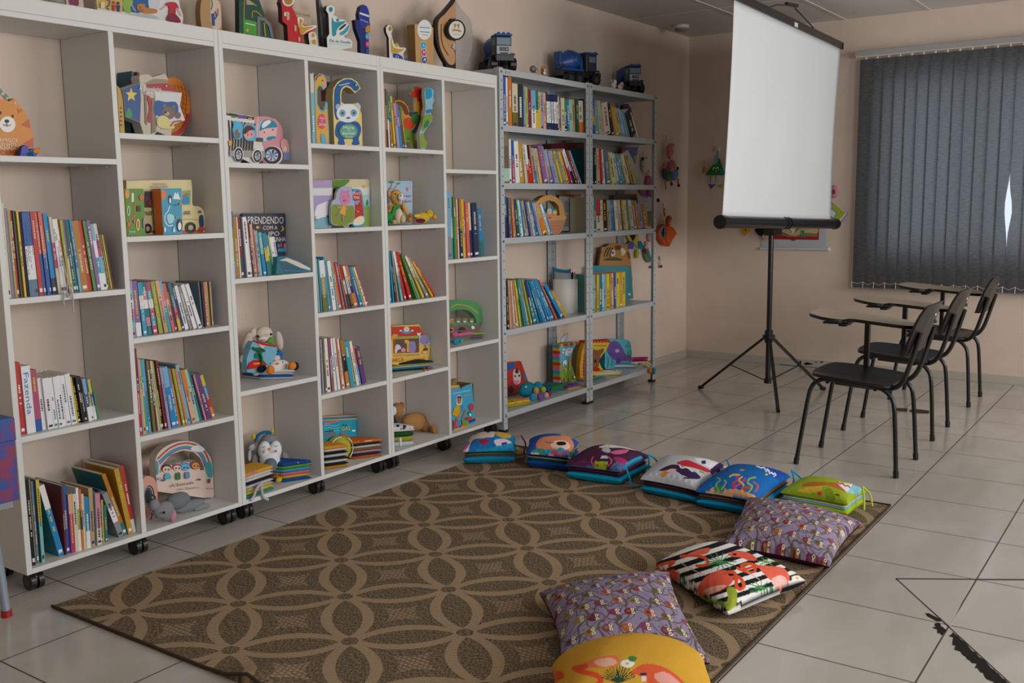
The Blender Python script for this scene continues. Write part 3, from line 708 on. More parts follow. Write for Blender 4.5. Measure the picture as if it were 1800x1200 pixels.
row('left bookcase, right column, third shelf end', crop(225, 480, 10), ZBs[2], (1325, 925), (1540, 900), (1245, 140), (1490, 120),
 'slate 14 797,yellow 24 795,navy 26 790,aqua 20 788,coral 45 785,sky 26 782,lime 45 780,maroon 20 778,peach 20 776,slate 36 774', y=.23)
row('left bookcase, right column, fourth shelf', crop(0, 600, 4), ZBs[3], (992, 662), (1520, 522), (945, 25), (1420, 210),
 'darkred/red 16 612,lilac 10 540,yellow 14 530,cyan 20 525,sky 18 520,olive 20 510,maroon 12 505,ivory 14 500,lime 14 495,black 14 480,darkred 18 490,lilac 20 440,sky/azure/azure 40 435,azure 20 420,'
 'orange 16 410,lime 20 410,orange 14 405,sky 26 430,orange/peach 34 385,mint 30 380,teal 20 365,navy 10 360,pink 14 330,purple 40 330,yellow/azure/red/orange 28 315')
row('middle bookcase, left column, second shelf', crop(380, 300, 5.333), ZA[1], (165, 1005), (620, 965), (132, 375), (560, 620),
 'blue/green/green/sky 24 630,amber 34 575,white 10 570,darkred/darkred/darkgreen 26 568,navy 10 566,white 34 565,white 16 530,maroon 14 505,peach 30 490,pink 12 440,aqua 26 425,aqua/azure 30 405,azure/yellow/teal 34 395,green 26 375,mint 14 370,2*white 24 352', dmax=.13)
row('middle bookcase, right column, third shelf', crop(380, 500, 5.333), ZBs[2], (957, 254), (1440, 157), (935, -267), (1305, -205),
 'cyan 24 515,cream 10 500,cyan 12 500,white/grey/olive 60 480,cyan 24 505,white 40 465,sky 14 455,lime 12 445,coral 34 440,pink 14 436,navy 24 434,orange 12 420,red/white/purple 24 400,white/white/olive 30 395,'
 'orange/navy/orange 44 390,violet 10 380,azure 34 375,lime 18 372,white 16 370,red 24 375')
row('middle bookcase, right column, fourth shelf', crop(380, 500, 5.333), ZBs[3], (985, 1003), (1412, 893), (965, 460), (1335, 560),
 'olive 20 525,lilac 16 510,olive 18 508,white 34 505,rose 14 500,black/sky/green 16 495,2*white 24 492,orange 10 480,white 20 478,lilac 14 470,amber/black/orange 34 455,cyan 40 435,yellow 12 430,white 24 425,coral/sky 22 380,purple 44 350')
row('right bookcase, left column, top compartment', crop(660, 120, 6.667), ZBs[0], (120, 925), (372, 930), (98, 230), (300, 420),
 'orange 14 690,navy 22 685,green/white 16 655,maroon 12 655,teal/amber 24 615,yellow 24 605,pink/lilac 34 525,azure 34 515,red 12 505,green 24 490', dmax=.07)
row('right bookcase, left column, third shelf', crop(660, 480, 6.667), ZBs[2], (177, 340), (722, 256), (145, -440), (540, 0),
 'cyan 40 780,cyan 24 755,navy/maroon 24 710,cream 10 690,navy 12 690,white/aqua 44 680,red 44 650,red 60 640,green 40 600,mint 16 590,white/yellow 40 575,tan/grey 50 500,yellow 30 430,red 34 410')
row('right bookcase, right column, second shelf', crop(660, 300, 6.667), ZA[1], (857, 1035), (1290, 990), (840, 230), (1250, 440),
 'sky/sky/grey 44 800,lilac/white/cyan 24 735,green 24 725,scarlet 24 720,white 12 700,amber/navy 28 700,yellow 24 690,rose 20 680,coral 34 650,cream/navy 24 640,sky 14 635,navy 60 630,amber 20 610,azure/azure/teal 46 550')
r1 = crop(870, 120, 5.333); r2 = crop(870, 320, 5.333); r3 = crop(870, 540, 5.333)
row('near metal shelving, top tier', r1, ZR[1], (87, 525), (845, 600), (75, 60), (835, 300),
 'blue 22 460,white 14 455,orange 24 460,coral 10 455,cream/cream/olive 44 405,charcoal 44 405,sky 14 385,yellow 14 380,slate 20 375,darkred 20 365,sky/white 34 358,teal/yellow 24 355,yellow 24 350,lilac 24 348,peach 20 345,'
 '7*navy/white/white/white/navy 14 335,ivory 16 320,maroon 14 312,cream 30 312,green/black 24 305,azure 20 305,mint 34 305,tan 24 310,darkgreen 26 318,cream/cream/orange 56 300', y=.20)
row('near metal shelving, second tier', r1, ZR[2], (140, 1064), (830, 1078), (135, 650), (715, 770),
 'white 24 412,blue/rose 20 402,white 40 392,mustard 44 375,ivory 24 362,white/red 20 358,black/red 16 356,coral 14 350,sky/sky/azure 34 325,yellow 12 325,cream 12 325,orange 10 322,violet 40 345,grey 20 340,lilac/violet 30 305,'
 'cyan 12 305,pink 20 300,sky 18 298,yellow 20 296,steel 16 294,tan 24 292,yellow 24 290,white/magenta 16 290,white/white/black 30 302,darkgreen 12 300,red 14 300,sky 14 298,red 10 296', y=.20, dmax=.155)
row('far metal shelving, top tier', r1, ZR[1], (920, 612), (1355, 655), (912, 275), (1285, 430),
 'blue/blue/lime/blue 34 335,grey 26 320,mint 26 312,orange 16 302,ivory 60 292,black 30 288,tan 14 280,mustard 30 262,tan 24 258,sky 22 252,cream 16 250,sky 14 232,peach 14 230,cyan 12 228,black 56 222,white 14 225', y=.20)
row('far metal shelving, second tier', r1, ZR[2], (918, 1077), (1340, 1085), (915, 735), (1265, 835),
 'teal 16 340,black 20 342,mint 20 340,peach 20 335,red 14 330,white 20 322,slate 44 315,yellow 14 300,cream 40 285,ivory 24 280,cyan 24 275,lilac 10 270,green 20 268,cream 28 266,brown 12 262,mustard 12 260,navy 10 258,yellow 14 256,lime 12 252', y=.20)
row('near metal shelving, third tier', r2, ZR[3], (92, 520), (545, 490), (85, 130), (455, 215),
 'yellow 10 390,teal/navy 30 388,purple 16 375,aqua 14 370,orange 16 365,pink 14 355,darkgreen 24 348,aqua 14 340,white 24 338,azure 14 332,tan 30 328,blue 16 324,peach 12 320,cream 14 318,azure 20 316,blue 14 312,lilac 12 308,mint 12 304,tan/orange 44 298,lime 8 290,white 20 285,azure 12 282', y=.20)
row('far metal shelving, third tier', r2, ZR[3], (920, 470), (1440, 435), (918, 150), (1405, 230),
 'cream 16 325,teal 22 322,red/cream 44 298,cream 24 295,black 40 292,tan 18 288,sky 18 286,azure 20 284,brown 16 282,white 20 280,pink 12 280,ivory 24 280,cyan 14 278,brown 14 278,yellow 16 276,cream 16 275,aqua 18 274,olive 14 273,cream 24 272,'
 'white 12 270,cyan 12 270,orange 16 268,orange 20 262,cyan 14 260,lilac 30 228,grey 14 225,orange 30 208', y=.20)
row('near metal shelving, fourth tier', r3, ZR[4], (108, 208), (690, 98), (100, -255), (560, -110),
 'teal 14 465,black 20 460,peach 14 455,orange 24 450,white 10 445,amber 24 445,cream 16 442,yellow 16 440,teal 16 438,green 20 436,azure 24 432,cream 14 430,lime 20 428,navy/teal 44 402,azure 24 398,teal 16 396,azure 24 394,sky 20 392,azure 20 390,cyan 14 388,azure 30 386,coral 14 382,black 16 330,azure 40 325,mustard 44 240', y=.20, dmax=.155)
row('far metal shelving, fourth tier', r3, ZR[4], (920, 38), (1235, 3), (915, -315), (1232, -272),
 'aqua 20 350,pink 8 348,olive 14 346,yellow 20 344,teal 36 342,white 14 338,sky 20 336,yellow 30 334,green 10 332,orange 24 332,cream 20 330,blue 20 330,yellow 40 325,mustard 30 322,yellow 30 320', y=.20, dmax=.155)
place_books()

# ---------------------------------------------------------------- floor cushions
import numpy as np
def Crop(x0, y0, s):
    f = lambda x, y: (x0+x/s, y0+y/s)
    f.s = s; f.inv = lambda px, py: ((px-x0)*s, (py-y0)*s); return f
def project(P):
    v = P-np.array(CP); fw = v@np.array(FW); return 900+FPX*(v@np.array(RT))/fw, 600-FPX*(v@np.array(UP))/fw
def inpoly(x, y, pts):
    r = np.zeros(x.shape, bool); n = len(pts)
    for i in range(n):
        x0, y0 = pts[i]; x1, y1 = pts[(i+1) % n]
        if y0 == y1: continue
        c = ((y0 > y) != (y1 > y)) & (x < (x1-x0)*(y-y0)/(y1-y0)+x0); r ^= c
    return r
def segd(x, y, pts):
    d = np.full(x.shape, 1e9)
    for (x0, y0), (x1, y1) in zip(pts[:-1], pts[1:]):
        dx, dy = x1-x0, y1-y0; t = np.clip(((x-x0)*dx+(y-y0)*dy)/(dx*dx+dy*dy+1e-9), 0, 1)
        d = np.minimum(d, np.hypot(x-x0-t*dx, y-y0-t*dy))
    return d
def paint(x, y, base, art):
    """print colours for fabric points; art is a list of (kind, colour, numbers)"""
    c = np.tile(np.array(lin(hx(base))), (len(x), 1))
    for a in art:
        k, col = a[0], np.array(lin(hx(a[1])))
        if k == 'e':
            cx, cy, rx, ry = a[2][:4]; t = R(a[2][4]) if len(a[2]) > 4 else 0
            u = (x-cx)*cos(t)+(y-cy)*sin(t); v = -(x-cx)*sin(t)+(y-cy)*cos(t); m_ = (u/rx)**2+(v/ry)**2 < 1
        elif k == 'p': m_ = inpoly(x, y, a[2])
        elif k == 's': m_ = inpoly(x, y, sm(a[2], 5))
        elif k == 'l': m_ = segd(x, y, sm(a[2], 5, False)) < a[3]/2
        elif k == 'x': m_ = segd(x, y, a[2]) < a[3]/2
        c[m_] = col
    return c
PM = None
def painted():
    global PM
    if PM: return PM
    M, nt, b, N, L = nodes('printed_fabric'); at = nt.nodes.new('ShaderNodeAttribute'); at.attribute_name = 'print'
    L(at.outputs['Color'], b.inputs['Base Color']); b.inputs['Roughness'].default_value = .8; b.inputs['Specular IOR Level'].default_value = .2
    tc = N('ShaderNodeTexCoord'); n = N('ShaderNodeTexNoise', Scale=7.0, Detail=3.0); L(tc.outputs['Object'], n.inputs['Vector'])
    n2 = N('ShaderNodeTexNoise', Scale=260.0, Detail=1.0); L(tc.outputs['Object'], n2.inputs['Vector'])
    b1 = N('ShaderNodeBump', Strength=.5, Distance=.02); L(n.outputs['Fac'], b1.inputs['Height'])
    b2 = N('ShaderNodeBump', Strength=.25, Distance=.002); L(n2.outputs['Fac'], b2.inputs['Height']); L(b1.outputs['Normal'], b2.inputs['Normal']); L(b2.outputs['Normal'], b.inputs['Normal'])
    PM = M; return M
def cushion(name, Cn, zs, up, dn, colfn, back, parent=None, loc=None, n=110, pinch=.07, pw=.42, seed=0, kind='f', flat=0, both=False):
    """stuffed square: corners Cn (world xy, in order), seam heights zs, bulge up/dn"""
    g = np.linspace(0, 1, n); U, V = np.meshgrid(g, g); u, v = U.ravel(), V.ravel()
    C4 = np.array([[c[0], c[1], z] for c, z in zip(Cn, zs)])
    uu = .5+(u-.5)*(1-pinch*4*v*(1-v)); vv = .5+(v-.5)*(1-pinch*4*u*(1-u))
    S = ((1-uu)*(1-vv))[:, None]*C4[0]+(uu*(1-vv))[:, None]*C4[1]+(uu*vv)[:, None]*C4[2]+((1-uu)*vv)[:, None]*C4[3]
    pr = (16*u*(1-u)*v*(1-v))**pw
    rs = np.random.RandomState(seed); wr = np.zeros_like(u)
    for k in range(7):
        a, p_, f_ = rs.uniform(0, 6.28), rs.uniform(0, 6.28), rs.uniform(5, 15)
        wr += np.sin((u*np.cos(a)+v*np.sin(a))*f_+p_)*.16/f_*5
    # puckers that run in from the seam
    e = np.minimum(np.minimum(u, 1-u), np.minimum(v, 1-v)); puck = np.sin(u*61+seed)*np.sin(v*53+seed*2)*np.exp(-(e/.07)**2)*(e > .004)
    T_ = S.copy(); T_[:, 2] += up*pr*(1+.10*wr)+up*.03*puck; Bm = S.copy(); Bm[:, 2] -= dn*pr**.6
    zf = S[:, 2].min()*0; Bm[:, 2] = np.maximum(Bm[:, 2], flat)
    vs = np.vstack([T_, Bm]); N2 = n*n; idx = np.arange(N2).reshape(n, n)
    q = np.stack([idx[:-1, :-1], idx[:-1, 1:], idx[1:, 1:], idx[1:, :-1]], -1).reshape(-1, 4)
    o = Vector(loc) if loc is not None else Vector(parent.location)
    me = bpy.data.meshes.new(name)
    fw = (C4[1]-C4[0])[0]*(C4[3]-C4[0])[1]-(C4[1]-C4[0])[1]*(C4[3]-C4[0])[0] > 0
    qt = q if fw else q[:, ::-1]; qb = (q[:, ::-1] if fw else q)+N2
    me.from_pydata((vs-np.array(o)).tolist(), [], np.vstack([qt, qb]).tolist())
    if colfn is None: me.materials.append(mat(back, kind))
    else:
        me.materials.append(painted()); at = me.color_attributes.new('print', 'FLOAT_COLOR', 'POINT')
        cc = np.ones((2*N2, 4)); cc[:N2, :3] = colfn(u, v, T_); cc[N2:, :3] = colfn(u, v, Bm) if both else lin(hx(back)); at.data.foreach_set('color', cc.ravel())
    me.polygons.foreach_set('use_smooth', [True]*len(me.polygons)); me.update()
    ob = bpy.data.objects.new(name, me); COL.objects.link(ob)
    if parent: ob.parent = parent
    else: ob.location = o
    return ob
def px_art(f, base, art):
    def fn(u, v, P):
        px, py = project(P); x, y = f.inv(px, py); return paint(x, y, base, art)
    return fn
def owls(scale):
    def fn(u, v, P):
        x, y = u*scale, v*scale; rs = np.random.RandomState(3)
        c = np.tile(np.array(lin('9488a4')), (len(u), 1))
        wx = x+.35*np.sin(y*1.9)+.15*np.sin(y*4.3+x); wy = y+.35*np.sin(x*2.2+1)+.12*np.sin(x*5)
        br = (np.abs(np.sin(wx*2.6)) < .16) | (np.abs(np.sin(wy*2.9+.7)) < .14) | (np.abs(np.sin((wx+wy)*3.1)) < .11) | (np.abs(np.sin((wx-wy)*2.3+1)) < .10)
        c[br] = lin('64584f')
        pal = ['6e2238', '7a3050', '6d6234', 'b0522c', '8f7a3c', '81405c', '4d5560']
        n = int(scale)+1
        for i in range(n+1):
            for j in range(n+1):
                cx = i+.5*(j % 2)+rs.uniform(-.12, .12); cy = j+rs.uniform(-.12, .12); a, b_ = rs.randint(7), rs.randint(7); s = 1
                dx, dy = x-cx, y-cy
                c[(dx/.30)**2+(dy/.24)**2 < 1] = lin(pal[a]); c[((dx+.05)/.12)**2+((dy-.03)/.10)**2 < 1] = lin(pal[b_])
                hd = ((dx-.18)/.15)**2+(dy/.27)**2 < 1; c[hd] = lin(pal[a])
                for sy in (-.12, .12):
                    r_ = np.hypot(dx-.19, dy-sy); c[r_ < .105] = lin('e6dcae'); c[r_ < .075] = lin('f4f0e4'); c[r_ < .045] = lin('2a2030')
                c[(np.abs(dx-.08) < .03) & (np.abs(dy) < .035)] = lin('d8772c')
                for q in range(3):
                    lx, ly = cx+rs.uniform(-.5, .5), cy+rs.uniform(-.5, .5); m_ = ((x-lx)/.07)**2+((y-ly)/.035)**2 < 1; c[m_ & ~hd] = lin('6b2a44')
        return c
    return fn
RZ = .008
def pillow(label, Cn, zs, up, dn, fn, back, **k):
    o = (sum(c[0] for c in Cn)/4, sum(c[1] for c in Cn)/4, 0)
    ob = cushion('cushion', Cn, zs, up, dn, fn, back, loc=o, flat=RZ+.001, **k)
    return tag(ob, label, 'cushion')
O2 = pillow('purple owl-print cushion lying behind the yellow flamingo cushion', [(1.93, -1.60), (2.175, -1.925), (2.515, -1.635), (2.314, -1.275)], (.04, .03, .115, .035), .085, .035, owls(7.4), '3a1430', n=230, seed=3, pinch=.10)
O1 = pillow('purple owl-print cushion farther from the camera, beside the lime cloth book', [(3.053, -1.588), (3.056, -1.975), (3.545, -1.945), (3.50, -1.50)], (.03, .03, .04, .075), .085, .03, owls(7.4), '3a1430', n=230, seed=8, pinch=.07)
Q3 = Crop(1120, 930, 5.4545); FO = 'e2542c'
def flamingo(x, y, s, fl_=1):
    P_ = lambda pts: [(x+s*fl_*a, y+s*b) for a, b in pts]
    return [('s', 'e89a88', P_([(0, 0), (60, -40), (150, -50), (210, -10), (190, 40), (110, 70), (30, 60)])), ('s', FO, P_([(10, 5), (70, -30), (150, -40), (120, 0), (60, 20)])),
            ('s', 'f2c8b8', P_([(60, 40), (140, 10), (190, 10), (150, 50)])),
            ('l', FO, P_([(190, -10), (250, -50), (290, -90), (260, -130), (220, -120)]), 26*s), ('e', FO, (x+s*fl_*215, y-s*112, 30*s, 20*s)), ('e', '1a1a1c', (x+s*fl_*188, y-s*100, 12*s, 10*s)),
            ('l', 'e59a90', P_([(90, 60), (110, 150)]), 5*s)]
stripes = []
for k in range(-1, 17):
    o = k*92; stripes.append(('p', '15171a', [(-100, 40+o), (1900, -620+o), (1900, -572+o), (-100, 88+o)]))
def leaf(cx, cy, n, r, c='2f7a48', a0=0, sp=330):
    return [('x', c if k % 2 else '5aa05a', [(cx, cy), (cx+r*cos(R(a0+sp*k/n)), cy+r*.55*sin(R(a0+sp*k/n)))], 9) for k in range(n)]
fa = stripes+leaf(800, 310, 13, 150)+leaf(1190, 560, 11, 120)+leaf(420, 500, 9, 90)+leaf(1240, 310, 7, 80, '6b9a3c')
fa += [('s', 'e6604a', [(560, 610), (640, 470), (760, 400), (880, 400), (920, 450), (900, 520), (780, 600), (640, 630)]), ('s', 'f0b0a0', [(620, 590), (760, 540), (860, 540), (760, 600), (660, 625)]),
       ('l', FO, [(840, 420), (920, 410), (950, 470), (950, 540), (990, 575), (1025, 540), (990, 470), (930, 450)], 34), ('e', '15171a', (900, 435, 28, 12)),
       ('s', 'ea6a50', [(1160, 350), (1260, 350), (1400, 370), (1460, 450), (1440, 520), (1360, 580), (1290, 500), (1220, 430)]), ('s', 'f4c4b8', [(1290, 480), (1380, 440), (1440, 500), (1360, 570), (1310, 540)]),
       ('l', FO, [(1170, 360), (1080, 330), (1000, 345), (1040, 380), (1120, 360), (1130, 400), (1080, 415), (1000, 390), (960, 370)], 26),
       ('s', 'e6604a', [(330, 390), (400, 420), (390, 500), (320, 560), (250, 480)]), ('l', FO, [(340, 400), (200, 390), (180, 360), (260, 330), (350, 310), (310, 350)], 30),
       ('l', FO, [(420, 260), (520, 250), (640, 270), (680, 320), (640, 345), (570, 350)], 28), ('s', 'ea6a50', [(480, 240), (600, 190), (700, 180), (660, 235), (540, 245)]),
       ('s', 'e6604a', [(870, 235), (960, 205), (1080, 230), (1150, 290), (1080, 300), (990, 270), (900, 260)]), ('e', '15171a', (935, 240, 22, 10)),
       ('l', 'e7a8a0', [(400, 310), (540, 390), (660, 440)], 7), ('l', 'e7a8a0', [(1060, 410), (1170, 480)], 8),
       ('s', '9aa832', [(860, 570), (910, 550), (955, 590), (950, 720), (880, 780), (845, 740), (870, 660)]), ('l', '7d9a2e', [(530, 640), (640, 670), (760, 700), (850, 720)], 44),
       ('e', 'f4f0e0', (1535, 465, 55, 24)), ('e', 'e8a83c', (1535, 465, 14, 9)), ('e', 'f4f0e0', (525, 535, 50, 34)), ('e', 'e8a83c', (525, 535, 14, 10)), ('s', '8cb33c', [(1540, 590), (1600, 570), (1580, 600), (1500, 620)])]
F1 = pillow('black and white striped cushion printed with orange flamingos', [(2.69, -1.50), (2.475, -1.849), (2.838, -1.965), (3.00, -1.58)], (.055, .045, .05, .04), .085, .04, px_art(Q3, 'f0efec', fa), 'e6e4de', n=200, both=True, seed=5, pinch=.06)
Q4 = Crop(920, 990, 5.143)
ya = [('s', 'ea7a50', [(520, 920), (640, 860), (820, 830), (870, 880), (830, 930), (700, 940), (560, 935)]), ('s', 'f0b8a0', [(640, 880), (780, 850), (850, 890), (800, 925), (700, 930)]),
      ('l', FO, [(560, 930), (460, 950), (540, 980), (660, 1010), (700, 1060), (660, 1100)], 46), ('l', FO, [(120, 1075), (200, 1020), (320, 990), (350, 1020), (280, 1050)], 40),
      ('s', 'e2603a', [(970, 990), (1040, 930), (1140, 905), (1300, 950), (1440, 1060), (1500, 1160), (1240, 1160), (1100, 1060), (1040, 1010)]), ('s', 'f0a898', [(1180, 1010), (1280, 980), (1400, 1060), (1440, 1120), (1260, 1090)]),
      ('e', '1d3a3c', (1085, 1000, 34, 16)), ('e', 'f2d8cc', (1090, 1040, 26, 30)), ('e', 'f6f4ee', (940, 905, 62, 36)), ('e', 'd8b83a', (940, 905, 15, 10)), ('e', '3f8a4a', (985, 860, 40, 26))]
ya += [('x', '2c4a34', [(860, 1080), (860+150*cos(R(a)), 1080+150*sin(R(a))*.8-30)], 10) for a in range(190, 356, 12)]+[('x', '2c4a34', [(850, 960), (858, 1160)], 8)]
Y1c = pillow('mustard yellow flamingo-print cushion cut by the bottom edge of the picture', [(1.60, -1.78), (1.86, -2.10), (2.155, -1.915), (1.905, -1.585)], (.05, .05, .035, .035), .15, .045, px_art(Q4, 'd9a536', ya), 'd9a536', n=170, seed=6, pinch=.05)

# the soft pillow books: two stuffed covers with cloth pages between, tied at the side
def pillow_book(label, Cn, h, fn, bind, pages, ties=(), n=120, seed=1, tilt=(0, 0, 0, 0)):
    o = (sum(c[0] for c in Cn)/4, sum(c[1] for c in Cn)/4, RZ); t = thing('pillow_book', label, 'cloth book', o)
    # (origin z keeps the Empty on the rug)
    z1 = h*.20; cushion('back_cover', Cn, (z1+RZ,)*4, h*.20, h*.26, None, bind, parent=t, n=40, seed=seed, pinch=.05, pw=.35, flat=RZ+.001)
    for k, c in enumerate(pages):
        zz = RZ+h*(.33+.06*k); s_ = .96-.02*k; cx, cy = o[0], o[1]
        cushion('page', [(cx+(a-cx)*s_, cy+(b-cy)*s_) for a, b in Cn], tuple(zz+tl*.6 for tl in tilt), .010, .009, None, c, parent=t, n=16, seed=seed+k, pinch=.03, pw=.3)
    z2 = RZ+h*.52
    cushion('front_cover', Cn, tuple(z2+tl for tl in tilt), h*.50, h*.08, fn, bind, parent=t, n=n, seed=seed+3, pinch=.06, pw=.40)
    for c, pts in ties:
        m_ = MB('f'); cx_, cy_ = o[0], o[1]; m_.tube(sm([(cx_+(p[0]-cx_)*(1-.05*i), cy_+(p[1]-cy_)*(1-.05*i), RZ+(p[2])*max(.25, .85-.2*i)) for i, p in enumerate(pts)], 3, False), .0042, c, 7); m_.build('tie', t, world=True)
    return t
Q1 = Crop(780, 720, 4.5); Q2 = Crop(1100, 780, 3.913)
P1 = pillow_book('small pillow book with a pink and white rabbit print, nearest the bookcase caster', [(3.49, -.056), (3.646, -.259), (3.85, -.125), (3.73, .08)], .125,
  px_art(Q1, 'd8a6c6', [('p', '1688b8', [(100, 100), (700, 100), (700, 340), (150, 420)]), ('s', 'd9a9cf', [(150, 420), (170, 300), (230, 210), (330, 160), (360, 200), (270, 260), (200, 360)]), ('s', 'ead9cf', [(175, 330), (190, 230), (260, 180), (360, 155), (400, 180), (390, 215), (320, 220), (240, 260), (200, 330)]),
   ('s', '1f6fb0', [(190, 340), (230, 240), (320, 225), (400, 225), (410, 290), (300, 330), (230, 350)]), ('s', 'b02040', [(280, 245), (320, 232), (360, 240), (340, 262), (310, 275)]), ('e', '2c2638', (350, 172, 16, 9)), ('e', '6c5468', (245, 190, 14, 6)),
   ('s', 'dcae4a', [(400, 170), (460, 160), (520, 185), (530, 215), (480, 225), (420, 200)]), ('s', 'ead2ea', [(400, 240), (480, 230), (540, 260), (520, 290), (430, 290)]), ('p', '5a2a78', [(455, 262), (500, 255), (500, 275), (458, 280)]),
   ('l', '1a9ac4', [(170, 400), (250, 350), (400, 310), (540, 280)], 36), ('l', 'd070b0', [(150, 410), (160, 330), (200, 260)], 20)]), '1d86ad', ('5c4f5e', '6f7a2e', '4c3d66'),
  [('a8286e', [(3.80, -.19, .12), (3.82, -.215, .09), (3.80, -.23, .06), (3.81, -.24, .03)]), ('c0c23c', [(3.72, -.22, .03), (3.74, -.235, .045), (3.755, -.24, .03)])], seed=2)
P2 = pillow_book('small pillow book with a sleepy brown bear face print', [(3.612, -.346), (3.649, -.575), (3.93, -.452), (3.83, -.218)], .135,
  px_art(Q1, '244a9a', [('s', '2a56b0', [(680, 260), (720, 220), (900, 180), (1000, 190), (1080, 240), (1080, 340), (1000, 340), (700, 340)]), ('s', 'e0936a', [(740, 310), (740, 250), (790, 215), (900, 205), (990, 215), (1030, 280), (1000, 330), (860, 330)]), ('s', 'f2d0b8', [(860, 300), (850, 260), (900, 240), (970, 250), (1000, 290), (960, 315)]),
   ('s', 'e0936a', [(920, 195), (960, 185), (1030, 215), (1020, 230)]), ('e', '1c1c22', (930, 266, 40, 16)), ('l', '7a4030', [(800, 250), (830, 262), (870, 256)], 6), ('s', '4a9a8c', [(690, 340), (720, 310), (790, 310), (830, 350), (760, 370), (700, 365)]), ('e', '3aa0d0', (830, 335, 34, 26)), ('e', 'c85a90', (880, 338, 30, 24)), ('e', '2fa0cc', (925, 320, 30, 22)),
   ('e', 'e07a3a', (925, 352, 34, 20)), ('e', '8a5ab0', (970, 340, 34, 22)), ('e', '4f8a3c', (1010, 350, 30, 18)), ('e', 'e8b8a0', (850, 360, 26, 14)), ('p', '1c5a4c', [(640, 385), (1100, 372), (1100, 440), (640, 440)]), ('e', 'e8eef4', (720, 358, 34, 18)), ('e', 'e8e8e8', (890, 395, 20, 8)), ('e', 'e8e8e8', (1000, 385, 16, 7))]), '1c4f9a', ('1c5a4c', 'b8a890', '24305c'), seed=4)
P3 = pillow_book('plum pillow book with teal binding, printed with a castle scene', [(3.545, -.609), (3.574, -.884), (3.880, -.873), (3.850, -.571)], .13,
  px_art(Q1, '4a2340', [('p', 'ece6ea', [(1230, 290), (1330, 262), (1600, 280), (1540, 325), (1400, 300), (1230, 300)]), ('p', '3c2048', [(1510, 330), (1610, 280), (1650, 290), (1580, 370)]), ('s', 'd86a9a', [(1320, 340), (1360, 320), (1460, 315), (1440, 340), (1370, 352)]), ('s', 'b8c4cc', [(1250, 320), (1280, 290), (1320, 320), (1300, 340)]),
   ('s', '6a2a50', [(1010, 440), (1100, 400), (1190, 420), (1200, 460), (1060, 480)]), ('p', 'a8b030', [(1195, 405), (1300, 410), (1290, 440), (1275, 500), (1190, 490)]), ('p', '6a7020', [(1200, 432), (1290, 438), (1290, 444), (1200, 438)]), ('s', '5a6a98', [(1310, 470), (1380, 400), (1430, 430), (1400, 490)]), ('s', '5a6a98', [(1100, 460), (1170, 455), (1180, 490), (1110, 485)]),
   ('e', 'a8306a', (1400, 400, 60, 22, 20)), ('p', 'c8ccd4', [(1250, 362), (1290, 362), (1300, 385), (1238, 385)]), ('l', 'e0708a', [(1180, 372), (1170, 410), (1195, 445)], 8), ('l', 'e0708a', [(1300, 370), (1330, 405), (1300, 445)], 8), ('e', 'c0348a', (1030, 470, 26, 12)), ('l', '18a0c8', [(970, 505), (1200, 500), (1410, 505), (1450, 430), (1560, 375)], 20),
   ('l', 'e2b0c8', [(1410, 270), (1440, 290), (1480, 275), (1480, 300)], 6), ('l', 'd8c060', [(1300, 270), (1310, 300)], 8)]), '18a0c8', ('3c2440', '6a3050', '2c3048'),
  [('18a0c8', [(3.60, -.895, .10), (3.585, -.925, .08), (3.57, -.96, .02), (3.60, -.985, .01)]), ('18a0c8', [(3.83, -.89, .11), (3.80, -.92, .10), (3.79, -.935, .04), (3.80, -.95, .015)]), ('18a0c8', [(3.83, -.89, .11), (3.86, -.93, .10), (3.85, -.955, .05)])], seed=6)
P4 = pillow_book('pillow book with teal binding and a penguin in a red scarf on its cover', [(3.53, -1.003), (3.50, -1.285), (3.915, -1.245), (3.91, -.93)], .125,
  px_art(Q2, 'c9cdd6', [('s', '3a2450', [(230, 180), (330, 140), (450, 180), (510, 220), (500, 240), (400, 220), (330, 180), (250, 185)]), ('s', 'c83040', [(350, 130), (420, 110), (500, 140), (580, 180), (560, 195), (470, 165), (390, 150)]), ('p', 'eceaf0', [(470, 95), (680, 110), (600, 170), (500, 130)]), ('s', '28306a', [(520, 120), (545, 112), (550, 135), (525, 135)]),
   ('s', '3c2458', [(580, 180), (640, 130), (685, 115), (650, 190), (600, 210)]), ('s', 'e08a2c', [(240, 215), (270, 180), (330, 185), (280, 205), (260, 230)]), ('s', 'e8c4bc', [(280, 190), (310, 170), (350, 175), (320, 195)]), ('p', '2c2c50', [(398, 228), (500, 232), (498, 242), (398, 238)]), ('l', 'f0eef2', [(370, 145), (385, 165), (420, 160), (460, 190)], 10),
   ('l', '5a9a50', [(510, 190), (540, 200)], 8), ('l', 'c8b040', [(515, 180), (550, 205)], 5)]), '189ccb', ('4a2a40', '7a4438', '3c3048'), [('189ccb', [(3.90, -1.25, .12), (3.88, -1.29, .10), (3.885, -1.30, .05)])], seed=9)
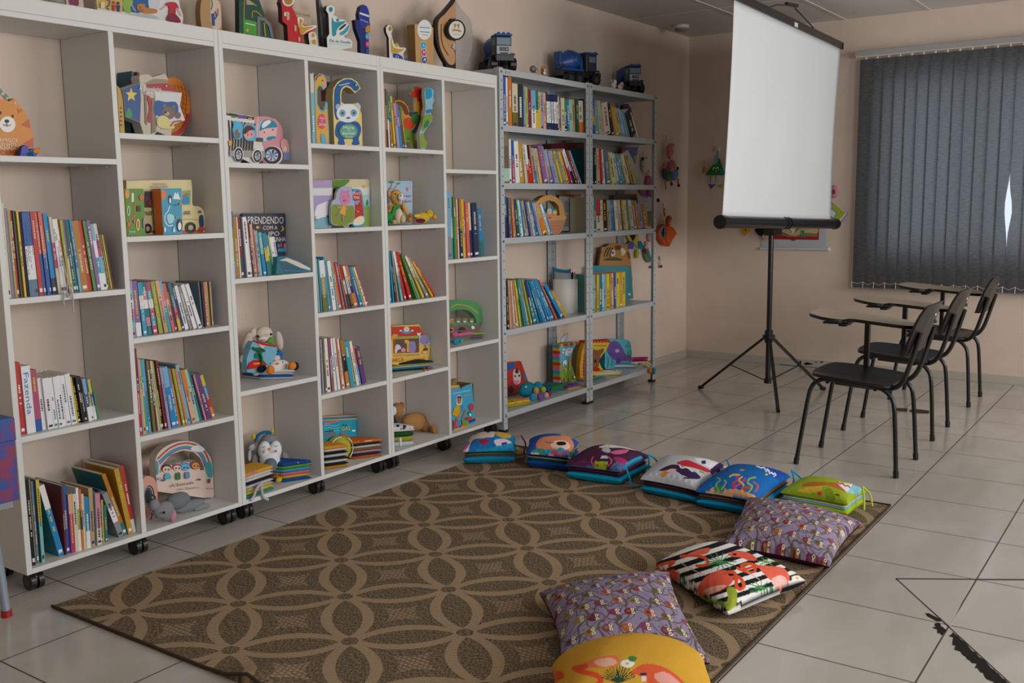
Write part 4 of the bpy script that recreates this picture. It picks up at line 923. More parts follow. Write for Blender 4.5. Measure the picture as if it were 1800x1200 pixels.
P5 = pillow_book('bright blue pillow book with coral reef print and teal binding', [(3.472, -1.288), (3.471, -1.55), (3.90, -1.545), (3.895, -1.27)], .135,
  px_art(Q2, '1467b4', [('p', '1a49a8', [(940, 150), (1030, 160), (1120, 185), (1060, 250), (1000, 220)]), ('s', 'd8a878', [(500, 385), (560, 330), (620, 290), (700, 310), (760, 310), (830, 330), (880, 350), (880, 372), (700, 365), (560, 380)]), ('e', 'c85a90', (545, 350, 22, 12)), ('e', 'c0b8d0', (620, 330, 30, 14)), ('s', '2a8a78', [(610, 320), (620, 280), (680, 290), (670, 325)]),
   ('l', '8ab43c', [(640, 320), (620, 280), (650, 250), (630, 230)], 9), ('l', 'c8b83c', [(660, 310), (690, 270), (680, 250)], 8), ('l', 'e03a5a', [(740, 310), (740, 270), (780, 240), (760, 220)], 14), ('l', 'e03a5a', [(740, 300), (790, 270), (820, 240)], 12), ('l', 'e8d04c', [(800, 320), (810, 280), (780, 250), (800, 225)], 9), ('l', '9ab83c', [(850, 330), (870, 290), (840, 270), (850, 240), (890, 230)], 12),
   ('l', 'e0503a', [(890, 330), (910, 290), (880, 260)], 10), ('l', 'c84a2a', [(820, 320), (800, 300), (850, 300)], 14), ('l', 'e8b83c', [(715, 225), (740, 212), (780, 212)], 12), ('e', 'd8a878', (800, 180, 18, 5)), ('e', 'e8c83c', (968, 210, 10, 6)),
   ('x', 'f0f0f4', [(900, 152), (935, 165), (950, 160), (960, 175)], 9), ('x', 'f0f0f4', [(965, 190), (975, 172), (990, 200), (985, 182)], 8), ('x', 'f0f0f4', [(990, 205), (1005, 195), (1012, 210), (1025, 200), (1032, 216), (1018, 222)], 8)]), '1296cf', ('5c4636', '8a6a58', '6a4a38'),
  [('1296cf', [(3.86, -1.56, .13), (3.84, -1.59, .12), (3.81, -1.60, .06)]), ('1296cf', [(3.86, -1.56, .13), (3.88, -1.60, .13), (3.90, -1.63, .14)]), ('1296cf', [(3.50, -1.565, .04), (3.49, -1.58, .09), (3.50, -1.57, .11)])], seed=12)
P6 = pillow_book('lime green pillow book with a yellow chick print, far corner of the rug', [(3.679, -1.575), (3.66, -1.86), (3.878, -1.87), (3.90, -1.60)], .115,
  px_art(Q2, '9ab02a', [('s', 'b86a2c', [(1210, 290), (1260, 262), (1380, 262), (1480, 275), (1510, 330), (1460, 310), (1380, 285), (1290, 290)]), ('s', 'e0b83c', [(1180, 320), (1260, 295), (1340, 290), (1350, 310), (1300, 335), (1230, 335)]), ('e', 'd84a3c', (1335, 340, 16, 16)), ('p', 'dfe6ea', [(1440, 258), (1560, 275), (1560, 320), (1520, 330)]), ('x', 'd0402c', [(1450, 262), (1475, 275), (1490, 270), (1510, 290), (1530, 285), (1545, 308), (1565, 300)], 9),
   ('p', '8ac4d8', [(1560, 280), (1650, 300), (1590, 345), (1520, 335)]), ('s', '8a4a24', [(1090, 390), (1110, 375), (1150, 385), (1130, 400)]), ('s', '8a4a24', [(1170, 400), (1200, 382), (1250, 390), (1230, 410)]), ('s', '8a4a24', [(1260, 412), (1290, 400), (1325, 410), (1310, 425)]), ('s', '7a4a20', [(1370, 320), (1400, 310), (1430, 330)]), ('s', '7a4a20', [(1430, 350), (1460, 340), (1470, 360)]),
   ('e', 'e6e2d8', (1420, 380, 14, 8)), ('e', 'e6e2d8', (1350, 400, 14, 8)), ('e', 'd88a2c', (1200, 348, 20, 6)), ('s', '7d9a24', [(1380, 300), (1420, 320), (1440, 380), (1400, 440), (1380, 380)])]), 'a9bd2c', ('8ac4d8', 'd8d8c0', 'a9bd2c'),
  [('b4c83a', [(3.80, -1.875, .12), (3.77, -1.90, .10), (3.74, -1.92, .05)]), ('b4c83a', [(3.80, -1.875, .12), (3.82, -1.91, .11), (3.80, -1.94, .06)])], seed=15)

# ---------------------------------------------------------------- shaped board books, trophies and boxes
Z1, Z2, Z3, Z4 = Crop(0, 0, 4), Crop(0, 300, 4), Crop(0, 600, 4), Crop(0, 800, 4)
Z5, Z6, Z7, Z8 = Crop(380, 80, 5.333), Crop(380, 300, 5.333), Crop(380, 500, 5.333), Crop(380, 700, 5)
V1, V2, V3, V4 = Crop(660, 120, 6.667), Crop(660, 300, 6.667), Crop(660, 480, 6.667), Crop(660, 640, 6.667)
U5, U6, U7 = Crop(100, 0, 4.5), Crop(480, 0, 4.5), Crop(820, 50, 5.294)
G1, G2, G3, G4 = Crop(870, 120, 5.333), Crop(870, 320, 5.333), Crop(870, 540, 5.333), Crop(985, 560, 8.571)
W3, S5 = Crop(1080, 240, 5), Crop(1240, 320, 5.333)
def decal(m_, L, art):
    for i, a in enumerate(art):
        d = -.0004*(i+1); k = a[0]
        if k in 'ps': m_.poly([L(*p) for p in (sm(a[2], 4) if k == 's' else a[2])], d, a[1])
        elif k == 'e':
            e = a[2]; t = R(e[4]) if len(e) > 4 else 0
            m_.poly([L(e[0]+e[2]*cos(q)*cos(t)-e[3]*sin(q)*sin(t), e[1]+e[2]*cos(q)*sin(t)+e[3]*sin(q)*cos(t)) for q in [2*pi*j/18 for j in range(18)]][::-1], d, a[1])
        elif k == 'l' or k == 'x': m_.poly([L(*p) for p in stroke(sm(a[2], 4, False) if k == 'l' else a[2], a[3])], d, a[1])
        elif k == 't':
            x0, y0, x1, y1, h, t_ = a[2:]; o = L(x0, y0); e = L(x1, y1); up = L(x0, y0-h)
            m_.text(t_, o, (e[0]-o[0], e[1]-o[1]), (up[0]-o[0], up[1]-o[1]), a[1], d)
def limits(x, z):
    """inner faces of the bookcase compartment that holds x"""
    if z is None or z > 1.9 or x > XU[2][2]: return None
    for a, b, c in XU:
        for l, r in ((a+TH, b-TH/2), (b+TH/2, c-TH)):
            if l-.03 < x < r+.03 and l < x < r: return l, r
    return None
def cut(name, label, cat, f, y, z, out, th, face, side, art=(), holes=(), smooth=0, kind='p', group=None, hs=0, yaw=0):
    """a flat board of thickness th standing at depth y, its outline and print given in the crop's pixels"""
    if smooth: out = sm(out, smooth)
    if hs: holes = [sm(h, hs) for h in holes]
    if y is None:
        b = max(out, key=lambda p: p[1]); y = min(.43, max(.2, on(2, z, *f(*b)).y))
    pl_ = max(out, key=lambda p: p[0]); xm_ = on(1, y, *f(*out[len(out)//2])).x; lim = limits(sum(on(1, .19, *f(*p)).x for p in out)/len(out), z)
    if lim:
        while on(1, y+th*.0, *f(*pl_)).x > lim[1]-.002 and y > .19: y -= .004
        while y+th > .468: y -= .004
    x0 = max(on(1, y, *f(*min(out, key=lambda p: p[0]+0*p[1]))).x, lim[0]+.0015 if lim else -9); P0 = Vector((x0, y, 0)); u = Vector((cos(yaw), sin(yaw), 0)); nn = Vector((sin(yaw), -cos(yaw), 0))
    def raw(px, py):
        r = ray(*f(px, py)); t = (P0-CP).dot(nn)/r.dot(nn); P = CP+r*t-P0; return P.dot(u), P.z
    zmin = min(raw(*p)[1] for p in out); hi_ = z is not None and z > 1.279 and zmin > z
    if hi_: zb_ = zmin; zmin = z
    L = lambda px, py: (min(max(raw(px, py)[0], 0 if lim else -9), (lim[1]-.0015-x0) if lim else 9), max(raw(px, py)[1]-zmin, 0.0003))
    oo = [L(*p) for p in out]
    if hi_: oo = [(a, 0 if b < zb_-z+.012 else b) for a, b in oo]
    m_ = MB(kind); m_.prism(oo, 0, th, face, side, [[L(*p) for p in h] for h in holes], cb=face); decal(m_, L, art)
    o = m_.build(name, loc=(P0.x, P0.y, z+.0004 if z is not None else zmin), rot=(0, 0, yaw)); o['_z'] = zmin; del o['_z']
    tag(o, label, cat, group); o.rotation_euler = (0, 0, yaw); return o
INK = '25262c'
BB = 'board_book'; BC = 'book'
# ---- left bookcase
cut('board_book', 'orange cat-shaped board book with white lettering at the left edge, leftmost bookcase', BC, Z1, .30, ZA[0],
 [(-110, 1100), (-130, 900), (-100, 780), (-60, 720), (-45, 650), (-30, 640), (-8, 690), (40, 700), (62, 715), (82, 705), (98, 692), (116, 700), (132, 735), (178, 790), (215, 870), (235, 970), (238, 1100)], .035, 'd98f3a', 'a85a90',
 [('p', 'c8603a', [(145, 880), (205, 835), (215, 905)]), ('p', 'c8603a', [(150, 1020), (236, 965), (236, 1040)]), ('p', 'c8603a', [(120, 765), (160, 775), (130, 800)]), ('p', 'e8a8a0', [(92, 735), (100, 705), (120, 735)]), ('p', 'e8a8a0', [(-25, 700), (0, 665), (25, 700)]), ('e', 'f0ece4', (50, 875, 56, 56)), ('e', INK, (45, 853, 17, 13)), ('e', INK, (88, 818, 6, 11)), ('e', INK, (0, 795, 8, 12)), ('l', INK, [(18, 872), (30, 884), (44, 876), (58, 886), (74, 876)], 4), ('l', 'c83050', [(44, 866), (45, 895)], 4),
  ('t', 'f4efe0', -70, 995, 118, 998, 24, 'OS AMIGOS'), ('t', 'f4efe0', -10, 1025, 106, 1027, 22, 'DO GATO'), ('t', 'f4efe0', -40, 1050, 120, 1052, 24, 'MALHADO'), ('t', 'b01c18', -10, 1090, 130, 1092, 34, 'FORMA!')])
cut('finger_puppet_book', 'small cloth puppet with purple ball head and orange tail beside the orange cat book', 'toy', Z1, .26, ZA[0], [(140, 1100), (150, 1050), (160, 1030), (178, 1020), (200, 1035), (205, 1060), (230, 1045), (255, 1048), (275, 1040), (286, 1060), (270, 1078), (240, 1080), (232, 1100)], .02, '6068b0', '4a5090',
 [('e', '6a70c0', (175, 1052, 25, 28)), ('s', 'e8912c', [(238, 1055), (262, 1042), (284, 1058), (266, 1076), (242, 1074)]), ('p', '1c5a7a', [(190, 1075), (232, 1065), (235, 1098), (195, 1098)])], kind='f')
cut('board_book', 'green spotted board book peeking up behind the orange cat book', BC, Z1, .36, ZA[0], [(-30, 1095), (-30, 640), (0, 620), (25, 650), (55, 670), (70, 700), (75, 1095)], .03, '6f8a72', '8a9c88', [('e', 'c8d0b8', (20, 660, 12, 10)), ('e', 'c8d0b8', (52, 690, 8, 8))])
row('left bookcase, right column, top compartment', Z1, ZBs[0], (845, 935), (1010, 940), (820, 520), (960, 560), 'brown 12 410,mustard 44 385,darkred 24 300,teal 14 425,red 20 430', y=.32) if 0 else None
cut('board_book', 'ochre book with dark spots squeezed at the left of the star-shaped book', BC, Z1, .22, ZBs[0], [(838, 935), (822, 600), (845, 625), (862, 700), (878, 935)], .12, 'c09a3a', '6a4a3a', [('e', '5a4020', (850, 760+30*k, 7, 7)) for k in range(5)])
for k, (c, x, yy, lab) in enumerate((('1c5a70', 925, 500, 'teal'), ('8a2a28', 963, 505, 'dark red'))):
    cut('board_book', 'upright %s book standing behind the star-shaped book' % lab, BC, Z1, .36+.0*k, ZBs[0], [(x-8, 935), (x, yy), (x+16, yy+4), (x+14, 935)], .09, c, c)
cut('board_book', 'round orange scaly animal book behind the star-shaped book', BC, Z1, .35, ZBs[0], circ(1215, 760, 122, 218, 30)[::-1], .03, 'cf7a26', 'b04a2a',
 [('l', 'a85a1c', [(1180+k*22, 590), (1200+k*22, 680), (1190+k*22, 800)], 3) for k in range(6)]+[('l', 'a85a1c', [(1150, 620+k*34), (1230, 606+k*34), (1320, 640+k*34)], 3) for k in range(8)]+[('l', 'b03a3c', [(1180, 958), (1260, 930), (1310, 860), (1322, 800)], 26)])
cut('board_book', 'star-shaped board book with a bear in bed and blue night panel', BC, Z1, .28, ZBs[0],
 [(865, 625), (985, 582), (978, 545), (985, 528), (1040, 522), (1075, 542), (1160, 518), (1182, 552), (1172, 590), (1180, 640), (1280, 652), (1262, 745), (1302, 845), (1212, 880), (1200, 955), (1105, 925), (1075, 948), (1012, 935), (985, 862), (882, 820)], .05, 'c8bca8', 'd8d4cc',
 [('p', '35588c', [(866, 626), (984, 584), (990, 700), (985, 860), (884, 818)]), ('p', 'e8c85a', [(922, 615), (932, 650), (965, 655), (940, 675), (948, 712), (922, 690), (898, 712), (902, 672), (885, 652), (912, 648)]), ('s', '3f9a6a', [(885, 815), (905, 755), (930, 820)]), ('p', '9a8a78', [(1010, 590), (1080, 555), (1172, 560), (1178, 590), (1060, 592)]), ('p', 'a83c3c', [(1030, 592), (1178, 586), (1260, 650), (1180, 640), (1030, 625)]),
  ('p', 'd8d8d8', [(1085, 645), (1276, 656), (1262, 745), (1298, 845), (1210, 878), (1098, 905)]), ('s', 'b03a3c', [(1030, 680), (1055, 690), (1062, 800), (1072, 860), (1036, 850), (1045, 760)]), ('p', '8a7868', [(1062, 690), (1086, 690), (1092, 930), (1062, 940)]), ('p', '8a7868', [(1012, 640), (1026, 640), (1032, 880), (1018, 870)]), ('s', '2c5a9c', [(1090, 712), (1160, 718), (1236, 722), (1238, 800), (1092, 812)]), ('e', '7a685c', (1182, 795, 48, 46)), ('e', '7a685c', (1150, 745, 16, 14)), ('e', '7a685c', (1212, 752, 14, 13)), ('e', '7a685c', (1246, 812, 20, 24)), ('e', 'b8a898', (1168, 800, 18, 14)), ('e', INK, (1158, 792, 8, 6)), ('s', 'd8cc88', [(1100, 830), (1150, 815), (1200, 860), (1215, 905), (1110, 895)]), ('l', 'b05860', [(1190, 890), (1215, 860), (1270, 850)], 12),
  ('t', 'f0f0f6', 970, 634, 1124, 640, 26, 'A Estrelinha'), ('t', 'f0f0f6', 1000, 664, 1098, 670, 26, 'Sumida'), ('t', 'f6f0ea', 1042, 604, 1158, 612, 11, 'Pedro Guardado') if 0 else ('e', 'f6f0ea', (1160, 606, 5, 5))])
cut('board_book', 'cream bus-shaped board book behind the green and the blue books', BC, Z2, .32, ZBs[1],
 sm([(890, 90), (905, 78), (1100, 72), (1320, 69), (1345, 82), (1352, 160), (1356, 246), (1400, 256), (1432, 290), (1440, 350), (1436, 420), (1420, 440), (1200, 443), (900, 446), (888, 300)], 3), .04, 'ded09a', 'c8b878',
 [('p', 'b8503a', [(1000, 425), (1436, 420), (1425, 440), (1000, 444)]), ('p', '5c4a4c', [(1014, 150), (1066, 150), (1066, 264), (1014, 264)]), ('p', '8ab07a', [(1282, 145), (1338, 140), (1338, 244), (1284, 246)]), ('s', '2f8ac0', [(1284, 200), (1310, 175), (1330, 205), (1322, 238), (1284, 238)]), ('l', 'c84a3a', [(1284, 185), (1310, 168), (1330, 175)], 9), ('e', '7a4a6a', (1030, 200, 14, 20)), ('e', 'a8443a', (1055, 230, 12, 20)), ('l', 'b8a050', [(1282, 350), (1330, 345), (1390, 352)], 5),
  ('e', '26262a', (1036, 412, 28, 36)), ('e', 'b8a880', (1036, 412, 13, 18)), ('e', '26262a', (1336, 404, 38, 38)), ('e', 'b8a880', (1336, 404, 18, 18)), ('s', '2c4a70', [(1398, 330), (1422, 318), (1428, 395), (1404, 400)]), ('e', '3a6ab0', (1400, 294, 12, 9)), ('s', 'c83c34', [(1400, 400), (1424, 398), (1428, 425), (1392, 425)]),
  ('t', 'c04a50', 1062, 108, 1164, 105, 14, 'TODOS A'), ('t', '2c6a9c', 1055, 127, 1174, 123, 14, 'BORDO DO'), ('t', INK, 1016, 320, 1066, 318, 30, 'NIE'), ('t', INK, 1284, 317, 1334, 315, 30, 'AR')])
cut('board_book', 'green activity board book standing in front of the bus-shaped book', BC, Z2, .23, ZBs[1], [(878, 462), (876, 130), (1002, 128), (1010, 134), (1022, 452), (1016, 458)], .012, '5f8c2e', 'd8c83a',
 [('e', 'e29a3c', (895, 165, 15, 34)), ('p', 'e8ecd8', [(925, 160), (940, 160), (940, 222), (925, 222)]), ('l', 'e0622c', [(955, 212), (945, 260), (952, 300), (935, 330), (915, 350), (912, 400)], 7), ('e', 'e8eadc', (903, 285, 11, 34)), ('e', '5f8c2e', (903, 285, 7, 28)), ('e', 'f0dc4a', (968, 382, 13, 42)), ('e', 'b04a8c', (968, 382, 7, 30)), ('e', 'e0622c', (990, 190, 13, 20)), ('e', 'e0622c', (898, 378, 9, 15)), ('e', 'd060a0', (942, 358, 7, 14)), ('p', '2c5020', [(960, 250), (985, 250), (985, 290), (960, 290)]), ('e', 'a880b0', (1008, 370, 8, 36))]+[('p', 'e8ecd8', [(905+k*15, 425), (915+k*15, 432), (905+k*15, 439)]) for k in range(3)])
cut('board_book', 'sky blue board book with penguins and a thick orange spine', BC, Z2, .225, ZBs[1], [(1140, 453), (1130, 128), (1276, 125), (1284, 445)], .05, '3f9cbc', 'd8702c',
 [('e', 'e87a30', (1150, 170, 18, 34)), ('p', 'e8f0f0', [(1214, 200), (1232, 150), (1240, 170), (1248, 150), (1268, 205)]), ('s', 'a8d8e0', [(1172, 320), (1195, 305), (1225, 325), (1215, 365), (1185, 372)]), ('l', 'd8ecf0', [(1192, 250), (1180, 285), (1160, 315), (1158, 350), (1180, 388), (1215, 385)], 7), ('e', '26303a', (1194, 205, 12, 32)), ('e', 'f0f0ec', (1194, 212, 7, 20)), ('e', '26303a', (1260, 385, 20, 44)), ('e', 'f0f0ec', (1260, 393, 12, 28)), ('e', 'e88a3c', (1262, 358, 5, 4)), ('p', 'e8f0f0', [(1210, 432), (1220, 390), (1230, 432)]), ('t', '1c4a60', 1218, 248, 1245, 247, 12, 'Oli'), ('t', '1c4a60', 1218, 268, 1255, 267, 12, 'Mundo') if 0 else ('e', 'e87a30', (1262, 235, 7, 9)), ('e', 'e87a30', (1235, 330, 6, 8)), ('p', 'e8f0f0', [(1142, 402), (1160, 402), (1160, 432), (1142, 432)])])
cut('board_book', 'rainbow handle board book with four round little heads on it', BC, Z3, None, ZB,
 sm([(1110, 1068), (1098, 960), (1096, 840), (1130, 780), (1200, 735), (1290, 712), (1385, 728), (1450, 785), (1488, 850), (1498, 960), (1506, 1095)], 3, False)+[(1500, 1108), (1430, 1112)], .04, 'e6cfc2', 'd8d0c0',
 [('l', 'b8464c', [(1108, 840), (1190, 765), (1290, 728), (1380, 742), (1440, 790), (1472, 860)], 11), ('l', 'e0d4a8', [(1112, 850), (1192, 777), (1290, 740), (1376, 754), (1432, 800), (1462, 870)], 11), ('l', '3f9cc4', [(1116, 862), (1196, 790), (1290, 754), (1372, 768), (1424, 812), (1450, 880)], 14), ('l', '7a5a9c', [(1122, 876), (1200, 802), (1290, 766), (1368, 780), (1414, 822), (1440, 892)], 7),
  ('s', 'e8ecf0', [(1340, 770), (1360, 748), (1400, 745), (1440, 770), (1410, 790), (1370, 785)]), ('s', '4aa0a8', [(1440, 880), (1480, 860), (1492, 960), (1460, 960)]), ('s', '5aa0b4', [(1098, 850), (1112, 880), (1112, 940), (1098, 940)]),
  ('e', '3a2a30', (1168, 905, 36, 30)), ('e', 'ecc8b4', (1170, 912, 30, 24)), ('e', '9a5a5c', (1243, 895, 34, 26)), ('e', 'f0d0c0', (1243, 903, 26, 20)), ('e', '5a9ac8', (1300, 890, 36, 30)), ('e', '78b4d8', (1300, 896, 28, 22)), ('e', '8a4a24', (1368, 880, 38, 30)), ('e', 'e0a060', (1370, 885, 26, 22))]+
 [('e', INK, (x+d, y_, 4, 6)) for x, y_ in ((1170, 912), (1243, 902), (1300, 898), (1370, 886)) for d in (-11, 11)]+
 [('s', '5ab4c8', [(1155, 940), (1185, 940), (1192, 975), (1150, 975)]), ('s', '3f7a58', [(1232, 935), (1256, 935), (1258, 978), (1230, 978)]), ('s', '6a94c0', [(1295, 930), (1320, 930), (1322, 970), (1294, 970)]), ('e', '6a5a60', (1140, 985, 12, 8)), ('e', '8ab0c4', (1112, 975, 12, 8)), ('e', '6a5a60', (1390, 980, 12, 7)), ('p', '6a4a50', [(1450, 975), (1468, 975), (1466, 1005), (1452, 1005)]),
  ('t', '6b5a58', 1186, 1035, 1350, 1010, 22, 'A Estrada'), ('t', '6b5a58', 1238, 1056, 1384, 1040, 14, 'de Tijolos'), ('t', 'c03050', 1442, 1048, 1490, 1050, 12, 'POP')],
 holes=[[(1122, 935), (1136, 885), (1140, 880), (1200, 808), (1290, 778), (1362, 790), (1408, 832), (1436, 900), (1438, 918), (1405, 918), (1408, 880), (1370, 848), (1334, 862), (1300, 858), (1270, 870), (1243, 866), (1210, 884), (1168, 874), (1134, 892), (1130, 936)]])
cut('board_book', 'pink instrument-shaped board book half hidden behind the bookcase divider', BC, Z3, .30, ZB, sm([(1000, 830), (1040, 812), (1078, 835), (1095, 890), (1100, 980), (1085, 1030), (1095, 1080), (1060, 1110), (1000, 1115), (985, 960)], 3), .03, 'dba090', 'c8a8a0',
 [('e', '2c2c30', (1040, 955, 38, 78)), ('e', 'c8c0b0', (1036, 955, 33, 70)), ('e', '2c2c30', (1034, 955, 29, 64)), ('e', '4a6a7a', (1032, 955, 24, 56)), ('e', '2c2c30', (1030, 955, 20, 48)), ('l', INK, [(1040, 1130), (1060, 1090), (1050, 1070)], 5)])
# ---- middle bookcase
cut('board_book', 'pink car-shaped board book with a child in a teal cap', BC, Z5, .30, ZA[0],
 [(350, 1078), (345, 900), (352, 700), (362, 668), (400, 664), (480, 666), (560, 690), (610, 750), (626, 800), (625, 862), (660, 890), (684, 940), (686, 1000), (680, 1072), (620, 1074), (580, 1102), (520, 1110), (460, 1100), (430, 1078)], .035, 'd6909c', 'e0b8c0',
 [('p', 'd8b8bc', [(385, 670), (398, 668), (398, 880), (360, 880)]), ('s', 'a8d4e4', [(405, 730), (450, 700), (520, 700), (562, 740), (560, 850), (500, 888), (410, 880)]), ('s', 'e8b8b8', [(405, 800), (470, 770), (560, 765), (556, 850), (500, 862), (410, 862)]), ('s', '1c8aa4', [(405, 800), (425, 720), (480, 692), (545, 715), (568, 765), (500, 772), (440, 785)]), ('s', 'e8ecec', [(425, 765), (440, 720), (490, 698), (510, 720), (450, 770)]), ('s', '1c8aa4', [(470, 868), (520, 850), (562, 862), (520, 880), (490, 892)]), ('e', INK, (448, 815, 5, 7)), ('e', INK, (528, 790, 5, 7)),
  ('s', 'e0a8a8', [(600, 900), (650, 880), (675, 930), (672, 1000), (620, 1000)]), ('e', 'e8dcc0', (640, 970, 16, 24)), ('p', '7c94c4', [(625, 1006), (684, 1004), (680, 1070), (625, 1070)]), ('e', 'f0ecec', (520, 1030, 96, 90)), ('e', '26262a', (516, 1030, 88, 84)), ('e', 'd8dce0', (514, 1030, 58, 56))]+
 [('p', c, [(514, 1030), (514+54*cos(R(a)), 1030+52*sin(R(a))), (514+54*cos(R(a+24)), 1030+52*sin(R(a+24)))][::-1]) for a, c in ((0, '8a4a9c'), (45, '3aa0c4'), (90, 'c83c4c'), (135, '3aa0c4'), (180, 'a06ab0'), (225, '3aa0c4'), (270, INK), (315, '8a4a9c'))]+[('e', '3ab0d0', (514, 1030, 14, 14))])
cut('board_book', 'zebra-striped jeep board book in front of the pink car book', BC, Z5, .235, ZA[0],
 [(112, 1092), (100, 980), (92, 820), (90, 652), (130, 632), (345, 664), (356, 680), (362, 860), (424, 866), (430, 930), (446, 960), (446, 1050), (410, 1060), (400, 1094), (362, 1100), (335, 1085), (240, 1060), (222, 1090), (190, 1092), (160, 1080)], .05, 'dcdad2', '8a7a6a',
 [('p', '2a2628', [(92, 652), (345, 700), (356, 690), (352, 672), (130, 634)]), ('p', '6a4a9c', [(195, 650), (285, 655), (285, 690), (200, 682)]), ('p', '4a8a3c', [(140, 656), (185, 662), (185, 680), (142, 676)]), ('p', 'e0a030', [(298, 678), (335, 682), (335, 700), (298, 698)])]+
 [('p', '2a2628', [(108+k*30, 700+k*4), (122+k*30, 702+k*4), (136+k*26, 900), (128+k*26, 985), (114+k*26, 985), (120+k*26, 900)]) for k in range(9)]+
 [('s', '4ab4dc', [(150, 725), (232, 730), (234, 860), (165, 870)]), ('e', '6c6c72', (190, 830, 28, 46)), ('e', 'a89c9c', (208, 800, 14, 18)), ('l', '4c4c52', [(150, 880), (140, 800), (155, 735)], 8), ('s', '4ab4dc', [(250, 740), (350, 748), (360, 880), (260, 880)]), ('e', '9094a0', (290, 760, 38, 34)), ('e', 'e0a0a4', (295, 832, 52, 46)), ('s', '4a2c22', [(238, 820), (260, 765), (310, 755), (352, 790), (300, 798), (262, 830)]), ('e', INK, (284, 838, 5, 7)), ('e', INK, (320, 834, 5, 7)),
  ('p', 'e8a83a', [(102, 890), (134, 895), (130, 940), (104, 940)]), ('p', '4a4440', [(365, 864), (424, 868), (424, 905), (368, 900)]), ('p', '9c9a96', [(110, 985), (440, 990), (444, 1050), (112, 1040)]), ('e', 'f0ecec', (193, 1022, 46, 70)), ('e', '26262a', (193, 1026, 40, 66)), ('e', 'd8dce0', (193, 1026, 26, 42)), ('e', 'f0ecec', (366, 1035, 48, 64)), ('e', '26262a', (368, 1038, 40, 58)), ('e', 'd8dce0', (368, 1038, 26, 38))]+
 [('p', c, [(x, y_), (x+22*cos(R(a)), y_+36*sin(R(a))), (x+22*cos(R(a+30)), y_+36*sin(R(a+30)))][::-1]) for x, y_ in ((193, 1026), (368, 1038)) for a, c in ((0, 'c83c6c'), (60, '3aa0c4'), (120, 'e0a030'), (180, '3a5a9c'), (240, INK), (300, '3aa0c4'))])
cut('board_book', 'dark blue board book with large white title standing behind the leaning books', BC, Z6, .36, ZA[1], rrect(250, 430, 652, 975, 22)[::-1]+[], .02, '3a3b4c', '2a6a80',
 [('t', 'ece8dc', 262, 530, 632, 528, 70, 'PRENDENDO') if 0 else ('t', 'ece8dc', 255, 530, 632, 528, 68, 'APRENDENDO'), ('t', 'ece8dc', 440, 586, 574, 582, 36, 'COM A'), ('t', 'ece8dc', 430, 645, 592, 640, 42, 'PAPO') if 0 else ('t', 'ece8dc', 440, 645, 592, 640, 42, 'TURPO') if 0 else ('t', 'ece8dc', 492, 645, 592, 640, 42, 'IPO'), ('t', 'ece8dc', 530, 700, 648, 692, 42, 'GINHA'), ('s', 'e0a83c', [(610, 545), (632, 565), (630, 590), (600, 600), (618, 580)]), ('s', 'e0a83c', [(380, 550), (405, 560), (395, 575), (370, 570)]), ('p', '3a98b4', [(580, 760), (660, 755), (652, 790), (570, 790)]), ('e', 'c04a4c', (605, 728, 14, 20)), ('e', 'c86aa0', (640, 735, 12, 26)), ('e', '3a98b4', (580, 735, 10, 18))])
cut('open_book', 'thick teal book lying half open at the right of the leaning row', BC, Z6, .22, ZA[1], [(560, 960), (575, 800), (650, 788), (770, 835), (892, 895), (888, 940), (760, 948), (640, 962)], .14, '2a6f80', '3a8a9c',
 [('p', 'd8ccc0', [(590, 832), (665, 806), (770, 845), (884, 905), (880, 925), (790, 900), (655, 838)]), ('p', '2a5f6c', [(590, 840), (650, 842), (780, 905), (860, 938), (640, 955)]), ('l', '2a8ab8', [(640, 925), (760, 930), (880, 938)], 6)])
cut('board_book', 'lilac castle board book at the left of the tree book', BC, Z6, .225, ZBs[1], [(920, 540), (902, 90), (1086, 82), (1090, 300), (1078, 532)], .012, 'ab9cc8', 'c8c0d8',
 [('t', 'e8a0b4', 915, 132, 1050, 126, 30, 'CASTELO'), ('p', 'dcdce0', [(906, 160), (1088, 158), (1090, 228), (908, 230)]), ('s', 'e6e6ea', [(925, 440), (940, 330), (1000, 300), (1045, 282), (1090, 320), (1085, 420), (1010, 440)]), ('p', '7ab0b8', [(918, 460), (1000, 432), (1084, 420), (1078, 530), (922, 536)]), ('s', '2c7a78', [(1030, 432), (1042, 408), (1056, 432)]), ('p', 'c05a7c', [(1044, 490), (1056, 490), (1056, 525), (1044, 525)]), ('p', 'e89aa0', [(922, 420), (934, 420), (934, 450), (922, 450)]), ('e', '4a9cc0', (930, 458, 14, 10))])
cut('board_book', 'board book with a tree, meadow and small yellow bee, right side of the compartment', BC, Z6, .33, ZBs[1], rrect(1088, 84, 1438, 525, 18)[::-1], .012, 'd8c8a0', 'dcd8c8',
 [('p', '8aa63a', [(1090, 330), (1436, 330), (1438, 522), (1090, 524)]), ('p', 'a8d4e0', [(1390, 235), (1434, 230), (1436, 335), (1390, 335)]), ('s', '5c8a2c', [(1090, 95), (1150, 88), (1250, 90), (1220, 130), (1160, 168), (1090, 160)]), ('p', '5c3a24', [(1090, 170), (1118, 170), (1106, 295), (1090, 295)]), ('p', 'd8dcd8', [(1270, 160), (1436, 158), (1436, 230), (1270, 230)]), ('e', 'e0a83c', (1384, 155, 16, 14)), ('s', '2f8a5a', [(1400, 325), (1412, 272), (1424, 325)])])
